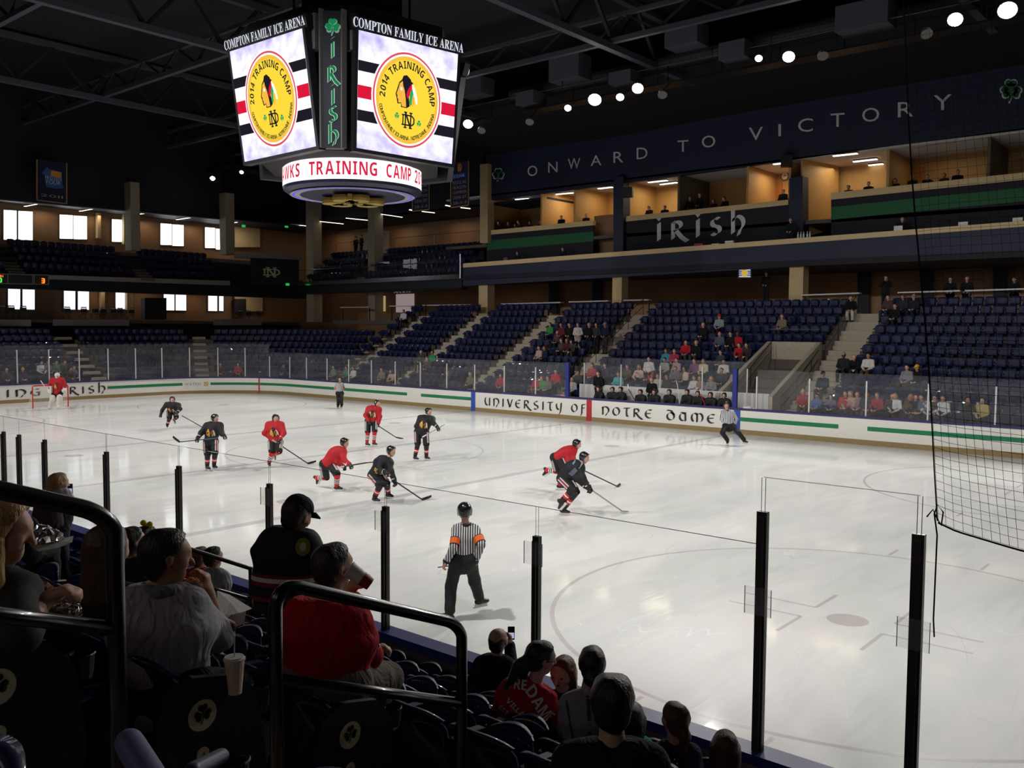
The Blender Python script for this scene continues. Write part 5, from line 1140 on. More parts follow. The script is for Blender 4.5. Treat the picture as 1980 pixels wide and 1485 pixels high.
# ---- championship banners
BANN = mat('banner_navy', srgb(22, 24, 56), .8)
def banner(kind, y_or_x, pxs, lines, label, logo):
    e = empty('hanging_banner', tuple((XP if kind == 'x' else YP)(((pxs[0]+pxs[1])/2, (pxs[2]+pxs[3])/2), y_or_x)), label, 'banner')
    F_ = XP if kind == 'x' else YP; x0, x1, y0, y1 = pxs[:4]; off = (lambda l: np.array((.02*l, 0, 0))) if kind == 'x' else (lambda l: np.array((0, -.02*l, 0)))
    sk = pxs[4] if len(pxs) > 4 else 0
    M_ = lambda u, v, l: tuple(F_((x0+(x1-x0)*u, y1+(y0-y1)*v+sk*u), y_or_x)+off(l))
    c4 = [np.array(M_(0, 1, 0)), np.array(M_(1, 1, 0)), np.array(M_(1, 0, 0)), np.array(M_(0, 0, 0))]; mb = MB(); slab(c4, (-.03, 0, 0) if kind == 'x' else (0, .03, 0), mb); mb.build('cloth', BANN, e)
    mb = MB()
    for q_ in (c4[0], c4[1]): mb.tube([tuple(q_), (q_[0], q_[1], 20.9)], .012, 4)
    mb.build('hanging_wire', BLK, e)
    mb = MB(); ar = Art(M_, mb)
    for p in (((0, 0), (1, 0), (1, .025), (0, .025)), ((0, 0), (.04, 0), (.04, 1), (0, 1)), ((.96, 0), (1, 0), (1, 1), (.96, 1))): ar.poly(p, 0, 1)
    mb.build('border', mat('banner_gold', srgb(170, 130, 84), .7), e)
    mb = MB(); ar = Art(M_, mb)
    for t, v, h in lines: ar.text(t, .14, .86, v, h, 0, 1)
    mb.build('lettering', mat('banner_text', srgb(150, 146, 150), .7), e)
    mb = MB(); logo(Art(M_, mb)); mb.build('emblem', [mat('emblem_blue', srgb(52, 92, 150), .6), mat('emblem_orange', srgb(226, 150, 40), .6), mat('emblem_white', srgb(196, 200, 220), .6), mat('emblem_royal', srgb(44, 60, 170), .6)], e)
def logo_ff(a):
    a.poly([(.18, .68), (.3, .62), (.28, .5), (.32, .36), (.62, .34), (.9, .38), (.84, .46), (.82, .76), (.4, .8), (.36, .86)], 0, 1); a.poly([(.46, .64), (.8, .62), (.8, .75), (.48, .77)], 1, 2)
    a.text('FROZEN', .28, .8, .545, .09, 2, 2); a.text('FOUR', .32, .78, .44, .1, 2, 2)
def logo_bar(a): nd_mono(a, (.5, .88), .11, 1, 1); a.poly([(.15, .64), (.82, .66), (.82, .76), (.15, .74)], 3, 1); a.text('CCHA', .2, .78, .665, .06, 2, 2)
banner('x', -38.5, (70, 130, 308, 388, 7), [('2011', .12, .07)], 'navy banner with blue and orange emblem hanging before the bright windows', logo_ff)
LN = [('REGULAR', .52, .07), ('SEASON', .41, .07), ('CHAMPION', .3, .07), ('2006-07', .19, .07), ('28-5-3', .07, .06)]
banner('y', YF-1.5, (797, 831, 322, 410, -4), LN, 'navy lettered banner partly behind the scoreboard ring', logo_bar); banner('y', YF-1.5, (871, 907, 316, 403, -5), LN, 'navy lettered banner hanging clear of the scoreboard', logo_bar)
# ================================================================== centre-hung scoreboard
zT, zB = 14.2, 10.36
def bil(c, u, v): return (c[0]*(1-u)+c[1]*u)*v+(c[3]*(1-u)+c[2]*u)*(1-v)
fL = [on((445, 100), 2, zT), on((585, 55), 2, zT), on((612, 283), 2, zB), on((474, 313), 2, zB)]
fR = [on((693, 58), 2, zT), on((885, 105), 2, zT), on((873, 317), 2, zB), on((689, 286), 2, zB)]
def planar(c, pxs):
    n = np.cross(c[1]-c[0], (c[2]+c[3])/2-c[0]); out = [c[0], c[1]]
    for k in (2, 3): d = ray(pxs[k]); out.append(CAMP+d*(((c[0]-CAMP)@n)/(d@n)))
    return out
fL = planar(fL, [(445, 100), (585, 55), (612, 283), (474, 313)]); fR = planar(fR, [(693, 58), (885, 105), (873, 317), (689, 286)])
cc = np.array((-1.42, 1.05, 0)); refl = lambda p: np.array((2*cc[0]-p[0], 2*cc[1]-p[1], p[2]))
fLb = [refl(p) for p in fL]; fRb = [refl(p) for p in fR]
sbo = empty('hanging_scoreboard', (cc[0], cc[1], 9.4), 'big four-sided black video scoreboard with lit ring hung over centre ice', 'scoreboard')
core = MB(); ins = lambda p: cc+(p-cc)*np.array((.93, .93, 1)) if 1 else p
ctop = [fL[0], fL[1], fR[0], fR[1], fLb[0], fLb[1], fRb[0], fRb[1]]; cbot = [fL[3], fL[2], fR[3], fR[2], fLb[3], fLb[2], fRb[3], fRb[2]]
def shell(up, dn, k): return [cc*np.array((1, 1, 0))+(p-cc)*np.array((k, k, 0))+np.array((0, 0, p[2])) for p in up], [cc*np.array((1, 1, 0))+(p-cc)*np.array((k, k, 0))+np.array((0, 0, p[2])) for p in dn]
a1, b1 = shell(ctop, cbot, .86); n8 = 8; a2 = [p+np.array((0, 0, 1.0)) for p in a1]; b2_ = [p-np.array((0, 0, .06)) for p in shell(ctop, cbot, .5)[1]]
vs = [tuple(p) for p in a2+a1+b1+b2_]; fs = [tuple(range(8)), tuple(range(31, 23, -1))]+[(r*8+k, r*8+(k+1) % 8, (r+1)*8+(k+1) % 8, (r+1)*8+k) for r in range(3) for k in range(8)]
core.add(vs, fs); core.build('cabinet', mat('cabinet_dark', srgb(6, 6, 12), .8), sbo)
def screen_base():
    m = bpy.data.materials.new('led_white'); m.use_nodes = True; nt = m.node_tree; nt.nodes.clear(); e = nt.nodes.new('ShaderNodeEmission'); o = nt.nodes.new('ShaderNodeOutputMaterial')
    tc = nt.nodes.new('ShaderNodeTexCoord'); n = nt.nodes.new('ShaderNodeTexNoise'); n.inputs['Scale'].default_value = 2.2; n.inputs['Detail'].default_value = 6
    sx = nt.nodes.new('ShaderNodeSeparateXYZ'); ab = nt.nodes.new('ShaderNodeMath'); ab.operation = 'SUBTRACT'; ab.inputs[1].default_value = .5; a2 = nt.nodes.new('ShaderNodeMath'); a2.operation = 'ABSOLUTE'; mu = nt.nodes.new('ShaderNodeMath'); mu.operation = 'MULTIPLY_ADD'; mu.inputs[1].default_value = .9; mu.inputs[2].default_value = -.2
    ad = nt.nodes.new('ShaderNodeMath'); ad.operation = 'ADD'; cr = nt.nodes.new('ShaderNodeValToRGB'); cr.color_ramp.elements[0].position = .45; cr.color_ramp.elements[0].color = (1, .99, 1, 1); cr.color_ramp.elements[1].position = .95; cr.color_ramp.elements[1].color = (.42, .36, .72, 1)
    L = nt.links.new; L(tc.outputs['Object'], n.inputs['Vector']); L(tc.outputs['Generated'], sx.inputs[0]); L(sx.outputs['Z'], ab.inputs[0]); L(ab.outputs[0], a2.inputs[0]); L(a2.outputs[0], mu.inputs[0]); L(mu.outputs[0], ad.inputs[0]); L(n.outputs['Fac'], ad.inputs[1]); L(ad.outputs[0], cr.inputs[0]); L(cr.outputs[0], e.inputs[0]); e.inputs[1].default_value = 1.25; L(e.outputs[0], o.inputs[0]); return m
SM = [screen_base(), emis('led_black', (.015, .012, .02), 1), emis('led_red', (.72, .01, .045), 1), emis('led_yellow', (1.0, .72, .05), 1), emis('led_skin', (.95, .5, .06), 1), emis('led_green', (.02, .42, .1), 1), emis('led_pink', (.75, .08, .12), 1), emis('led_paper', (1, .98, 1), 1.1), emis('led_orange_ring', (.95, .55, .06), 1)]
def screen_art(c, nrm):
    mb = MB(); M_ = lambda u, v, l: tuple(bil(c, u, v)+nrm*(.02+.004*l)); ar = Art(M_, mb)
    n = 8
    for i in range(n):
        ar.poly([(i/n, 0), ((i+1)/n, 0), ((i+1)/n, 1), (i/n, 1)], 0, 0)
    for v0, v1, mi in ((.66, .75, 1), (.43, .54, 2), (.235, .33, 1)):
        for i in range(n): ar.poly([(i/n, v0), ((i+1)/n, v0), ((i+1)/n, v1), (i/n, v1)], mi, 1)
    K = 1.2; C0 = (.49, .49)
    for r, mi, l in ((.36, 7, 2), (.347, 6, 3), (.332, 7, 4), (.318, 8, 5), (.29, 3, 6)): ar.circle(C0, r, mi, l, 56, r*K)
    ar2 = Art(lambda u, v, l: M_(C0[0]+u, C0[1]+v*K, l), mb)
    ar2.arc_text('2014 TRAINING CAMP', (0, 0), .228, math.radians(183), math.radians(-3), .056, 1, 7, True, 1, .9)
    ar2.arc_text('COMPTON FAMILY ICE ARENA - NOTRE DAME - INDIANA', (0, 0), .292, math.radians(193), math.radians(347), .028, 1, 7, False, 1, .9)
    crest(Art(lambda u, v, l: M_(C0[0]-.005+u*.1, C0[1]+.07+v*.125, 7+l), mb), (0, 0), 1.0, {'k': 1, 'y': 4, 'w': 7, 'r': 2, 'g': 5})
    nd_mono(Art(lambda u, v, l: M_(C0[0]+.01+u*.065, C0[1]-.175+v*.078, 8), mb), (0, 0), 1, 1)
    for du, dv in ((-.105, -.15), (.125, -.185)): shamrock(Art(lambda u, v, l: M_(C0[0]+du+u*.028, C0[1]+dv+v*.034, 8), mb), (0, 0), 1, 5)
    return mb
for c in (fL, fR, fLb, fRb):
    nr = N(np.cross(c[1]-c[0], c[3]-c[0])); mid = sum(c)/4; nr = nr if nr@(mid-cc-np.array((0, 0, mid[2]))) > 0 else -nr
    mb = MB(); slab([bil(c, -.03, 1.03)+nr*.015, bil(c, 1.03, 1.03)+nr*.015, bil(c, 1.03, -.03)+nr*.015, bil(c, -.03, -.03)+nr*.015], -nr*.3, mb); fr = mb.build('screen_frame', mat('frame_dark', srgb(34, 34, 42), .5), sbo)
    mb = MB(); slab([bil(c, -.07, 1.12)+nr*.0, bil(c, 1.06, 1.12), bil(c, 1.06, 1.0), bil(c, -.05, 1.0)], -nr*.3, mb); mb.build('header', mat('frame_dark', srgb(24, 24, 32), .5), sbo)
    screen_art(c, nr).build('video_screen', SM, sbo)
    mb = MB(); Art(lambda u, v, l: tuple(bil(c, u, v)+nr*.05), mb).text('COMPTON FAMILY ICE ARENA', -.055, 1.05, 1.02, .085, 0, 0, serif=True, gap=.05, spc=.3); mb.build('header_lettering', emis('header_white', (.86, .9, 1), .85), sbo)
# corner column with vertical lettering
def corner_strip(cen, tdir, out):
    W_ = .34; q = lambda u, v, l: tuple(cen+tdir*(u*W_)+out*(.02*l)+np.array((0, 0, v))-out*(.12 if v < -1.2 else 0)*0)
    mb = MB(); slab([np.array(q(-1, 2.45, 0)), np.array(q(1, 2.45, 0)), np.array(q(.95, -1.95, 0)), np.array(q(-.95, -1.95, 0))], -out*.3, mb); mb.build('corner_panel', mat('corner_navy', srgb(16, 24, 44), .5), sbo)
    mb = MB()
    for s_ in (1, -1): mb.bar(q(1.06*s_, 2.5, 0), q(1.0*s_, -1.95, 0), .06, .2)
    mb.build('corner_edge', mat('edge_grey', srgb(96, 92, 92), .6), sbo)
    mb = MB(); a = Art(lambda u, v, l: q(u, v, 1+l), mb)
    a2_ = Art(lambda u, v, l: q(u/W_, v, 1+l), mb); shamrock(a2_, (.01, 1.94), .31, 2, 0); shamrock(a2_, (0, 1.97), .28, 0, 1)
    for ch, v in (('i', .95), ('r', .18), ('i', -.55), ('s', -1.1), ('h', -1.8)):
        wdt = UNC[ch][0]
        for mi, l, nb in ((1, 0, .34), (0, 1, .2)): a.pen(UNC[ch][1], -.5*wdt*1.05, v, 1.05, .48 if ch != 'h' else .42, mi, l, nb)
    mb.build('corner_lettering', [emis('corner_green', (.01, .22, .07), .9), emis('corner_outline', (.55, .7, .62), .8), emis('corner_backing', (.3, .5, .4), .6)], sbo)  # last colour is the paler backing behind the shamrock
    mb = MB()
    for s_ in (1, -1): mb.box(tuple(cen+tdir*s_*.6-out*.34+np.array((0, 0, 1.85))), (.3, .3, 1.15))
    mb.build('speaker_grey', mat('grille_grey', srgb(112, 110, 108), .7), sbo)
for fa_, fb_ in ((fL, fR), (fLb, fRb)):
    m0 = (fa_[1]+fb_[0])/2; m1 = (fa_[2]+fb_[3])/2; cen = (m0+m1)/2; td = N((fb_[0]-fa_[1])*np.array((1, 1, 0))); ou = N(np.array((td[1], -td[0], 0))); ou = ou if ou@(cen-cc-np.array((0, 0, cen[2]))) > 0 else -ou
    corner_strip(cen+ou*.12, td, ou)
# lit ring
tC = (np.array((cc[0], cc[1], 10))-CAMP)@CD; RR = 132*tC/FPX; dirc = N((CAMP-cc)*np.array((1, 1, 0))); fp = cc+dirc*RR; tf = (np.array((fp[0], fp[1], 9.8))-CAMP)@CD
zr1 = at_depth((680, 304), tf)[2]; zr0 = at_depth((680, 346), tf)[2]; a0 = math.atan2(dirc[1], dirc[0])
mb = MB(); n = 72
def rp(a, r, z): return (cc[0]+r*math.cos(a), cc[1]+r*math.sin(a), z)
mb.add([rp(2*math.pi*k/n, RR, z) for k in range(n) for z in (zr0, zr1)], [(2*k, (2*k+2) % (2*n), (2*k+3) % (2*n), 2*k+1) for k in range(n)]); mb.build('ring_display', emis('ring_white', (1, .97, 1), 1.2), sbo)
mb = MB(); RM = lambda u, v, l: rp(a0+u, RR+.01, zr0+(zr1-zr0)*v); ar = Art(RM, mb)
for tx_, a_, b_ in (('HAWKS', -88, -46), ('TRAINING', -36, 19), ('CAMP', 27, 54), ('2014', 60, 87)):
    mb = MB(); Art(RM, mb).text(tx_, math.radians(a_), math.radians(b_), .2, .62, 0, 0, gap=.16, bold=True); mb.build('ring_lettering', emis('ring_red', (.72, .015, .06), 1.0), sbo)
mb = MB(); mb.lathe((cc[0], cc[1], zr1), [(RR*.98, 0), (RR*.9, .12), (RR*.5, .3)], n); mb.build('ring_top', mat('cabinet_black', srgb(26, 27, 36), .5), sbo)
mb = MB(); mb.lathe((cc[0], cc[1], zr0), [(RR*1.0, 0), (RR*.99, -.1), (RR*.93, -.2), (RR*.8, -.24)], n); mb.build('ring_base', mat('ring_navy', srgb(32, 30, 60), .35), sbo)
def annul(r0, r1, z, m, nm): mb = MB(); mb.add([rp(2*math.pi*k/n, r, z) for k in range(n) for r in (r0, r1)], [(2*k, 2*k+1, (2*k+3) % (2*n), (2*k+2) % (2*n)) for k in range(n)]); mb.build(nm, m, sbo)
annul(RR*.76, RR*.9, zr0-.25, mat('ring_grey', srgb(168, 164, 172), .4), 'grey_ring'); annul(RR*.84, RR*.865, zr0-.256, emis('blue_led', (.16, .1, .9), 1.0), 'blue_led_ring')
mb = MB(); 
for a_ in (75, 195, 315):
    t = math.radians(a_)
    for sg in (1, -1): mb.lathe((cc[0]+.72*math.cos(t)-.27*sg*math.sin(t), cc[1]+.72*math.sin(t)+.27*sg*math.cos(t), zr0-.52), [(.4, 0), (.42, .1), (.4, .2)], 20)
    mb.box((cc[0]+.35*math.cos(t), cc[1]+.35*math.sin(t), zr0-.42), (.7, .5, .2), 0, t)
mb.bar((cc[0], cc[1], zr0-.42), (cc[0]+.9, cc[1]-.9, zr0-.42), .16, .2)

mb.build('gold_shamrock', mat('gold_leaf', srgb(170, 142, 66), .45, metal=.3), sbo)
mb = MB()
for sx in (-1, 1):
    for sy in (-1, 1): mb.tube([(cc[0]+1.5*sx, cc[1]+1.5*sy, 15), (cc[0]+1.5*sx, cc[1]+1.5*sy, 18.2)], .05, 6)
mb.box((cc[0], cc[1], 16.6), (2.6, 2.6, 2.6)); mb.build('hoist', ROOF, sbo)
# ================================================================== people
PANTS_D = (34, 36, 44)
def figure_parts(root, J, o, skin, shirt=None, pants=None, hair=None, shoes=None, vox=.02, sleeves=1.0, w=1.0, female=False, dr=.016, hairstyle='short', cap=None, hands=True, eyes=True, wr=.004, curl=.7, legs=True, pdr=.016, names=None):
    """body mesh in one piece plus clothing and hair as children of root; o = root location"""
    P = head_prims(J)+torso_prims(J, 0, w*.97, female)+[Prim(J['neck'], J['head']-head_axes(J)[2]*.05, .056, .052)]
    for q in 'LR':
        P += arm_prims(J, q, 0, 1, w)
        if hands: P += hand_prims(*fingers_dir(J, q), curl=curl)
        if legs: P += leg_prims(J, q, 0, w)+foot_prims(J, q)
    net_obj('body', skin, root, P, vox, .018, origin=o)
    sp = torso_prims(J, dr, w, female)
    for q in 'LR': sp += arm_prims(J, q, dr, sleeves, w)
    f, s, u = head_axes(J)
    if shirt is not None: net_obj('shirt', shirt, root, sp, vox, .035, [(J['neck']+N(J['neck']-J['pel'])*.075, N(J['neck']-J['pel']))], wr, origin=o)
    if pants is not None and legs:
        pp = [Prim(J['hipL'], J['hipR'], .118*w+pdr), Prim(J['pel']+N(J['neck']-J['pel'])*.0, J['pel']+N(J['neck']-J['pel'])*.06, .1*w+pdr*.6, None, N(J['shR']-J['shL']), 1.35)]
        for q in 'LR': pp += leg_prims(J, q, pdr, w, .97, .01)
        net_obj('trousers', pants, root, pp, vox, .03, (), wr, origin=o)
    if shoes is not None and legs: net_obj('shoes', shoes, root, foot_prims(J, 'L', .01)+foot_prims(J, 'R', .01), vox, .02, origin=o)
    if hair is not None:
        hp, hc = hair_prims(J, hairstyle); net_obj('hair', hair, root, hp, min(vox, .014), .025, hc, .003, 60, origin=o)
    if cap is not None:
        h = J['head']; cp = [Prim(h+u*.06-f*.018, h+u*.06+f*.012, .102, .098, s, .93)]; ce = net_obj('cap', cap, root, cp, min(vox, .014), .02, [(h+u*.045, -u)], origin=o)
        mb = MB(); b = h+u*.05+f*.09-o; mb.hexa([b-s*.08, b+s*.08, b+s*.055+f*.085-u*.02, b-s*.055+f*.085-u*.02, b-s*.08+u*.012, b+s*.08+u*.012, b+s*.055+f*.085-u*.008, b-s*.055+f*.085-u*.008]); e = mb.build('cap_peak', cap); e.parent = ce
    if eyes: face_bits(J, root, 1.0, o, mouth=True)
    return sp
V3 = lambda *a: np.array(a, float)
def sit_joints(variant):
    J = dict(pel=V3(0, -.02, .53), neck=V3(0, -.05, 1.03), head=V3(0, -.02, 1.20), face=V3(0, 1, -.08), fwd=V3(0, 1, 0), shL=V3(-.185, -.05, .97), shR=V3(.185, -.05, .97), hipL=V3(-.09, .0, .51), hipR=V3(.09, .0, .51), knL=V3(-.12, .43, .50), knR=V3(.12, .43, .50), anL=V3(-.12, .40, .09), anR=V3(.12, .44, .09))
    if variant == 'lap': J.update(elL=V3(-.25, .02, .70), elR=V3(.25, .02, .70), haL=V3(-.10, .24, .62), haR=V3(.10, .24, .62))
    if variant == 'eat': J.update(elL=V3(-.26, .08, .72), elR=V3(.26, .10, .72), haL=V3(-.07, .24, .92), haR=V3(.10, .26, .64))
    if variant == 'lean':
        for k, d in (('neck', (0, .2, -.06)), ('shL', (0, .2, -.06)), ('shR', (0, .2, -.06)), ('head', (0, .27, -.08))): J[k] = J[k]+V3(*d)
        J.update(elL=V3(-.2, .3, .62), elR=V3(.2, .3, .62), haL=V3(-.06, .5, .58), haR=V3(.06, .5, .58))
    if variant == 'stand': J = dict(pel=V3(0, 0, .95), neck=V3(0, -.01, 1.46), head=V3(0, .02, 1.64), face=V3(0, 1, -.1), fwd=V3(0, 1, 0), shL=V3(-.195, -.01, 1.40), shR=V3(.195, -.01, 1.40), hipL=V3(-.09, 0, .92), hipR=V3(.09, 0, .92), knL=V3(-.1, .02, .5), knR=V3(.1, .02, .5), anL=V3(-.11, 0, .09), anR=V3(.11, 0, .09), elL=V3(-.27, -.02, 1.12), elR=V3(.27, -.02, 1.12), haL=V3(-.12, .18, 1.02), haR=V3(.12, .18, 1.04))
    if variant == 'photo': J = sit_joints('stand'); J.update(elL=V3(-.25, .12, 1.22), elR=V3(.25, .12, 1.22), haL=V3(-.06, .28, 1.5), haR=V3(.08, .28, 1.5))
    if variant == 'sitphoto': J = sit_joints('lap'); J.update(elL=V3(-.24, .14, .82), elR=V3(.24, .14, .82), haL=V3(-.07, .3, 1.1), haR=V3(.08, .3, 1.1))
    return J
TEMPL = {}
SHOE = mat('shoe', srgb(40, 38, 38), .6)
def template(pose, hs):
    k = (pose, hs)
    if k not in TEMPL:
        J = sit_joints(pose); e = empty('person')
        figure_parts(e, J, np.zeros(3), SKIN, cloth(90, 90, 90), cloth(*PANTS_D), HAIR['dark'], SHOE, vox=.021, hairstyle='short' if hs == 'cap' else hs, cap=cloth(30, 30, 36) if hs == 'cap' else None, female=hs in ('long', 'pony'), curl=.9)
        TEMPL[k] = [e, False]
    return TEMPL[k]
def person(pose, hs, loc, rotz, label, shirt, pants=PANTS_D, hair='dark', skin=SKIN, cap=None, group=None, scale=1.0):
    t = template(pose, hs); ms = {'body': skin, 'shirt': shirt if not isinstance(shirt, tuple) else cloth(*shirt), 'trousers': cloth(*pants), 'hair': HAIR[hair]}
    if cap: ms['cap'] = cloth(*cap); ms['cap_peak'] = cloth(*cap)
    c = copy_thing(t[0], tuple(loc), rotz, label, group, ms, scale); c['category'] = 'person'; return c
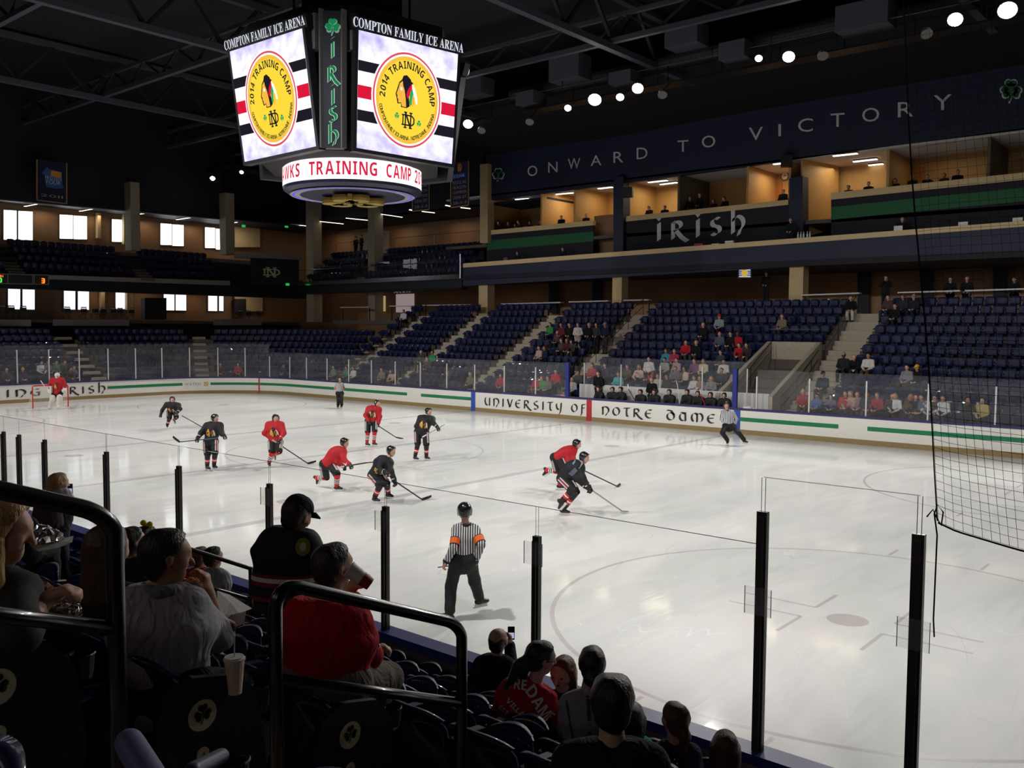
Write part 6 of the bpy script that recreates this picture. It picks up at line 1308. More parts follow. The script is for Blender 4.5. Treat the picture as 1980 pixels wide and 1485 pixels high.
# ---- where a head seen at a pixel sits in the stand
ROWS = []
for i in range(12):
    ss = svals(s_far(21), S_B if i < 8 else s_far(-23), .1); pts = [ringat(s, D0+TR*i)[0] for s in ss]; ROWS.append((ss, pts))
def seat_at(px, hh):
    best = None
    for i, (ss, pts) in enumerate(ROWS):
        pj = np.array([projpx((p[0], p[1], ZF[i]+hh)) for p in pts]); j = int(np.argmin(np.abs(pj[:, 0]-px[0])))
        e = abs(pj[j, 1]-px[1])+2*abs(pj[j, 0]-px[0])
        if best is None or e < best[0]: best = (e, i, ss[j])
    return best[1], best[2]
BK = (24, 24, 28); RD = (176, 36, 46); GY = (128, 130, 138); WH = (212, 208, 206); NV = (34, 42, 66); MR = (96, 36, 44)
CROWD = [
 (1062, 633, 'sit', (52, 138, 74), 'short', 'green T-shirt, at the aisle end beside the standing group'), (1078, 638, 'lap', (92, 60, 60), 'long', 'dull maroon, sitting half behind the standing group'), (1086, 633, 'stand', MR, 'short', 'maroon hoodie, first of the standing group'),
 (1101, 631, 'stand', BK, 'short', 'black jacket, standing between the maroon hoodie and the white jersey'), (1116, 630, 'stand', WH, 'short', 'white hockey jersey in the standing group'), (1138, 628, 'stand', BK, 'short', 'black numbered jersey in the standing group'), (1152, 635, 'stand', (60, 62, 66), 'long', 'white top under a dark cardigan, standing'), (1170, 627, 'stand', NV, 'cap', 'dark navy coat and grey cap, last of the standing group'),
 (1085, 662, 'lap', (64, 66, 70), 'short', 'charcoal top, seated below the standing group'), (1096, 663, 'lap', MR, 'long', 'maroon top, seated below the white jersey'), (1109, 668, 'lean', (70, 70, 74), 'short', 'dark top with a white bag on the lap'), (1040, 678, 'lap', (186, 160, 156), 'short', 'pale pink top with an orange bundle on the lap'), (1053, 677, 'lap', NV, 'short', 'dark navy top, beside the orange bundle'),
 (1358, 622, 'lap', BK, 'short', 'black top, alone high in the middle block'), (1390, 619, 'lap', (140, 144, 152), 'cap', 'light grey hoodie and red cap high in the middle block'), (1391, 655, 'lap', (84, 90, 104), 'short', 'grey-blue T-shirt with folded arms'), (1412, 653, 'lap', BK, 'short', 'black top with white print beside the red shirt'), (1424, 654, 'lap', RD, 'short', 'bright red shirt, upper of the red pair'),
 (1431, 670, 'lean', RD, 'short', 'bright red jersey, lower of the red pair'), (1448, 671, 'lean', (66, 50, 50), 'short', 'dark brown top at the end of the red pair'), (1327, 670, 'lap', RD, 'short', 'red jersey beside the black T-shirt mid-block'), (1344, 667, 'lap', BK, 'short', 'black T-shirt beside the red jersey mid-block'), (1287, 687, 'lap', (58, 142, 168), 'short', 'teal-blue shirt above the bench glass'), (1304, 686, 'lap', (172, 58, 84), 'short', 'raspberry top above the bench glass'), (1394, 688, 'lap', (62, 66, 72), 'pony', 'dark grey top alone above the white-shirted fans'),
 (1212, 706, 'lap', (92, 80, 70), 'long', 'brown top at the start of the row behind the bench glass'), (1256, 700, 'stand', WH, 'short', 'white top standing tall behind the bench glass'), (1285, 702, 'lap', (170, 168, 166), 'short', 'whitish grey shirt below the teal one'), (1308, 704, 'lap', (176, 150, 152), 'short', 'pinkish shirt below the raspberry one'), (1323, 705, 'lap', (100, 92, 70), 'long', 'olive top behind the bench glass'), (1343, 704, 'lap', (130, 84, 122), 'long', 'purple top behind the bench glass'),
 (1361, 703, 'lap', (206, 196, 170), 'long', 'cream top and dark hair behind the bench glass'), (1397, 707, 'lap', WH, 'short', 'white hockey jersey behind the end of the bench'), (1421, 712, 'lap', (170, 150, 152), 'short', 'dusty pink top past the end of the bench row'),
 (1144, 714, 'lap', (166, 62, 66), 'short', 'faded red top at the near end of the bench row'), (1169, 700, 'stand', NV, 'short', 'navy shirt standing on the steps behind the bench'), (1194, 717, 'lap', (78, 178, 180), 'long', 'teal top with white sleeves behind the bench'), (1235, 717, 'eat', (214, 190, 192), 'long', 'pale pink top waving a towel behind the bench'), (1255, 718, 'lap', (190, 82, 84), 'short', 'coral red top behind the bench'), (1272, 722, 'lap', (206, 196, 180), 'long', 'cream sweater low behind the bench'), (1287, 729, 'lap', (46, 46, 52), 'long', 'dark coat low behind the bench'),
 (1306, 719, 'lap', (112, 112, 118), 'short', 'mid grey sweatshirt behind the bench'), (1323, 720, 'lap', (214, 186, 178), 'long', 'cream-pink scarf behind the bench'), (1341, 725, 'lap', (216, 214, 214), 'long', 'white sweatshirt with red lettering behind the bench'), (1354, 727, 'lap', (160, 128, 124), 'long', 'rosy brown top beside the white sweatshirt'), (1375, 724, 'lap', (138, 140, 144), 'long', 'light grey top next to last behind the bench'), (1395, 724, 'lap', (56, 58, 66), 'short', 'dark jacket with white front behind the bench end'),
 (1036, 744, 'lap', RD, 'short', 'red jersey at the glass just before the padded post'), (1046, 749, 'lap', (62, 150, 74), 'long', 'green top and orange hair at the glass'), (1058, 730, 'lap', (110, 108, 106), 'long', 'grey sweater behind the red jersey at the glass'), (1074, 726, 'lap', (184, 38, 50), 'short', 'red jersey with crest beside the padded post'), (1101, 712, 'lap', BK, 'short', 'black clothes just past the padded post'), (1118, 715, 'lap', (80, 80, 84), 'short', 'dark top with white bib past the padded post'), (1106, 746, 'lap', (190, 186, 182), 'long', 'white sleeves and dark hair low by the padded post'),
 (1644, 584, 'lap', BK, 'short', 'black sweater and white trousers at the top of the wide steps'), (1510, 618, 'lap', (128, 116, 96), 'short', 'tan-grey top alone above the tunnel entrance'), (1717, 583, 'lap', (84, 62, 66), 'short', 'dark plaid shirt in the top row'), (1744, 582, 'lap', (48, 50, 62), 'short', 'dark T-shirt in the top row'), (1768, 581, 'lap', (40, 40, 48), 'cap', 'dark top with pale collar in the top row'), (1732, 592, 'lap', BK, 'short', 'black shirt one row below the plaid shirt'),
 (1631, 689, 'lap', (40, 44, 46), 'cap', 'black hoodie and pale cap, first of three by the steps'), (1652, 688, 'lean', BK, 'short', 'black T-shirt with red print, middle of three by the steps'), (1677, 689, 'lap', (206, 202, 196), 'short', 'white jacket over red shirt, last of three by the steps'), (1589, 732, 'lap', NV, 'cap', 'navy uniform shirt and cap beside the concrete steps'), (1754, 713, 'lap', (132, 134, 142), 'short', 'grey hooded top above the net edge'), (1774, 715, 'lap', BK, 'cap', 'black jacket and yellow cap'),
 (1553, 773, 'lap', (160, 60, 60), 'long', 'red cardigan and blond hair by the foot of the steps'), (1580, 779, 'lap', (96, 116, 168), 'short', 'blue child-size top in the front row by the steps'), (1606, 778, 'lap', (120, 96, 128), 'long', 'mauve child-size top in the front row'), (1645, 757, 'eat', (190, 160, 140), 'long', 'tan sweater and long hair in the second row'), (1635, 783, 'lap', (178, 58, 62), 'long', 'red top in front of the tan sweater'), (1658, 783, 'lap', (150, 118, 122), 'long', 'dusty rose top in the front row past the red one'), (1674, 758, 'lap', (58, 58, 66), 'long', 'black top with white scarf in the second row'), (1697, 758, 'lap', (160, 44, 62), 'long', 'crimson jacket in the second row'),
 (1727, 760, 'lap', (66, 56, 54), 'long', 'dark brown coat in the second row'), (1728, 778, 'lap', (222, 222, 222), 'long', 'white cardigan and long light hair in the front row'), (1773, 763, 'lap', (40, 46, 60), 'long', 'dark navy hoodie in the second row'), (1758, 785, 'lap', (104, 76, 64), 'long', 'brown top and brown hair in the front row'), (1781, 795, 'lap', (98, 110, 132), 'short', 'slate blue top near the net edge'), (1798, 763, 'lap', (200, 200, 204), 'long', 'white top just behind the net edge'), (1808, 788, 'lap', (60, 54, 54), 'short', 'dark jacket with pale collar behind the net edge'), (1825, 765, 'lap', (220, 220, 224), 'short', 'crisp white shirt behind the net'), (1870, 792, 'sitphoto', (52, 48, 50), 'long', 'dark top taking a picture behind the net'), (1899, 788, 'lap', (190, 172, 112), 'short', 'yellow-tan polo shirt behind the net'),
 (780, 601, 'lap', (202, 202, 212), 'short', 'white top alone at the head of the corner steps'), (814, 687, 'lap', (58, 70, 66), 'short', 'dark green-grey top, first of the trio by the aisle'), (825, 692, 'lap', (74, 54, 58), 'short', 'dark plum top, middle of the trio by the aisle'), (835, 687, 'lap', (42, 150, 96), 'short', 'bright green top, last of the trio by the aisle'), (668, 724, 'lap', (56, 140, 100), 'long', 'green top at the glass behind the distant official'), (682, 727, 'lap', (210, 206, 210), 'short', 'white top at the glass behind the distant official'), (644, 726, 'lap', (110, 126, 110), 'long', 'sage top at the glass by the distant official'),
 (737, 726, 'lap', (120, 106, 96), 'long', 'taupe jacket at the glass along the corner'), (760, 728, 'lean', (196, 168, 146), 'long', 'beige top leaning at the glass along the corner'), (864, 734, 'sitphoto', (40, 40, 46), 'short', 'black shirt holding a camera at the glass'), (908, 738, 'lap', (120, 116, 92), 'long', 'khaki top and fair hair at the glass'), (966, 743, 'lap', (176, 46, 58), 'long', 'red top alone at the glass before the first red jersey'),
 (80, 706, 'lap', (196, 206, 206), 'long', 'white and teal top behind the goal'), (93, 702, 'lap', (98, 96, 98), 'short', 'grey top behind the goal'), (109, 702, 'lap', (66, 104, 74), 'short', 'mossy green top behind the goal'), (125, 703, 'lap', (44, 44, 48), 'short', 'black top behind the goal by the steps'), (12, 733, 'lap', (58, 54, 54), 'short', 'dark brown top low at the window end'), (44, 733, 'lap', (50, 54, 84), 'short', 'navy top low behind the goal'), (134, 713, 'lean', (54, 58, 60), 'short', 'dark top with white cap leaning behind the goalkeeper'), (143, 729, 'lap', (94, 78, 104), 'long', 'purple-grey top low by the end steps'),
 (426, 719, 'lap', (86, 44, 46), 'short', 'dark red top at the glass by the end aisle'), (461, 719, 'lap', (190, 52, 64), 'short', 'bright red sweatshirt alone at the end glass'), (548, 716, 'lap', (64, 56, 84), 'cap', 'dark purple top and cap at the corner glass')]
hair_cycle = ['dark', 'brown', 'black', 'dark', 'brown', 'blond', 'dark', 'red']
for k, (px, py, pose, shirt, hs, lb) in enumerate(CROWD):
    pose = 'lap' if pose == 'sit' else pose; hh = 1.2 if pose in ('lap', 'eat', 'sitphoto') else (1.12 if pose == 'lean' else 1.64)
    kid = 'child' in lb; i, s = seat_at((px, py), hh); p, nn = ringat(s, D0+TR*i)
    q = on((px, py), 2, ZF[i]+hh); pred = projpx((p[0], p[1], ZF[i]+hh)); dz = (pred[1]-py)*np.linalg.norm(np.array((p[0], p[1], 3))-CAMP)/FPX
    rz = math.atan2(nn[1], nn[0])-math.pi/2+random.uniform(-.25, .3); hr = hair_cycle[k % 8]
    if 'blond' in lb or 'fair' in lb or 'light hair' in lb: hr = 'blond'
    if 'orange hair' in lb: hr = 'red'
    cap = None
    if hs == 'cap': cap = (190, 44, 44) if 'red cap' in lb else ((226, 180, 30) if 'yellow' in lb else ((150, 150, 156) if ('grey cap' in lb or 'pale' in lb) else (30, 32, 40)))
    pants = (196, 190, 178) if 'white trousers' in lb or 'white hockey jersey in' in lb else random.choice([(34, 36, 44), (44, 50, 70), (40, 38, 40), (70, 64, 56)])
    sk = SKIN3 if k in (17, 60) else (SKIN2 if k % 5 == 2 else SKIN)
    person(pose, hs, (p[0]-nn[0]*.02, p[1]-nn[1]*.02, ZF[i]+max(-.2, min(.12, dz))*0), rz, ('spectator in ' if k % 2 else 'fan in ')+lb, shirt, pants, hr, sk, cap, scale=.86 if kid else 1.0)
# people up in the boxes and on the concourses
BOX = [(966, 432, 'first of four dark heads over the first box rail'), (982, 432, 'second of the dark heads over the first box rail'), (996, 436, 'small third head over the first box rail'), (1008, 430, 'broad fourth head over the first box rail'), (1024, 431, 'low pair member by the first partition'), (1044, 430, 'low figure right at the first partition'), (1087, 421, 'figure with a white card in the narrow second box'), (1115, 416, 'dark suit beside a grey-haired guest in the third box'), (1133, 417, 'grey-haired guest in the third box'),
       (1258, 403, 'first guest at the rail of the wide lit box'), (1285, 401, 'second guest leaning on the rail of the wide lit box'), (1379, 389, 'seated guest in the dark box'), (1406, 385, 'last seated guest in the dark box'), (1514, 370, 'guest before the orange door over the second navy column'), (1640, 362, 'small guest at the start of the end boxes'), (1680, 357, 'guest by the partition of the end boxes'), (1730, 350, 'guest beside a white card in the net-side box'), (1764, 343, 'guest before the lit orange door'), (1794, 344, 'guest just past the lit orange door'), (1825, 339, 'guest centred in the net-side box'), (1852, 333, 'tall guest near the last partition')]
for k, (px, py, lb) in enumerate(BOX):
    p = YP((px, py), YS+.75); person('lap' if k % 3 else 'lean', 'short', (p[0], p[1], p[2]-(1.2 if k % 3 else 1.12)), math.pi+random.uniform(-.4, .4), 'person in dark clothes, '+lb, random.choice([(30, 30, 36), (44, 42, 46), (36, 40, 56), (66, 58, 54)]), hair='gray' if 'grey' in lb else 'dark')
for px, py, lb, y_ in ((1334, 384, 'standing in a dark suit at the partition of the dark box', YS+1.0), (1353, 378, 'standing grey-headed in the dark box', YS+1.1), (1088, 482, 'dark suit sitting low at the press counter under the green stripe', YF+.9), (1000, 490, 'dim figure at the press counter near the tan column', YF+.9), (1745, 425, 'bald head at the press counter behind a laptop', YF+.9), (1529, 426, 'camera operator in dark clothes at the second navy column', YF+.8),
                   (1713, 538, 'standing on the concourse photographing, above the wide block', 27.2), (1482, 530, 'dim standing figure on the concourse by the big stone column', 28.0), (1838, 541, 'dark suit and white shirt at the end drink counter', 26.9), (1870, 540, 'grey-haired in dark jacket at the gap of the end counters', 26.9), (1962, 541, 'dark top at the last counter behind the net', 26.9), (688, 460, 'dark coat, one of the pair on the upper walkway', 30.3), (699, 457, 'dark coat, taller of the pair on the upper walkway', 30.3)):
    p = YP((px, py), y_); st = 'sitting' not in lb and 'counter near' not in lb and 'bald' not in lb; person('photo' if 'photogr' in lb else ('stand' if st else 'lap'), 'short', (p[0], p[1], p[2]-(1.64 if st else 1.2)), math.pi+random.uniform(-.4, .4), 'person ' + lb, (30, 32, 38), hair='gray' if 'grey' in lb or 'bald' in lb else 'dark')
# ================================================================== ice hockey figures
REDJ = mat('red_jersey', srgb(184, 24, 36), .75, noise=.08, bump=.3, bscale=9); BLKJ = mat('black_jersey', srgb(28, 27, 32), .75, noise=.12, bump=.3, bscale=9); BLKS = mat('black_shell', srgb(20, 20, 23), .75, noise=.1)
HELM = mat('helmet_black', (.012, .012, .014), .22, coat=.6); WHT = mat('white_kit', srgb(228, 224, 218), .6, noise=.05); REDS = mat('red_sock', srgb(200, 30, 42), .8); GLV = mat('glove_black', (.014, .013, .015), .5); GLVR = mat('glove_red', srgb(130, 24, 34), .6)
BLADE = mat('skate_blade', (.7, .7, .72), .2, metal=.9); SKB = mat('skate_boot', (.013, .013, .015), .35); CRY = mat('crest_gold', srgb(206, 160, 50), .6); CRR = mat('crest_red', srgb(190, 40, 44), .6); CRG = mat('crest_green', srgb(40, 110, 60), .6); CRK = mat('crest_black', (.012, .01, .01), .6); SHAFT = mat('stick_shaft', srgb(58, 56, 54), .45); TAPEK = mat('black_tape', (.015, .015, .015), .8); TAPEW = mat('white_tape', srgb(226, 226, 222), .8)
def helmet(root, J, o, m=HELM, white=False, vox=.018):
    f, s, u = head_axes(J); h = J['head']
    P = [Prim(h+u*.045-f*.03, h+u*.05+f*.02, .112, .108, s, .93), Prim(h+u*.0-f*.045, h+u*.04-f*.035, .094, .104, s, 1.0)]
    for k in (1, -1): P.append(Prim(h+s*.09*k+u*.03, h+s*.09*k-u*.035-f*.01, .03, .026))
    he = net_obj('helmet', m, root, P, vox, .03, [(h+f*.05+u*.058, f*.9-u*.45), (h-u*.075, -u)], origin=o)
    mb = MB(); b = h-o
    for k in (1, -1): mb.tube([b+s*.088*k-u*.03, b+s*.06*k-u*.09+f*.045, b-u*.115+f*.06], .006, 5)
    e = mb.build('chin_strap', BLKP); e.parent = he
    mb = MB(); mb.box(tuple(b+u*.155-f*.01), (.05, .05, .008)); e = mb.build('helmet_mark', WHT); e.parent = he
def skate(root, J, q, o, white_boot=False):
    a = J['an'+q]; t = N(J['toe'+q]); up = N(J.get('up'+q, (0, 0, 1))); t = N(t-up*(t@up)); sd = np.cross(t, up)
    e = net_obj('skate', SKB, root, [Prim(a+up*.05, a-up*.05, .052, .045), Prim(a-up*.05-t*.05, a-up*.06+t*.15, .04, .034, sd, 1.05), Prim(a-up*.01, a-up*.045+t*.09, .045, .036)], .02, .025, origin=o)
    mb = MB(); b = a-o-up*.105
    mb.hexa([b-t*.1-sd*.014+up*.02, b+t*.15-sd*.014+up*.02, b+t*.13-sd*.01-up*.018, b-t*.08-sd*.01-up*.018, b-t*.1+sd*.014+up*.02, b+t*.15+sd*.014+up*.02, b+t*.13+sd*.01-up*.018, b-t*.08+sd*.01-up*.018]); h_ = mb.build('blade_holder', WHT); h_.parent = e
    mb = MB(); mb.hexa([b-t*.12-sd*.002-up*.018, b+t*.16-sd*.002-up*.018, b+t*.15-sd*.002-up*.042, b-t*.11-sd*.002-up*.042, b-t*.12+sd*.002-up*.018, b+t*.16+sd*.002-up*.018, b+t*.15+sd*.002-up*.042, b-t*.11+sd*.002-up*.042]); h_ = mb.build('blade', BLADE); h_.parent = e
def glove(root, J, q, o, m=GLV, tip=None):
    w_, d, pn, th = fingers_dir(J, q); d = N(d); el = J['el'+q]; P = [Prim(w_-N(w_-el)*.09, w_, .062, .05), Prim(w_, w_+d*.06, .05, .046)]
    pn = N(pn-d*(pn@d)) if np.linalg.norm(np.cross(pn, d)) > .1 else N(np.cross(d, (1, 0, 0))); t = np.cross(d, pn)
    for k in (-.036, -.012, .012, .036): b = w_+d*.07+t*k; m1 = b+N(d*.5+pn*.85)*.045; P += [Prim(b, m1, .02), Prim(m1, m1+N(pn-d*.4)*.035, .019)]
    P += [Prim(w_+d*.03+t*.05*np.sign(t@th or 1), w_+d*.075+pn*.05+t*.045*np.sign(t@th or 1), .021)]
    e = net_obj('glove', m, root, P, .017, .014, origin=o)
    mb = MB(); band(mb, w_-N(w_-el)*.1-o, w_-N(w_-el)*.02-o, .068, .062, 0, .3, 0); c = mb.build('glove_cuff', WHT if tip is None else tip); c.parent = e
def stripe_mat(name, sdir, per=.062, c0=(232, 232, 236), c1=(26, 26, 32)):
    m = bpy.data.materials.new(name); m.use_nodes = True; nt = m.node_tree; b = nt.nodes['Principled BSDF']; tc = nt.nodes.new('ShaderNodeTexCoord'); dv = nt.nodes.new('ShaderNodeVectorMath'); dv.operation = 'DOT_PRODUCT'; dv.inputs[1].default_value = tuple(N(sdir))
    mu = nt.nodes.new('ShaderNodeMath'); mu.operation = 'MULTIPLY'; mu.inputs[1].default_value = 2*math.pi/per; sn = nt.nodes.new('ShaderNodeMath'); sn.operation = 'SINE'; gt = nt.nodes.new('ShaderNodeMath'); gt.operation = 'GREATER_THAN'; gt.inputs[1].default_value = .1
    mx = nt.nodes.new('ShaderNodeMix'); mx.data_type = 'RGBA'; mx.inputs[6].default_value = (*srgb(*c0), 1); mx.inputs[7].default_value = (*srgb(*c1), 1); L = nt.links.new
    L(tc.outputs['Object'], dv.inputs[0]); L(dv.outputs['Value'], mu.inputs[0]); L(mu.outputs[0], sn.inputs[0]); L(sn.outputs[0], gt.inputs[0]); L(gt.outputs[0], mx.inputs[0]); L(mx.outputs[2], b.inputs['Base Color']); b.inputs['Roughness'].default_value = .8; return m
def hockey_stick(label, a, heel, tip, shaft=SHAFT, blade=TAPEK, butt=True):
    a, heel, tip = np.array(a), np.array(heel), np.array(tip); e = empty('hockey_stick', tuple(heel), label, 'hockey stick')
    mb = MB(); mb.bar(tuple(a), tuple(heel), .022, .032); mb.build('shaft', shaft, e)
    d = N(tip-heel); up = N(np.cross(np.cross(d, N(a-heel)), d)); mb = MB(); n = 6; vs = []
    for k in range(n+1):
        t = k/n; c = heel+(tip-heel)*t+up*(.03*t*t); h = .038-.008*abs(t-.5)*2
        sd = N(np.cross(d, up)); vs += [c-up*h*.9-sd*.007, c+up*h-sd*.007, c+up*h+sd*.007, c-up*h*.9+sd*.007]
    mb.add(vs, [(4*k+i, 4*k+(i+1) % 4, 4*k+4+(i+1) % 4, 4*k+4+i) for k in range(n) for i in range(4)]+[(3, 2, 1, 0), (4*n, 4*n+1, 4*n+2, 4*n+3)]); mb.build('blade', blade, e)
    if butt: mb = MB(); q = N(heel-a); mb.bar(tuple(a-q*.02), tuple(a+q*.14), .028, .038); mb.build('butt_tape', TAPEW, e)
    return e
def skater(label, P, team, gloves='LR', scale=1.0, crest_on=True, ref=False, pants_stripe=True, foot='L'):
    J = pose_px(P, scale, .15, foot); o = J['pel'].copy(); o[2] = 0.0; VW = J['VW']
    for q in 'LR':
        if 'up'+q in P: J['up'+q] = VW(P['up'+q])
        if 'hd'+q in P: J['hd'+q] = VW(P['hd'+q])
    e = empty('person', tuple(o), label, 'person', None); red = team == 'red'
    B = head_prims(J)+torso_prims(J, 0, .97)+[Prim(J['neck'], J['head']-head_axes(J)[2]*.05, .06, .054)]
    for q in 'LR': B += arm_prims(J, q)+leg_prims(J, q)+(hand_prims(*fingers_dir(J, q), curl=1.0) if True else [])
    net_obj('body', P.get('skin', SKIN), e, B, .018 if ref else .021, .018, origin=o)
    if ref:
        s = N(J['shR']-J['shL']); sm = stripe_mat('referee_stripes', s, P.get('per', .062)); sp = torso_prims(J, .022, 1.03)+arm_prims(J, 'L', .022)+arm_prims(J, 'R', .022)
        net_obj('striped_shirt', sm, e, sp, .02, .03, [], .004, origin=o)
        mb = MB(); c = J['neck']-o; u_ = N(J['neck']-J['pel']); mb.tube([c+u_*.055+V3(math.cos(t), math.sin(t), 0)*.075 for t in np.linspace(0, 6.2832, 17)], .016, 6); x = mb.build('collar', BLKJ); x.parent = e
        tp = [Prim(J['hipL'], J['hipR'], .14), Prim(J['pel']-N(J['neck']-J['pel'])*.1, J['pel']+N(J['neck']-J['pel'])*.1, .128, .125, s, 1.38)]
        for q in 'LR': h, k, a = J['hip'+q], J['kn'+q], J['an'+q]; tp += [Prim(h, k, .115, .092), Prim(k, a+(k-a)*.12, .092, .085)]
        net_obj('trousers', BLKS, e, tp, .02, .035, (), .005, origin=o)
        if P.get('bands'):
            for q in 'LR':
                mb = MB(); a, b_ = J['sh'+q]-o, J['el'+q]-o; band(mb, a, b_, .088, .078, .52, .56, 1); band(mb, a, b_, .088, .078, .56, .88, 0); band(mb, a, b_, .088, .078, .88, .92, 1); x = mb.build('arm_band', [mat('orange_band', srgb(255, 112, 30), .6), BLKJ]); x.parent = e
        for q in 'LR': mb = MB(); a, b_ = J['el'+q]-o, J['ha'+q]-o; band(mb, a, b_, .06, .054, .86, 1, 0); x = mb.build('cuff', BLKJ); x.parent = e
    else:
        jm = REDJ if red else BLKJ; up = N(J['neck']-J['pel']); s = N(J['shR']-J['shL']); fw = N(np.cross(up, s)); fw = fw if fw@J['fwd'] > 0 else -fw
        sp = torso_prims({**J, 'pel': J['pel']+up*.07}, .05, 1.0)+arm_prims(J, 'L', .034, .93)+arm_prims(J, 'R', .034, .93)+[Prim(J['shL'], J['shL']+(J['elL']-J['shL'])*.3, .088, .08), Prim(J['shR'], J['shR']+(J['elR']-J['shR'])*.3, .088, .08)]
        jc = []; net_obj('jersey', jm, e, sp, .021, .05, jc, .008, 12, origin=o)
        if crest_on:
            polys = [(0, *disc_grid(.115, .13, 16, 3))] if False else []
            ar = Art(lambda u, v, l: (u, v, 0)); mats_ = [CRK, CRY, WHT, CRR, CRG]; ix = {'k': 0, 'y': 1, 'w': 2, 'r': 3, 'g': 4}
            for k, p in CREST: p2 = dense([(x*.135, y*.135) for x, y in p], .05); polys.append((ix[k], p2, fan(p2)))
            decal('crest', mats_, e, [Prim(p.a-o, p.b-o, p.ra, p.rb, p.side, p.k) for p in sp], .05, J['pel']+(J['neck']-J['pel'])*.56-o, -fw, up, polys, .012)
        if P.get('patch'):      # pale numerals on the upper back and a grey underarm panel
            lp = [Prim(p.a-o, p.b-o, p.ra, p.rb, p.side, p.k) for p in sp]; pt = [(-.1, -.09), (.1, -.09), (.1, .09), (-.1, .09)]; pa = [(-.05, -.1), (.06, -.1), (.08, .1), (-.03, .12)]
            decal('shoulder_numeral', [mat('numeral_grey', srgb(150, 158, 176), .7)], e, lp, .05, J['shL']*.7+J['shR']*.3-o, N(-up*.7+N(CD)*.8), up, [(0, dense(pt, .04), fan(dense(pt, .04)))], .012)
            decal('side_panel', [mat('panel_slate', srgb(92, 98, 116), .8)], e, lp, .05, J['pel']*.45+J['neck']*.55-o, N(CD), up, [(0, dense(pa, .04), fan(dense(pa, .04)))], .012)
        wp = [Prim(J['hipL'], J['hipR'], .125)]
        for q in 'LR': h, k = J['hip'+q], J['kn'+q]; wp += [Prim(h, h+(k-h)*.88, .118, .112)]
        wp += [Prim(J['pel']-up*.02, J['pel']+up*.14, .125, .115, s, 1.32)]
        net_obj('hockey_pants', BLKS, e, wp, .021, .04, origin=o)
        if pants_stripe:
            for q in 'LR':
                h, k = J['hip'+q]-o, J['kn'+q]-o; d = N(k-h); out = (J['hip'+q]-J['pel']); out = N(out-d*(out@d)); tw = N(-VW((0, 1, 0))-d*(-VW((0, 1, 0))@d)); out = N(out*.8+tw*.75); a, b_ = h+out*.118+d*.02, h+(k-h)*.86+out*.104
                sd = N(np.cross(d, out)); mb = MB()
                for c, wd, mi in ((-.036, .026, 0), (0, .022, 1), (.036, .026, 0)): mb.bar(tuple(a+sd*c), tuple(b_+sd*c), wd, .03, mi, tuple(out))
                x = mb.build('side_stripe', [mat('stripe_grey', srgb(206, 198, 202), .7), CRR if not red else mat('stripe_mid', srgb(150, 140, 146), .7)]); x.parent = e
        for q in 'LR':
            k, a = J['kn'+q]-o, J['an'+q]-o; mb = MB(); B_ = (((0, .34, 0), (.34, .42, 1), (.42, .5, 2), (.5, .57, 1), (.57, .64, 2), (.64, .7, 1), (.7, 1, 0)) if red else ((0, .4, 2), (.4, .5, 0), (.5, .57, 1), (.57, .68, 0), (.68, 1, 2)))
            up2 = N(k-a)
            for t0, t1, mi in B_: band(mb, k+up2*.06, a, .092, .062, t0, t1, mi)
            x = mb.build('sock', [REDS, WHT, BLKJ], smooth=False); x.parent = e
            for f_ in gloves if q == 'L' else '': glove(e, J, f_, o, GLV)
    for q in 'LR': skate(e, J, q, o)
    if P.get('bare'): hp, hc = hair_prims(J, 'short'); net_obj('hair', HAIR['dark'], e, hp, .016, .02, hc, origin=o)
    else: helmet(e, J, o)
    face_bits(J, e, 1.0, o, False)
    return J
def stick_px(label, a, J, q, heel, tip, ice_=True, **k):
    hd = (J['ha'+q]-CAMP)@CD; A = at_depth(a, hd)
    H = on(heel, 2, .03) if ice_ else at_depth(heel, hd+k.pop('dh', 0)); T = on(tip, 2, .04) if ice_ else at_depth(tip, hd+k.pop('dt', 0))
    k.pop('dh', 0); k.pop('dt', 0)
    if np.linalg.norm(H-A) > 1.75: H = A+N(H-A)*1.75
    if np.linalg.norm(T-H) > .34: T = H+N(T-H)*.34
    return hockey_stick(label, A, H, T, **k)
J = skater('dark-jerseyed skater far off before the goal, one leg kicked back', dict(head=(333.2, 773), shL=(322.5, 782), shR=(345, 783), elL=(314, 792.6), haL=(310.6, 802), elR=(348.5, 791), haR=(342.7, 798), hipL=(328, 796), hipR=(339, 796.5), knL=(327.5, 809), knR=(341, 807), anL=(323.5, 821.5), anR=(337, 811.5), face=(.35, -.9, -.15), s=dict(knR=-1, anR=1, elL=1), toeR=(.1, .5, -.8), upR=(0, .7, .5), dsh=-.25), 'black')
stick_px('dark stick of the distant skater before the goal', (346, 800.5), J, 'R', (391, 826), (398, 826.5))
J = skater('dark-jerseyed skater gliding with the stick held level', dict(head=(416, 810), shL=(400.5, 823), shR=(426, 823), elL=(389, 837), haL=(382, 848), elR=(429, 838.4), haR=(434, 843), hipL=(401, 853), hipR=(415, 853), knL=(401.4, 880.5), knR=(415.5, 878), anL=(400.6, 901), anR=(414, 898.5), face=(.85, -.4, -.1), fwd=(.7, -.6, 0), s=dict(anR=1)), 'black')
stick_px('dark stick with pale blue section held level across the body', (431, 845.7), J, 'L', (347.5, 854.6), (333.3, 845.7), False, shaft=mat('blue_grey_shaft', srgb(70, 92, 120), .4))
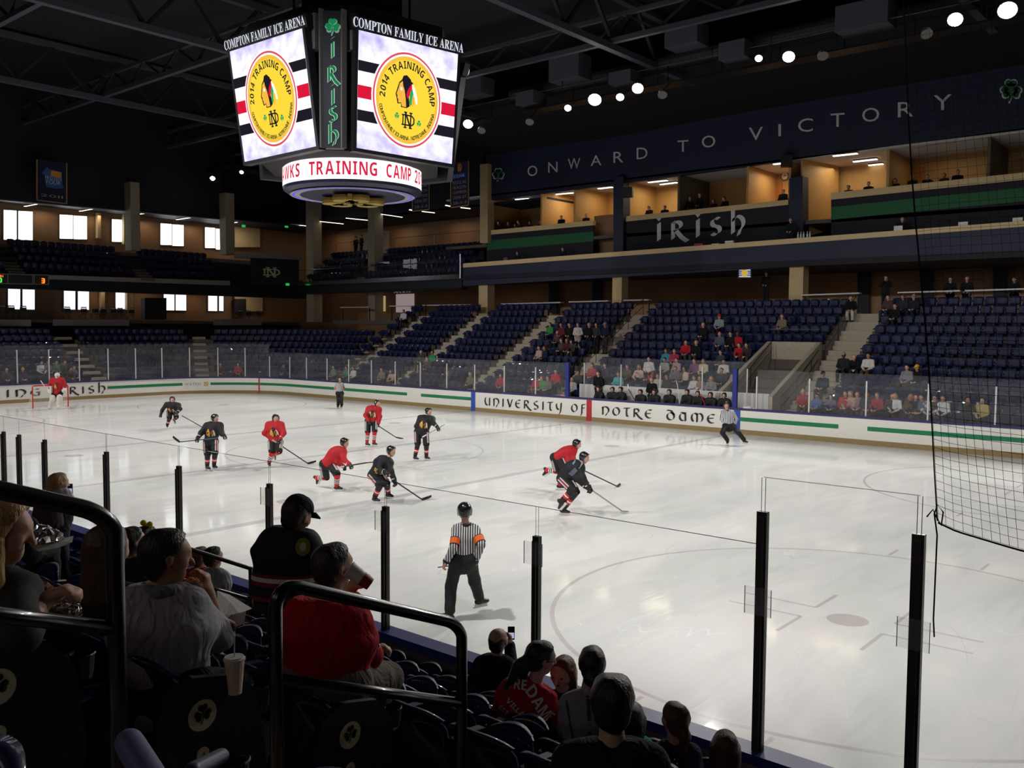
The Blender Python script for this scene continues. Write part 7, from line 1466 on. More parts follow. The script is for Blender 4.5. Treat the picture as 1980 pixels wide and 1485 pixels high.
J = skater('red-jerseyed skater facing the camera with a lifted leg', dict(head=(533.3, 810), shL=(520, 821), shR=(544, 821), elL=(511, 838), haL=(526.7, 848.5), elR=(549, 837), haR=(541, 850), hipL=(525.5, 855), hipR=(540, 855), knL=(526, 875), knR=(539.5, 873.5), anL=(520.5, 894.5), anR=(531, 879), face=(.4, -.85, -.1), s=dict(elL=-1, haL=-1, knR=-1, anR=1), toeR=(0, .5, -.8), upR=(0, .7, .5)), 'red')
stick_px('long dark stick of the skater with the lifted leg', (528, 851.5), J, 'R', (595, 896), (611, 893.5))
J = skater('red-jerseyed skater striding, second from the camera glass', dict(head=(666.7, 857.5), shL=(650, 871), shR=(663, 872), elL=(652, 893), haL=(664, 902), elR=(665, 889), haR=(677, 899), hipL=(626, 897), hipR=(640, 899), knL=(630, 923), knR=(652, 918), anL=(612, 924), anR=(651, 939.5), face=(.9, -.3, -.25), fwd=(.95, -.25, 0), s=dict(knL=1, anL=1, elL=1, haL=1), toeL=(-.5, .3, -.7), upL=(-.9, .2, .4), dsh=-.1), 'red', foot='R', crest_on=False)
stick_px('grey stick pointing behind the crouching dark skater', (656, 903.5), J, 'R', (709, 894.8), (724, 893), False, dh=.5, dt=.6)
J = skater('dark-jerseyed skater crouching low behind the glass joint', dict(head=(757, 873.5), shL=(738, 889), shR=(752, 893), elL=(733, 908), haL=(747, 914), elR=(756, 912), haR=(763.5, 932), hipL=(720, 919), hipR=(735, 920), knL=(735, 938), knR=(748, 937), anL=(724.5, 961.5), anR=(750.5, 953.5), face=(.8, -.45, -.2), fwd=(.8, -.5, 0), s=dict(knL=-1, knR=-1), dsh=-.2), 'black')
stick_px('dark stick of the crouching skater reaching along the ice', (760, 928), J, 'R', (815.5, 965.5), (834, 961.5))
J = skater('red-jerseyed skater standing upright towards the far boards', dict(head=(729.6, 781), shL=(713, 790), shR=(732.6, 791), elL=(706.5, 803), haL=(713.5, 814), elR=(735, 806), haR=(731.5, 819.5), hipL=(711.5, 814), hipR=(724.5, 815.5), knL=(711, 837), knR=(724.4, 835.6), anL=(709.5, 856), anR=(723, 855), face=(.75, -.6, -.1), fwd=(.7, -.6, 0)), 'red')
stick_px('grey stick of the upright red skater', (717.5, 814.5), J, 'R', (775.5, 852), (786.5, 851))
J = skater('dark-jerseyed skater standing with the stick blade raised', dict(head=(829, 797), shL=(813, 808.5), shR=(835.5, 810), elL=(805.5, 824), haL=(814, 841), elR=(838.5, 818), haR=(846.5, 827), hipL=(807.5, 834.5), hipR=(823, 836.5), knL=(807.5, 860), knR=(824.5, 861.5), anL=(802.5, 882.5), anR=(824.4, 881.5), face=(.7, -.65, -.05), fwd=(.7, -.65, 0)), 'black')
stick_px('pale stick with raised blade of the standing dark skater', (817.5, 844.7), J, 'R', (860, 820.7), (859.3, 809.6), False, shaft=mat('pale_shaft', srgb(168, 170, 172), .4), blade=TAPEW)
J = skater('red-jerseyed skater leaning into the duel from behind', dict(head=(1115.8, 860), shL=(1097, 872), shR=(1108, 870), elL=(1099, 891), haL=(1112, 905), elR=(1108, 890), haR=(1123, 907), hipL=(1072, 884), hipR=(1082, 887), knL=(1078, 911), knR=(1093, 909), anL=(1056, 909), anR=(1082, 937), face=(.9, -.25, -.3), fwd=(.95, -.2, 0), s=dict(knL=1, anL=1, haL=1), toeL=(-.8, .2, -.3), upL=(-.6, .1, .8)), 'red', foot='R', crest_on=False)
stick_px('black stick of the red skater in the duel', (1119, 905), J, 'R', (1193.5, 940.5), (1206.5, 933.5))
J = skater('dark-jerseyed skater bending low with the puck side of the duel', dict(head=(1130.3, 886), shL=(1110, 898), shR=(1122, 901), elL=(1114.5, 925), haL=(1135, 943), elR=(1127, 924), haR=(1140.5, 944), hipL=(1086, 925), hipR=(1098, 929), knL=(1107, 947), knR=(1113, 952), anL=(1084, 971), anR=(1089, 984), face=(.85, -.4, -.3), fwd=(.9, -.4, 0), s=dict(haL=1, anL=1), dsh=-.2, toeL=(.3, -.1, -.7), upL=(-.6, .3, .6), patch=True), 'black', foot='R', crest_on=False)
stick_px('pale stick of the bending dark skater in the duel', (1133, 940), J, 'R', (1203, 988.5), (1216, 990), shaft=mat('pale_shaft', srgb(168, 170, 172), .4), blade=mat('tan_tape', srgb(190, 180, 160), .7))
# officials
skater('linesman in striped shirt crouched before the bench end', dict(head=(1404.4, 785), shL=(1397, 797), shR=(1416.5, 797.5), elL=(1394.5, 810), haL=(1401, 820), elR=(1424, 810), haR=(1420.5, 822.5), hipL=(1403, 824), hipR=(1416, 824), knL=(1397, 837), knR=(1428, 837), anL=(1407.4, 852.5), anR=(1439.5, 851), face=(-.1, -.95, -.1), fwd=(-.1, -1, 0), s=dict(elL=1, elR=1, haL=-1, haR=-1), per=.05, toeL=(-.4, -.8, 0), toeR=(.5, -.7, 0)), 'ref', ref=True)
skater('official with orange armbands standing at the far boards', dict(head=(658, 734), shL=(651.5, 743), shR=(662, 743), elL=(648, 751), haL=(653, 759), elR=(664.5, 751), haR=(661, 759), hipL=(653.5, 760.5), hipR=(660.3, 760.5), knL=(654, 772.5), knR=(660.3, 772.5), anL=(653.8, 783.8), anR=(660.8, 783.8), face=(-.2, -.95, 0), s=dict(elL=1, elR=1), bands=True, per=.05), 'ref', ref=True)
J = skater('referee with orange armbands striding away near the camera-side glass', dict(head=(898.5, 990), shL=(884, 1024), shR=(918, 1024), elL=(878, 1058), haL=(862, 1087), elR=(931, 1053), haR=(922, 1078), hipL=(884, 1082), hipR=(908, 1082), knL=(872, 1134), knR=(918, 1124), anL=(869.5, 1186), anR=(927, 1157), face=(.05, .95, -.1), fwd=(-.1, 1, 0), s=dict(knL=1, knR=1, elL=-1, elR=-1, haL=1, haR=1, anL=1), bands=True, per=.036, toeL=(-.7, .5, 0), toeR=(.7, .5, 0)), 'ref', ref=True)
mb = MB(); a, b_ = J['haL']+V3(-.12, -.05, -.09), J['haL']+V3(.02, .1, -.07); mb.tube([tuple(a), tuple(b_)], .008, 6); tag(mb.build('whistle_lanyard_stick', BLKP), 'thin dark rod in the striding referee\'s hand', 'rod')
# goalkeeper and goal
Pg = dict(head=(110.6, 726.8), shL=(101, 735), shR=(120, 735), elL=(95.7, 744), haL=(97, 753), elR=(126, 744.4), haR=(125, 753.5), hipL=(106, 760), hipR=(116, 760), knL=(102, 772), knR=(115.5, 771), anL=(97.5, 785.5), anR=(114, 785), face=(.5, -.85, -.1), fwd=(.4, -.9, 0))
J = pose_px(Pg, 1.0, .15); o = J['pel'].copy(); o[2] = 0; gk = empty('person', tuple(o), 'goalkeeper in red jersey and white pads standing before the net', 'person')
B = head_prims(J)+torso_prims(J)+[Prim(J['neck'], J['head'], .06)]
for q in 'LR': B += arm_prims(J, q)+leg_prims(J, q)+hand_prims(*fingers_dir(J, q))
net_obj('body', SKIN, gk, B, .022, .02, origin=o); s = N(J['shR']-J['shL'])
net_obj('jersey', REDJ, gk, torso_prims(J, .08, 1.05)+arm_prims(J, 'L', .05, .9)+arm_prims(J, 'R', .05, .9), .024, .06, [], .01, origin=o)
net_obj('hockey_pants', BLKS, gk, [Prim(J['hipL'], J['knL'], .14, .12), Prim(J['hipR'], J['knR'], .14, .12), Prim(J['hipL'], J['hipR'], .16)], .024, .04, origin=o)
for q in 'LR':
    k, a = J['kn'+q], J['an'+q]; f = N(J['fwd']); k2 = k+f*.05+V3(0, 0, .12); a2 = a+f*.05-V3(0, 0, .05)
    pad = net_obj('leg_pad', WHT, gk, [Prim(k2, k, .12, .13, s, 1.15), Prim(k, a2, .13, .11, s, 1.15), Prim(a2, a2+f*.12, .1, .08, s, 1.1)], .022, .04, origin=o); skate(gk, J, q, o)
h = J['haL']; mb = MB(); mb.box(tuple(h-o), (.22, .1, .36), 0, .4); x = mb.build('blocker', WHT); x.parent = gk
net_obj('catch_glove', WHT, gk, [Prim(J['haR'], J['haR']+V3(.04, -.04, -.05), .11, .13)], .02, .03, origin=o)
f, s2, u = head_axes(J); net_obj('mask', WHT, gk, [Prim(J['head']+u*.04, J['head']-u*.07+f*.04, .135, .1)], .02, .03, origin=o)
mb = MB(); c = J['head']+f*.125-o
for k in (-.05, -.02, .01): mb.tube([c-s2*.06+u*k, c+f*.02+u*k, c+s2*.06+u*k], .006, 5)
x = mb.build('cage', mat('grey_cage', (.3, .3, .3), .3, metal=.8)); x.parent = gk
polys = [(i, dense([(x*.15, y*.15) for x, y in p], .05), None) for i, p in ((1, CREST[1][1]), (0, CREST[0][1]))]; polys = [(mi, p, fan(p)) for mi, p, _ in polys[::-1]]
decal('crest', [CRK, CRY], gk, [Prim(p.a-o, p.b-o, p.ra, p.rb, p.side, p.k) for p in torso_prims(J, .08, 1.05)], .06, J['pel']+(J['neck']-J['pel'])*.55-o, -N(J['fwd']), (0, 0, 1), polys, .014)
stick_px('pale goalkeeper stick slanting across the white pads', (79, 736.4), J, 'L', (113.5, 786.5), (118, 787), False, shaft=TAPEW, blade=TAPEW)
GX = -25.56; goal = empty('goal', (GX, 0, 0), 'red-framed hockey goal with white netting at the window end', 'goal')
GR = mat('goal_red', srgb(196, 40, 40), .4); mb = MB(); mb.tube([(GX, -.93, 0), (GX, -.93, 1.15), (GX, -.86, 1.22), (GX, .86, 1.22), (GX, .93, 1.15), (GX, .93, 0)], .034, 8); mb.build('frame', GR, goal)
mb = MB(); mb.tube([(GX, -.93, .03), (GX-.55, -1.0, .03), (GX-1.0, -.6, .03), (GX-1.1, 0, .03), (GX-1.0, .6, .03), (GX-.55, 1.0, .03), (GX, .93, .03)], .03, 6); mb.tube([(GX, -.9, 1.2), (GX-.5, -.55, 1.16), (GX-.55, 0, 1.16), (GX-.5, .55, 1.16), (GX, .9, 1.2)], .02, 6); mb.build('base_frame', WHT, goal)
mb = MB(); NB = [(GX, -.93), (GX-.55, -1.0), (GX-1.0, -.6), (GX-1.1, 0), (GX-1.0, .6), (GX-.55, 1.0), (GX, .93)]; NTp = [(GX, -.9), (GX-.3, -.72), (GX-.5, -.5), (GX-.55, 0), (GX-.5, .5), (GX-.3, .72), (GX, .9)]
def lerp_path(P_, t): t *= len(P_)-1; k = min(int(t), len(P_)-2); f = t-k; return np.array(P_[k])*(1-f)+np.array(P_[k+1])*f
for i in range(37):
    a, b_ = lerp_path(NB, i/36), lerp_path(NTp, i/36); mb.tube([(a[0], a[1], .03), (b_[0], b_[1], 1.18)], .004, 3, cap=False)
for j in range(1, 15):
    t = j/15; pts = []
    for i in range(25): a, b_ = lerp_path(NB, i/24), lerp_path(NTp, i/24); p = a*(1-t)+b_*t; pts.append((p[0], p[1], .03+1.15*t))
    mb.tube(pts, .004, 3, cap=False)
mb.build('netting', WHT, goal)
# team bench: coaches and seated players
BJ = BLKJ
tb = empty('person'); Jb = sit_joints('lean'); Jb['head'] = Jb['head']+V3(0, -.05, .02)
Bp = head_prims(Jb)+torso_prims(Jb)+[Prim(Jb['neck'], Jb['head'], .058)]
for q in 'LR': Bp += arm_prims(Jb, q)+leg_prims(Jb, q)+foot_prims(Jb, q)+hand_prims(*fingers_dir(Jb, q))
net_obj('body', SKIN, tb, Bp, .021, .018)
spb = torso_prims(Jb, .05)+arm_prims(Jb, 'L', .034)+arm_prims(Jb, 'R', .034)+[Prim(Jb['shL'], Jb['shL']+V3(-.03, 0, -.05), .1), Prim(Jb['shR'], Jb['shR']+V3(.03, 0, -.05), .1)]
net_obj('jersey', BLKJ, tb, spb, .022, .05, [], .008)
net_obj('hockey_pants', BLKS, tb, [Prim(Jb['hipL'], Jb['knL'], .12), Prim(Jb['hipR'], Jb['knR'], .12), Prim(Jb['hipL'], Jb['hipR'], .14), Prim(Jb['knL'], Jb['anL'], .08, .06), Prim(Jb['knR'], Jb['anR'], .08, .06)], .022, .04)
helmet(tb, Jb, np.zeros(3)); face_bits(Jb, tb, 1.0)
polys = [(k, dense([(x*.12, y*.12) for x, y in p], .05)) for k, p in ((0, CREST[3][1]), (1, CREST[1][1]))]; decal('crest', [CRR, CRY], tb, spb, .05, V3(0, .1, .78), (0, -.8, .5), (0, .3, 1), [(k, p, fan(p)) for k, p in polys], .012)
BN = ['first on the bench, in front of the first standing coach', 'second on the bench, turned to his neighbour', 'third on the bench beside a leaning stick', 'fourth on the bench, alone in the middle', 'fifth on the bench, before the second coach', 'sixth on the bench, with a pale stick behind', 'seventh on the bench, beside an upright stick', 'eighth on the bench, with a red stick', 'ninth on the bench, next to last', 'last on the bench by the padded post']
for k, (px, py) in enumerate(((1158.5, 752), (1182, 753), (1200.5, 753), (1237.6, 758), (1263, 758), (1293, 758), (1328.5, 758), (1348.7, 761), (1372.7, 763.5), (1398, 764.5))):
    p = YP((px, py), 15.12); c = copy_thing(tb, (p[0], 15.35, p[2]-1.16), math.pi+random.uniform(-.3, .3), 'helmeted player in black jersey, '+BN[k]); c['category'] = 'person'
for k, (px, py, lb) in enumerate(((1156.8, 722.5, 'coach in black jacket standing behind the first bench player'), (1260, 735, 'coach in black top standing mid-bench behind the players'))):
    p = YP((px, py), 15.6); person('stand', 'short', (p[0], 15.62, p[2]-1.64), math.pi, lb, BK, (26, 26, 30), 'gray' if k else 'brown')
for k, (a, b_, lb, m) in enumerate((((1215, 752), (1230, 778), 'leaning stick with white blade on the bench by the third player', SHAFT), ((1310, 745), (1315, 785), 'upright pale stick on the bench beside the sixth player', TAPEW), ((1355, 762), (1364, 785), 'red-taped stick held on the bench by the eighth player', CRR))):
    p, q = YP(a, 15.0), YP(b_, 14.9); hockey_stick(lb, q-(q-p)*.0, p, p+V3(-.05, 0, .22), shaft=m, blade=TAPEW, butt=False)
for t, used in TEMPL.values():
    for ch in list(t.children_recursive): bpy.data.objects.remove(ch)
    bpy.data.objects.remove(t)
for ch in list(tb.children_recursive): bpy.data.objects.remove(ch)
bpy.data.objects.remove(tb)
# ================================================================== the stand on the camera's side
NY = lambda k: -15.12-.81*k
NZ = lambda k: .35+.37*k
X_END, X_BEG = 21.8, 23.2
STP = mat('aisle_concrete', srgb(150, 130, 116), .9, noise=.15)
near = empty('near_stand', (20, -18, 0), 'dark concrete steps of the stand on this side of the rink', 'stand')
for k in range(10):
    y0, y1 = NY(k)+(.405 if k else .36), NY(k)-.405
    mb = MB(); mb.box((13, (y0+y1)/2, NZ(k)/2-.03), (50, y0-y1, NZ(k)+.06)); mb.build('riser', CONCD if k < 4 else STP, near)
STP = mat('aisle_concrete', srgb(150, 130, 116), .9, noise=.15)
for xa_, xb_, k0 in ((X_END+.08, X_BEG-.08, 4), (15.95, 17.0, 0)):
    for k in range(k0, 9): mb = MB(); mb.box(((xa_+xb_)/2, NY(k), NZ(k)-.04), (xb_-xa_, .8, .1)); mb.box(((xa_+xb_)/2, NY(k)-.27, NZ(k)+.09), (xb_-xa_, .27, .19)); mb.build('aisle_step', STP, near)
def seat_detail(root, pan_up=True, arm=True):
    nx, nz = 10, 8; mb = MB(); F, B_ = [], []
    for j in range(nz+1):
        v = j/nz
        for i in range(nx+1):
            u = -1+2*i/nx; z = .37+(.48-.06*abs(u)**3)*v; y = -.03-.15*v+.075*u*u*(.4+.6*v); lip = .02*max(0, (v-.88)/.12)
            F.append((.235*u, y-lip, z)); B_.append((.235*u, y-.022-lip*1.6, z-.004))
    n = nx+1; mb.add(F, [(j*n+i, j*n+i+1, (j+1)*n+i+1, (j+1)*n+i) for j in range(nz) for i in range(nx)]); mb.add(B_, [(j*n+i, (j+1)*n+i, (j+1)*n+i+1, j*n+i+1) for j in range(nz) for i in range(nx)])
    o = len(F); edge = [nz*n+i for i in range(n)]; mb.f += [(a, a+1, o+a+1, o+a) for a in edge[:-1]]; mb.m += [0]*(n-1)
    for c in (0, nx): mb.f += [(j*n+c, (j+1)*n+c, o+(j+1)*n+c, o+j*n+c) for j in range(nz)]; mb.m += [0]*nz
    x = mb.build('backrest', SEATB, smooth=True); x.parent = root
    mb = MB(); T, U_ = [], []
    for j in range(6):
        v = j/5
        for i in range(nx+1):
            u = -1+2*i/nx; w_ = .21*(1-.25*v*v)
            if pan_up: z = .42+.33*v*(1-.12*u*u); y = .07+.05*v+.03*(1-u*u); T.append((w_*u, y, z)); U_.append((w_*u, y+.045*(1-u*u*.6), z+.006))
            else: y = .0+.40*v; z = .435+.02*v-.02*(1-u*u); T.append((w_*u, y, z)); U_.append((w_*u, y, z-.04))
    for L_, rv in ((T, 0), (U_, 1)): mb.add(L_, [((j*n+i, j*n+i+1, (j+1)*n+i+1, (j+1)*n+i) if not rv else (j*n+i, (j+1)*n+i, (j+1)*n+i+1, j*n+i+1)) for j in range(5) for i in range(nx)])
    o = len(T); mb.f += [(5*n+i, 5*n+i+1, o+5*n+i+1, o+5*n+i) for i in range(nx)]; mb.m += [0]*nx
    for c in (0, nx): mb.f += [(j*n+c, (j+1)*n+c, o+(j+1)*n+c, o+j*n+c) for j in range(5)]; mb.m += [0]*5
    x = mb.build('seat_pan', SEATB, smooth=True); x.parent = root
    mb = MB(); pts = [(.26, -.14, .60), (.26, -.08, .655), (.26, .04, .665), (.26, .16, .65), (.26, .2, .62)]
    for a, b_ in zip(pts[:-1], pts[1:]): mb.bar(a, b_, .058, .035)
    mb.box((.26, .0, .42), (.03, .12, .45)); x = mb.build('armrest', SEATB); x.parent = root
    mb = MB(); mb.lathe((.26, .265, .545), [(.036, 0), (.044, .09), (.05, .095), (.046, .1), (.04, .02)], 14); x = mb.build('cup_holder', BLKP); x.parent = root
    mb = MB(); mb.box((0, -.02, .2), (.06, .08, .4)); mb.box((0, -.0, .39), (.44, .05, .05)); x = mb.build('support', BLK); x.parent = root
proto_up = empty('stadium_seat', (0, 0, 0)); seat_detail(proto_up, True); proto_dn = empty('stadium_seat', (0, 0, 0)); seat_detail(proto_dn, False)
for p_ in (proto_up, proto_dn): tag(p_, 'navy moulded stadium seat on the dark steps on this side of the rink', 'seat', 'navy seats on the camera side')
OCC = {(5, 21.55), (5, 21.03), (6, 21.55), (4, 21.55), (1, 20.99), (0, 19.95)}
used_up = used_dn = False; near_n = 0; near_bulk = MB()
def place_seat(k, x, show):
    global used_up, used_dn, near_n
    occ = any(kk == k and abs(xx-x) < .3 for kk, xx in OCC)
    if not show or near_n >= 134: seat_far_mesh(near_bulk, (x, NY(k), NZ(k)), (-1, 0), (0, 1)); return
    near_n += 1; loc = (x, NY(k), NZ(k))
    if occ:
        if not used_dn: proto_dn.location = loc; used_dn = True
        else: copy_thing(proto_dn, loc)
    else:
        if not used_up: proto_up.location = loc; used_up = True
        else: copy_thing(proto_up, loc)
for k in range(8):
    x = 21.55
    while x > 4:
        if not 15.75 < x < 17.2: place_seat(k, x, x > (17.2 if k < 2 else (17.6 if k < 5 else 18.6)))
        x -= .52
    x = 21.55+.52 if k < 4 else 23.5
    while x < 29: place_seat(k, x, x < 26 and (k < 4 or (k == 4 and x < 25.2) or (k >= 6 and x < 24.2))); x += .52
tag(near_bulk.build('stadium_seats', SEATB), 'remaining navy seats of the stand on this side of the rink', 'seats', kind='stuff')
# row end panels with shamrock discs
for k, lb in ((4, 'dark end panel with shamrock disc beside the red-sweatered man'), (5, 'dark end panel with shamrock disc under the paper cup'), (6, 'dark end panel with shamrock disc below the fair-haired woman')):
    e = empty('row_end_panel', (X_END+.03, NY(k), NZ(k)), lb, 'panel'); x0 = X_END+.03
    mb = MB(); prof = [(-.26, .04), (.22, .04), (.26, .3), (.22, .62), (.12, .74), (-.1, .79), (-.24, .74), (-.3, .4)]; n = len(prof)
    mb.add([(x0-.02, NY(k)+a, NZ(k)+b_) for a, b_ in prof]+[(x0+.02, NY(k)+a, NZ(k)+b_) for a, b_ in prof], [tuple(range(n-1, -1, -1)), tuple(range(n, 2*n))]+[(i, (i+1) % n, n+(i+1) % n, n+i) for i in range(n)]); mb.build('plate', mat('panel_navy', srgb(20, 24, 44), .5), e)
    M_ = lambda u, v, l: (x0+.022+.003*l, NY(k)-.06+u, NZ(k)+.555+v)
    mb = MB(); Art(M_, mb).circle((0, .06), .068, 0, 0, 28); mb.build('shamrock_disc', mat('disc_ivory', srgb(206, 204, 176), .5), e)
    mb = MB(); shamrock(Art(M_, mb), (0, .07), .05, 0, 1); mb.build('shamrock', mat('shamrock_dark', srgb(36, 52, 34), .6), e)
    mb = MB(); Art(M_, mb).circle((0, -.11), .03, 0, 0, 20); mb.build('number_disc', mat('disc_ivory', srgb(206, 204, 176), .5), e)
    mb = MB(); Art(M_, mb).text(str(9-k), -.007, .007, -.12, .02, 0, 1); mb.build('number', BLKP, e)
# aisle rails
def loop_rail(name, y0, y1, zt0, zt1, zb, X, label, r=.024):
    e = empty(name, (X, (y0+y1)/2, zb), label, 'railing'); s = (zt1-zt0)/(y1-y0); R_ = .11
    top = [(X, y0, zb), (X, y0, zt0-R_)]+[(X, y0+R_*(1-math.cos(t)), zt0-R_+R_*math.sin(t)+s*R_*(1-math.cos(t))) for t in np.linspace(.15, 1.57, 9)]
    top += [(X, y1-R_+R_*math.sin(t), zt1-R_*.6*(1-math.cos(t))-s*R_*(1-math.sin(t))) for t in np.linspace(0, 1.5, 9)]+[(X, y1, zt1-R_*1.1), (X, y1, zb-.4)]
    mb = MB(); mb.tube(top, r, 16); mb.build('top_rail', BLKR, e, smooth=True)
    mb = MB(); mb.tube([(X, y0, zt0-.37), (X, y1, zt1-.37)], r*.85, 12); mb.build('mid_rail', BLKR, e, smooth=True); return e
BLKR = mat('gloss_black_rail', (.010, .010, .011), .28, coat=.4)
RX = 22.5
def rail_pt(px): return XP(px, RX)
a, b_, c = rail_pt((532, 1150)), rail_pt((893, 1232)), rail_pt((535, 1272))
loop_rail('aisle_railing', a[1], b_[1], a[2]+.05, b_[2]+.06, NZ(5), RX, 'black tube railing in the aisle before the red-sweatered man', .026)
a, b_ = rail_pt((-420, 840)), rail_pt((222, 1050)); loop_rail('aisle_railing', a[1]-.05, b_[1], rail_pt((0, 968))[2]+(a[1]-.05-rail_pt((0, 968))[1])*-.43, b_[2]+.09, NZ(6), RX, 'black tube railing in the aisle before the fair-haired woman', .028)
e = empty('aisle_railing', (16.5, -15.6, .5), 'black two-bar railing down by the front row near the seated boys', 'railing')
mb = MB(); p0, p1 = XP((362, 1060), 16.5), XP((528, 1113), 16.5); d_ = np.array((0, 0, .36)); mb.tube([tuple(p0-(p1-p0)*.4), tuple(p1)], .024, 8); mb.build('top_rail', BLKR, e); mb = MB(); mb.tube([tuple(p0-(p1-p0)*.4-d_), tuple(p1-d_)], .02, 8); mb.build('mid_rail', BLKR, e)
for t in (-.3, .72, 1.0): q = p0+(p1-p0)*t; mb = MB(); mb.tube([tuple(q), (q[0], q[1], .5)], .024, 8); mb.build('post', BLKR, e)
# ---- spectators seen from behind
def fg(label, P, shirt, pants, hair, hairstyle='short', skin=SKIN, sleeves=1.0, w=1.0, cap=None, female=False, vox=.014, eyes=False, curl=.8, legs=True, scale=1.0, dr=.018, wr=.005):
    J = pose_px(P, scale, False); o = J['pel'].copy(); o[2] -= .5; e = empty('person', tuple(o), label, 'person')
    for q in 'LR':
        if 'hd'+q in P: J['hd'+q] = J['VW'](P['hd'+q])
        if 'pn'+q in P: J['pn'+q] = J['VW'](P['pn'+q])
    sp = figure_parts(e, J, o, skin, shirt, pants if legs else None, HAIR.get(hair) if hair else None, SHOE if legs else None, vox, sleeves, w, female, dr, hairstyle, cap, True, eyes, wr, curl, legs)
    return e, J, o, sp
sit_s = dict(knL=1, knR=1, anL=-1, anR=-1)
def seated(head, shL, shR, hip, t, face, arms, hipw=.18, **k):
    """pixel head, shoulders and hip centre; thighs run forward (into the picture)"""
    m = FPX/t; hx = hipw/2*m; shL = (shL[0], shL[1]+.045*m); shR = (shR[0], shR[1]+.045*m); fx = k.pop('fx', .25)*m; P = dict(head=head, shL=shL, shR=shR, hipL=(hip[0]-hx, hip[1]), hipR=(hip[0]+hx, hip[1]), knL=(hip[0]-hx+fx, hip[1]-.02*m), knR=(hip[0]+hx+fx, hip[1]-.02*m), anL=(hip[0]-hx+fx, hip[1]+.38*m), anR=(hip[0]+hx+fx, hip[1]+.38*m), t=t, face=face, s=dict(sit_s)); P.update(arms); P['s'].update(k.pop('s', {})); P.update(k); return P
DK = cloth(26, 26, 30)
# man in the pale shirt eating
e, J, o, sp = fg('man in pale short-sleeved shirt eating, seen from behind on the aisle', seated((322, 1080), (262, 1152), (362, 1150), (315, 1340), 4.1, (.86, .5, -.08), dict(elL=(285, 1270), haL=(400, 1215), elR=(424, 1232), haR=(400, 1150)), s=dict(elL=1, haL=1, elR=1, haR=-1), hdR=(-.1, .1, 1), pnR=(-1, 0, .1), dsL=-.03, dsR=.04, fx=.32), cloth(168, 166, 170), cloth(30, 32, 40), 'black', 'short', SKIN2, .5, 1.22, curl=.9)
cl = N(J['neck']-J['pel']); net_obj('collar', cloth(120, 120, 128), e, [Prim(J['neck']+V3(math.cos(t), math.sin(t), 0)*.072+cl*.045, J['neck']+V3(math.cos(t+.8), math.sin(t+.8), 0)*.072+cl*.045, .03) for t in np.arange(0, 6.3, .8)], .014, .02, origin=o)
# dark-haired woman beside him
fg('woman in black with long brown hair, back turned, beside the pale-shirted man', seated((208, 1066), (138, 1150), (258, 1146), (190, 1300), 4.45, (.35, .92, -.05), dict(elL=(110, 1230), haL=(170, 1215), elR=(262, 1232), haR=(215, 1205)), s=dict(elL=1, haL=1, elR=1, haR=1)), DK, cloth(30, 32, 40), 'brown', 'long', SKIN, 1.0, 1.05, None, True)
# fair-haired woman with food
e, J, o, sp = fg('fair-haired woman in dark patterned top holding a wrapped snack', seated((2, 1030), (-72, 1118), (38, 1122), (-20, 1310), 3.45, (.93, .3, -.16), dict(elL=(-30, 1235), haL=(78, 1168), elR=(40, 1228), haR=(88, 1160)), s=dict(elL=1, haL=1, elR=-1, haR=1), hdL=(.9, .2, .3), hdR=(.85, .2, .45), pnR=(.2, 0, -1), pnL=(.2, 0, -1)), mat('speckled_cloth', srgb(40, 42, 42), .85, noise=.9, nscale=45), cloth(30, 30, 36), 'blond', 'long', SKIN, .62, 1.0, None, True, curl=1.0)
f, s2, u2 = head_axes(J); hh = J['head']; net_obj('hair_lock', HAIR['blond'], e, [Prim(hh+s2*.085-u2*.02-f*.01, hh+s2*.1-u2*.2+f*.02, .045, .04), Prim(hh+s2*.1-u2*.2+f*.02, hh+s2*.09-u2*.38+f*.05, .04, .018), Prim(hh-f*.06-u2*.1, hh-f*.05-u2*.34, .08, .04, s2, 1.2)], .012, .02, (), .004, 60, origin=o)
# red man drinking
e, J, o, sp = fg('man in bright red sweatshirt drinking from a cup, back to the camera', seated((645, 1098), (592, 1170), (682, 1190), (628, 1318), 4.85, (.72, .66, .02), dict(elL=(640, 1215), haL=(676, 1140), elR=(708, 1268), haR=(716, 1258), anL=(612, 1440), anR=(665, 1440)), s=dict(elL=1, haL=-1, elR=1, haR=1), hdL=(.5, .3, .6), hdR=(.8, .4, .1), fx=.24), cloth(176, 22, 34), cloth(112, 104, 94), 'dark', 'short', SKIN, 1.0, 1.3, dr=.03)
h0 = J['neck']-o; mb = MB(); u_ = N(J['neck']-J['pel']); net_obj('collar', cloth(156, 18, 30), e, [Prim(J['neck']+V3(math.cos(t), math.sin(t), 0)*.075+u_*.03, J['neck']+V3(math.cos(t+.8), math.sin(t+.8), 0)*.075+u_*.03, .035) for t in np.arange(0, 6.3, .8)], .014, .02, origin=o)
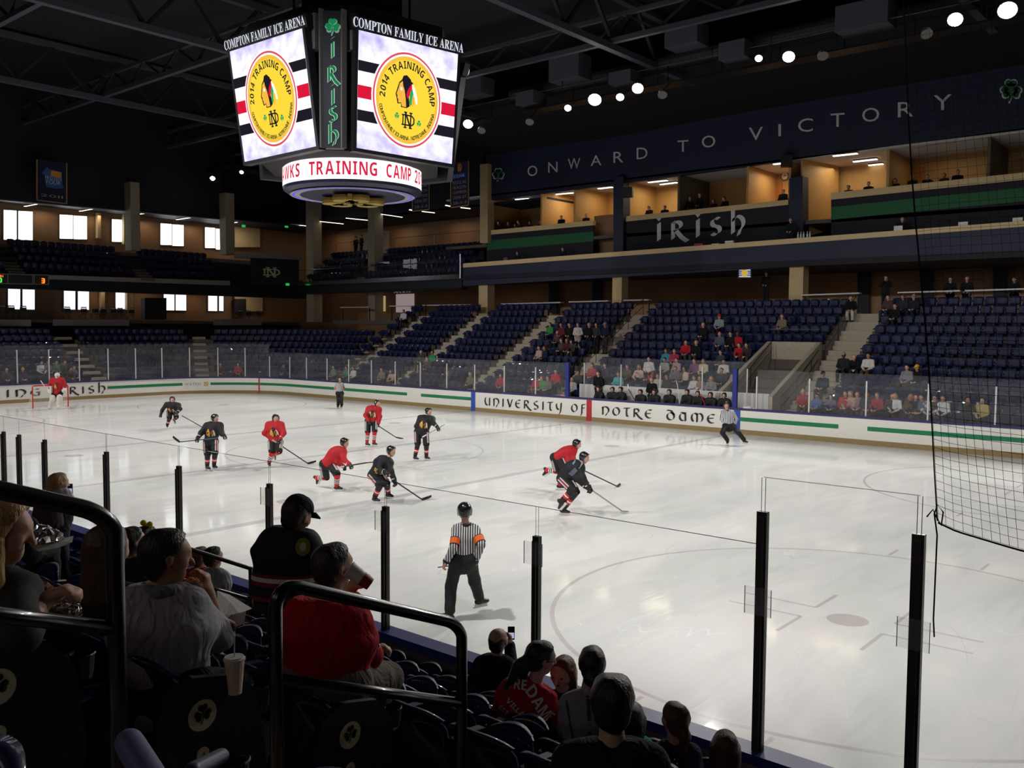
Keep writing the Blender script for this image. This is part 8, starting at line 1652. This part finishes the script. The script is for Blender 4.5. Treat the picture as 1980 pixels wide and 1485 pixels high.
# capped man in black hockey jersey, standing
P = dict(head=(574, 1000), shL=(533, 1048), shR=(589, 1050), elL=(523, 1076), haL=(545, 1090), elR=(600, 1076), haR=(580, 1088), hipL=(537, 1130), hipR=(566, 1130), knL=(545, 1250), knR=(570, 1250), anL=(548, 1365), anR=(574, 1365), t=6.25, face=(.5, .82, -.4), fwd=(.4, .9, 0), s=dict(elL=1, elR=1, haL=1, haR=1, knL=1, knR=1))
e, J, o, sp = fg('standing man in dark cap and black hockey jersey looking down', P, BLKJ, cloth(56, 60, 68), 'dark', 'short', SKIN, 1.0, 1.15, cloth(24, 28, 40), dr=.035)
mb = MB(); ax = N(J['neck']-J['pel']); s_ = N(J['shR']-J['shL'])
def hem_band(t0, t1, mi, r=.168):
    c0, c1 = J['pel']-o+ax*t0, J['pel']-o+ax*t1; fw = np.cross(ax, s_); n = 28; vs = []
    for c in (c0, c1):
        for i in range(n): an = 2*math.pi*i/n; vs.append(c+s_*math.cos(an)*r*1.40+fw*math.sin(an)*r)
    mb.add(vs, [(i, (i+1) % n, n+(i+1) % n, n+i) for i in range(n)], mi)
hem_band(.07, .09, 0); hem_band(.04, .07, 1, .17); hem_band(.01, .04, 0); hem_band(-.06, .01, 2, .166); hem_band(-.09, -.06, 0, .163)
x = mb.build('hem_stripes', [mat('dark_red', srgb(140, 24, 36), .7), WHT, BLKJ]); x.parent = e
lsp = [Prim(p.a-o, p.b-o, p.ra, p.rb, p.side, p.k) for p in sp]
decal('shoulder_patch', [mat('patch_green', srgb(150, 160, 60), .7), WHT], e, lsp, .035, J['shR']-o+(J['elR']-J['shR'])*.1, N(CD)*1.0+V3(-.2, 0, -.1), (0, 0, 1), [(0, *disc_grid(.05, .06, 14, 2)), (1, *disc_grid(.022, .03, 10, 2))], .006)
# bald man filming
e, J, o, sp = fg('bald man in dark jacket holding up a phone at the glass', seated((963, 1240), (934, 1276), (978, 1278), (950, 1352), 8.3, (.4, .9, 0), dict(elL=(925, 1310), haL=(945, 1318), elR=(990, 1296), haR=(986, 1248)), s=dict(elR=1, haR=1, elL=1, haL=1), hdR=(0, .1, 1), pnR=(-1, .1, 0)), cloth(30, 34, 50), cloth(30, 30, 36), 'dark', 'fringe', SKIN, 1.0, 1.1, vox=.016)
c = J['haR']+V3(-.01, .03, .11); ph = empty('smartphone', tuple(c), 'dark phone with bright screen held up by the bald man', 'phone'); rt = N(np.array((CR[0], CR[1], 0))); aw = N(np.array((CD[0], CD[1], 0)))
def phone(ph, c, w_=.068, h=.13):
    q = lambda x, y, z: tuple(np.array(c)+rt*x+aw*y+V3(0, 0, z)); mb = MB(); mb.hexa([q(-w_/2, 0, -h/2), q(w_/2, 0, -h/2), q(w_/2, 0, h/2), q(-w_/2, 0, h/2), q(-w_/2, .009, -h/2), q(w_/2, .009, -h/2), q(w_/2, .009, h/2), q(-w_/2, .009, h/2)]); mb.build('case', BLKP, ph)
    mb = MB(); mb.add([q(-w_*.42, -.001, -h*.38), q(w_*.42, -.001, -h*.38), q(w_*.42, -.001, h*.05), q(-w_*.42, -.001, h*.05)], [(0, 1, 2, 3)]); mb.build('screen', emis('phone_screen', (.55, .6, .85), .7), ph)
phone(ph, c)
# woman in lettered red top, leaning towards her friend
e, J, o, sp = fg('woman in red lettered top with dark ponytail, leaning to her friend', seated((1046, 1274), (994, 1318), (1056, 1338), (976, 1412), 6.7, (.92, .3, -.12), dict(elL=(978, 1378), haL=(1010, 1400), elR=(1070, 1386), haR=(1062, 1402)), s=dict(elL=1, haL=1, elR=1, haR=1), hup=(.3, 0, 1)), cloth(178, 26, 40), cloth(36, 40, 60), 'black', 'pony', SKIN, 1.0, 1.05, None, True, dr=.022)
f, s2, u2 = head_axes(J); lsp = [Prim(p.a-o, p.b-o, p.ra, p.rb, p.side, p.k) for p in sp]; net_obj('ponytail', HAIR['black'], e, [Prim(J['head']-f*.1, J['head']-f*.17-V3(0, 0, .06), .045, .05), Prim(J['head']-f*.17-V3(0, 0, .06), J['head']-f*.27-V3(0, 0, .22), .05, .02)], .012, .02, (), .004, 60, origin=o)
mb = MB(); hh = J['head']-o; mb.tube([hh+f*.095+s2*.05+u2*.01, hh+f*.1+u2*.01, hh+f*.095-s2*.05+u2*.01], .004, 5)
for k in (1, -1): mb.tube([hh+f*.095+s2*.06*k+u2*.01, hh+s2*.085*k+u2*.012], .003, 5)
x = mb.build('glasses', BLKP); x.parent = e
bu = N(J['neck']-J['pel']); polys = []
def word(txt, cx, cy, h, ang, sc=1.0):
    W_ = 0; gs = []
    for ch in txt:
        if ch == ' ': W_ += .3; continue
        vs, fs, a, b_ = glyph(chr(0x1D5D4+ord(ch)-65) if ch.isupper() else (chr(0x1D7EC+int(ch)) if ch.isdigit() else ch)); gs.append((vs, fs, W_-a)); W_ += b_-a+.08
    k = h/.72; cs, sn = math.cos(ang), math.sin(ang)
    for vs, fs, dx in gs:
        pts = [(cx+((p[0]+dx-W_/2)*cs-p[1]*sn)*k, cy+((p[0]+dx-W_/2)*sn+p[1]*cs)*k) for p in vs]; polys.append((0, pts, fs))
word('NOTRE', -.17, .06, .062, .45); word('DAME', .09, .045, .082, -.42); word('VILLA EAST', .02, -.05, .04, -.16); word('EST. 1981', -.05, -.105, .034, -.05)
decal('back_lettering', [mat('print_white', srgb(226, 222, 222), .7)], e, lsp, .035, J['pel']+(J['neck']-J['pel'])*.66-o, N(N(CD)+V3(.0, .0, -.05)), bu, polys, .006)
# friend turned towards the camera
fg('laughing woman with long auburn hair, face turned back to the camera', seated((1088, 1303), (1064, 1348), (1112, 1344), (1090, 1430), 7.0, (-.5, -.82, -.12), dict(elL=(1058, 1395), haL=(1075, 1410), elR=(1118, 1392), haR=(1105, 1410)), s=dict(elL=1, haL=-1, elR=1, haR=-1), hipw=.16), cloth(36, 46, 84), cloth(30, 30, 36), 'red', 'long', SKIN, 1.0, .95, None, True, eyes=True, vox=.012)
# grey-topped woman with bun
e, J, o, sp = fg('woman in heather grey top with hair in a low bun', seated((1145, 1288), (1104, 1348), (1166, 1348), (1138, 1462), 6.1, (.08, .99, .02), dict(elL=(1094, 1410), haL=(1120, 1430), elR=(1180, 1410), haR=(1160, 1430)), s=dict(elL=1, haL=1, elR=1, haR=1)), mat('heather_grey', srgb(150, 148, 156), .9, noise=.35, nscale=22), cloth(30, 30, 36), 'dark', 'bun', SKIN, 1.0, 1.0, None, True)
mb = MB(); lsp = [Prim(p.a-o, p.b-o, p.ra, p.rb, p.side, p.k) for p in sp]; st = [(-.012, .2), (.012, .2), (.012, -.3), (-.012, -.3)]
decal('back_seam', [mat('seam_dark', srgb(60, 58, 70), .8)], e, lsp, .035, J['pel']+(J['neck']-J['pel'])*.6-o, N(CD), N(J['neck']-J['pel']), [(0, dense(st, .04), fan(dense(st, .04))), (0, dense([(-.15, .16), (-.142, .18), (-.075, -.28), (-.085, -.28)], .04), fan(dense([(-.15, .16), (-.142, .18), (-.075, -.28), (-.085, -.28)], .04)))], .004)
# balding man close by
fg('balding man in dark shirt, large dark head seen from behind', seated((1184, 1362), (1108, 1455), (1256, 1458), (1184, 1640), 3.75, (.1, .99, 0), dict(elL=(1085, 1560), haL=(1150, 1590), elR=(1280, 1560), haR=(1220, 1590)), s=dict(elL=1, haL=1, elR=1, haR=1), dhead=.02), cloth(26, 28, 36), cloth(26, 26, 30), 'black', 'crown', SKIN, 1.0, 1.12)
# three by the front glass
fg('person with long dark hair and teal top half hidden by the balding man', seated((1222, 1392), (1200, 1434), (1246, 1436), (1222, 1520), 6.9, (.3, .95, 0), dict(elL=(1194, 1480), haL=(1215, 1490), elR=(1252, 1480), haR=(1235, 1490)), s=dict(elL=1, haL=1, elR=1, haR=1)), cloth(44, 150, 128), cloth(30, 30, 36), 'black', 'long', SKIN, 1.0, 1.0, None, True)
fg('girl with light brown ponytail and navy top by the front wall', seated((1305, 1394), (1272, 1446), (1334, 1446), (1302, 1548), 6.55, (-.4, .9, .02), dict(elL=(1262, 1500), haL=(1285, 1520), elR=(1346, 1500), haR=(1320, 1520)), s=dict(elL=1, haL=1, elR=1, haR=1)), cloth(34, 42, 74), cloth(30, 30, 36), 'brown', 'pony', SKIN, 1.0, 1.0, None, True)
fg('girl with loose light brown hair low at the front wall', seated((1402, 1450), (1372, 1500), (1436, 1502), (1402, 1600), 6.3, (.1, .99, 0), dict(elL=(1362, 1560), haL=(1390, 1575), elR=(1448, 1560), haR=(1420, 1575)), s=dict(elL=1, haL=1, elR=1, haR=1)), SKIN, cloth(30, 30, 36), 'brown', 'long', SKIN, 1.0, .95, None, True)
# rows further along
e, J, o, sp = fg('fair-haired woman in white hoodie with backpack filming at the rail', dict(head=(114, 936), shL=(100, 957), shR=(124, 958), elL=(92, 978), haL=(104, 985), elR=(134, 974), haR=(132, 960), hipL=(102, 1000), hipR=(118, 1000), knL=(104, 1070), knR=(120, 1070), anL=(104, 1135), anR=(120, 1135), t=10.6, face=(.62, .76, 0), s=dict(elL=1, elR=1, haL=1, haR=1)), cloth(188, 178, 186), cloth(44, 46, 56), 'blond', 'pony', SKIN, 1.0, 1.0, None, True, vox=.018)
q = (J['shL']+J['shR'])/2-o-aw*.2+V3(-.06, 0, -.16); net_obj('backpack', cloth(84, 64, 76), e, [Prim(q+V3(0, 0, .1), q-V3(0, 0, .12), .11, .14, rt, 1.3)], .018, .03)
c = J['haR']+V3(.0, .02, .09); ph = empty('smartphone', tuple(c), 'small dark phone held by the woman in the white hoodie', 'phone'); phone(ph, c)
fg('brown-haired spectator mostly hidden behind the black railing', seated((8, 964), (-12, 994), (24, 994), (6, 1070), 9.4, (.5, .85, 0), dict(elL=(-18, 1024), haL=(0, 1030), elR=(30, 1024), haR=(12, 1030)), s=dict(elL=1, haL=1, elR=1, haR=1)), cloth(70, 48, 40), cloth(30, 30, 36), 'red', 'short', SKIN, vox=.02)
fg('dark-haired spectator with a bun behind the black railing', seated((39, 976), (18, 1004), (56, 1006), (36, 1070), 9.0, (.3, .95, 0), dict(elL=(12, 1036), haL=(30, 1045), elR=(62, 1036), haR=(45, 1045)), s=dict(elL=1, haL=1, elR=1, haR=1)), DK, cloth(30, 30, 36), 'black', 'bun', SKIN, vox=.02)
fg('girl with dark ponytail in profile past the brown-haired woman', seated((256, 1050), (232, 1086), (270, 1086), (252, 1170), 7.5, (.75, .65, 0), dict(elL=(226, 1120), haL=(246, 1128), elR=(276, 1120), haR=(262, 1128)), s=dict(elL=1, haL=1, elR=1, haR=1)), cloth(52, 44, 44), cloth(30, 30, 36), 'dark', 'short', SKIN, .6, .9, None, True, vox=.018)
e, J, o, sp = fg('child with yellow hair bow and pale green top', seated((284, 1046), (262, 1078), (300, 1078), (282, 1156), 8.0, (.6, .78, 0), dict(elL=(256, 1112), haL=(276, 1118), elR=(306, 1112), haR=(290, 1118)), s=dict(elL=1, haL=1, elR=1, haR=1)), cloth(178, 194, 120), cloth(30, 30, 36), 'dark', 'short', SKIN, .5, .9, None, True, vox=.018)
f, s2, u2 = head_axes(J); q = J['head']-o+u2*.135; net_obj('hair_bow', cloth(226, 190, 40), e, [Prim(q, q+s2*.05+u2*.02, .012, .028), Prim(q, q-s2*.05+u2*.02, .012, .028)], .01, .01)
fg('brown-haired head just above the pale-shirted man', seated((314, 1052), (294, 1084), (332, 1084), (314, 1160), 8.6, (.3, .95, 0), dict(elL=(288, 1116), haL=(306, 1122), elR=(338, 1116), haR=(322, 1122)), s=dict(elL=1, haL=1, elR=1, haR=1)), cloth(96, 92, 90), cloth(30, 30, 36), 'brown', 'short', SKIN, vox=.02)
fg('boy in red T-shirt seated by the front railing', seated((388, 1079), (372, 1104), (402, 1104), (388, 1160), 10.8, (.6, .8, 0), dict(elL=(368, 1130), haL=(382, 1134), elR=(406, 1130), haR=(394, 1134)), s=dict(elL=1, haL=1, elR=1, haR=1)), cloth(190, 30, 40), cloth(30, 30, 36), 'brown', 'short', SKIN, .5, .95, vox=.02, scale=.9)
fg('boy in grey T-shirt seated by the front railing', seated((413, 1079), (399, 1106), (431, 1108), (415, 1164), 10.6, (.75, .65, 0), dict(elL=(394, 1134), haL=(408, 1138), elR=(437, 1134), haR=(424, 1138)), s=dict(elL=1, haL=1, elR=1, haR=1)), cloth(156, 158, 166), cloth(30, 30, 36), 'black', 'short', SKIN, .5, 1.0, vox=.02, scale=.9)
# ---- cups, food and litter
def cup(px, t, h, r0, r1, m, label, axis=(0, 0, 1), straw=True, lid=True, bandm=None):
    p = at_depth(px, t); ax = N(axis); e = empty('paper_cup', tuple(p), label, 'cup'); mb = MB(); mb.lathe(tuple(p), [(r0, 0), (r1, h), (r1*1.05, h), (r1*1.05, h+.006)], 20, 0, tuple(ax)); mb.build('cup_body', m, e)
    if bandm: mb = MB(); mb.lathe(tuple(p), [(r0*1.01, .001), (r0+(r1-r0)*.42+.0008, h*.42)], 20, 0, tuple(ax)); mb.build('cup_band', bandm, e)
    if lid: mb = MB(); mb.lathe(tuple(p+ax*h), [(r1*1.09, 0), (r1*1.09, .008), (r1*.95, .012), (r1*.95, .016)], 20, 0, tuple(ax)); mb.build('lid', WHT, e)
    if straw: mb = MB(); mb.tube([tuple(p+ax*h), tuple(p+ax*(h+.11)+V3(.004, 0, 0))], .0035, 6); mb.build('straw', WHT, e)
    return e
cup((454, 1340), 4.0, .15, .03, .044, mat('waxed_paper', srgb(222, 204, 190), .5), 'pale paper cup with lid and straw in the holder beside the pale-shirted man')
cup((716, 1130), 4.6, .13, .032, .043, mat('waxed_white', srgb(226, 222, 218), .5), 'white and red paper cup tipped up by the man in red', axis=tuple(N(-rt*.8-aw*.05+V3(0, 0, .6))), straw=False, lid=False, bandm=mat('cup_red', srgb(176, 30, 40), .5))
def crumple(name, px, t, size, m, label, seed, flat_=1.0):
    rr = np.random.default_rng(seed); p = at_depth(px, t); V, Fc = nets([Prim((-size*.4, 0, 0), (size*.4, 0, 0), size*.42*flat_, size*.36*flat_, (0, 1, 0), 1.2)], size/9, .02)
    V = V+rr.normal(0, size*.035, V.shape); mb = MB(); mb.add(V+p, [tuple(f_) for f_ in Fc]); o = mb.build(name, m); return tag(o, label, 'wrapper')
FOIL = mat('crumpled_foil', srgb(220, 216, 214), .22, metal=1.0)
crumple('foil_wrapped_food', (88, 1038), 5.2, .2, FOIL, 'shiny foil-wrapped food on a paper sheet under the black railing', 3, .7)
crumple('foil_wrapper', (128, 1180), 3.6, .1, FOIL, 'crumpled foil in the lap of the fair-haired woman', 4)
crumple('foil_wrapper', (722, 1246), 5.0, .06, FOIL, 'small foil ball in the hand of the man in red', 5)
crumple('bread_roll', (86, 1140), 3.62, .07, mat('bread', srgb(170, 116, 80), .8, noise=.2), 'brown roll in the hands of the fair-haired woman', 8, .9)
crumple('sandwich', (376, 1128), 4.25, .06, mat('bun', srgb(206, 140, 70), .8, noise=.2), 'orange-brown snack held up by the pale-shirted man', 9)
def paper(name, pts, t, m, label):
    ts = t if isinstance(t, list) else [t]*len(pts); P_ = [at_depth(p, q) for p, q in zip(pts, ts)]; c = sum(P_)/len(P_)+V3(0, 0, .02); mb = MB(); n = len(P_); mb.add([tuple(p) for p in P_]+[tuple(c)]+[tuple(p-V3(0, 0, .002)) for p in P_]+[tuple(c-V3(0, 0, .002))], [(i, (i+1) % n, n) for i in range(n)]+[(n+1+(i+1) % n, n+1+i, 2*n+1) for i in range(n)]); return tag(mb.build(name, m), label, 'paper')
PAPR = mat('greaseproof_paper', srgb(176, 172, 164), .8, noise=.1)
paper('food_paper', [(62, 1056), (96, 1048), (142, 1036), (140, 1048), (110, 1060), (74, 1066)], [5.1, 5.4, 5.4, 5.1, 5.0, 5.0], PAPR, 'grey paper sheet under the foil-wrapped food')
paper('food_paper', [(420, 1142), (444, 1150), (487, 1176), (462, 1186), (436, 1196), (420, 1180)], [4.6, 4.8, 4.8, 4.6, 4.5, 4.5], PAPR, 'big grey food wrapper on the lap of the pale-shirted man')
paper('napkin', [(440, 1190), (476, 1182), (472, 1205), (455, 1212)], 4.55, mat('napkin', srgb(220, 214, 206), .8), 'white napkin below the big grey wrapper')
paper('food_paper', [(70, 1138), (100, 1150), (146, 1150), (148, 1182), (100, 1186), (72, 1170)], [3.7, 3.8, 3.7, 3.6, 3.55, 3.6], PAPR, 'pale wrapper around the roll of the fair-haired woman')
p = XP((520, 1436), 22.0); o = paper('paper_tray', [(494, 1421), (519, 1424), (519, 1438), (507, 1432)], 4.3, mat('tray_white', srgb(206, 190, 176), .8), 'small white and tan paper scrap on the dark aisle step')
crumple('blue_cap', (155, 1052), 5.4, .12, mat('blue_fabric', srgb(44, 42, 150), .8), 'blue and lime cap lying on a seat beyond the black railing', 11, .6)
TWL = mat('white_towel', srgb(226, 222, 216), .9, noise=.1)
for px_, sz_, lb_, sd_, m_ in (((1446, 789), .32, 'bundle of white towels on the cap rail beside the padded post by the linesman', 21, TWL), ((1460, 792), .22, 'smaller white towel heap next to the bundle on the cap rail', 22, TWL), ((1089, 765), .24, 'red and white bundle on the cap rail at the first padded post', 23, mat('pinkish_towel', srgb(206, 150, 150), .9))):
    q_ = YP(px_, 14.6); crumple('towel', px_, (q_-CAMP)@CD, sz_, m_, lb_, sd_, .6)
# ---- protective netting hung behind the goal at the camera's end
NETM = mat('black_cord', (.004, .004, .0045), 1.0, spec=0.0)
nt_ = empty('protective_net', (23.5, -14.45, 3.0), 'black square-mesh protective net hanging above the end glass', 'net')
xs_n = [23.5+.06*k for k in range(50)]; mb = MB()
def npt(x, z):
    k = (x-23.5); y = -14.42+(.10*max(0, .14-k)/.14)+.02*math.sin(z*1.7+x*6); sag = -.16*math.sin(min(1, k/1.6)*1.57)*max(0, 1-(z-3.1)/1.2)
    return (x+.012*math.sin(z*2.3+x*9)-.1*max(0, z-3.1), y, z+sag)
zs_n = [3.10+.06*k for k in range(216)]
for x in xs_n:
    pts = [npt(x, z) for z in zs_n[::3]]
    mb.tube(pts, [.0017 if p[2] < 4.6 else .0011 for p in pts], 3, cap=False)
for j, z in enumerate(zs_n):
    mb.tube([npt(x, z) for x in xs_n[::2]], .0017 if z < 4.6 else .0011, 3, cap=False)
mb.build('mesh', NETM, nt_)
mb = MB(); mb.tube([npt(23.49, z) for z in zs_n[::6]], .0052, 5); mb.build('edge_rope', NETM, nt_); mb = MB(); mb.tube([npt(x, 3.09) for x in xs_n], .007, 5); mb.build('bottom_rope', NETM, nt_)
mb = MB(); q = V3(*npt(23.49, 3.12)); mb.tube([q+V3(-.07, 0, .0), q+V3(-.03, 0, .06), q, q+V3(.03, 0, -.05), q+V3(.04, 0, .05), q+V3(0, 0, .1), q+V3(-.02, 0, .03), q+V3(.01, -.02, -.12), q+V3(0, 0, -.75), q+V3(.01, 0, -.88)], .006, 5); mb.build('tie_cord', NETM, nt_)

# ---- seat ends just in front of the camera
ARM = mat('pale_blue_plastic', srgb(96, 100, 140), .45)
a, b_ = at_depth((250, 1436), 2.05), at_depth((312, 1540), 1.86); e = empty('seat_armrest', tuple(b_), 'pale blue-grey armrest end with a bolt rising at the aisle edge', 'armrest')
V_ = N(b_-a); net_obj('pad', ARM, e, [Prim(a, b_, .031, .033, rt, 1.05)], .008, .01, origin=b_)
mb = MB(); q = a+(b_-a)*.5-aw*.033+rt*.012-b_; mb.lathe(tuple(q), [(.008, 0), (.008, .006), (.004, .007)], 6, 0, tuple(-aw)); x = mb.build('bolt', mat('bolt_steel', srgb(190, 190, 196), .3, metal=.8)); x.parent = e
mb = MB(); mb.tube([tuple(a-b_+(b_-a)*.12-aw*.031-rt*.012), tuple(a-b_+(b_-a)*.3-aw*.033-rt*.004), tuple(a-b_+(b_-a)*.4-aw*.033-rt*.006)], .0025, 5); x = mb.build('groove', BLKP); x.parent = e
a, b_ = at_depth((428, 1462), 2.3), at_depth((372, 1492), 2.1); e = empty('seat_armrest', tuple(b_), 'dark blue armrest with cup holder ring at the bottom of the aisle', 'armrest')
net_obj('pad', mat('blue_plastic', srgb(58, 62, 96), .45), e, [Prim(a, b_, .02, .022, aw, 1.1)], .008, .01, origin=b_)
q = at_depth((452, 1470), 2.32)-b_; mb = MB(); mb.lathe(tuple(q-V3(0, 0, .09)), [(.03, 0), (.038, .085), (.043, .09), (.04, .095), (.034, .01)], 18); x = mb.build('cup_holder', BLKP); x.parent = e
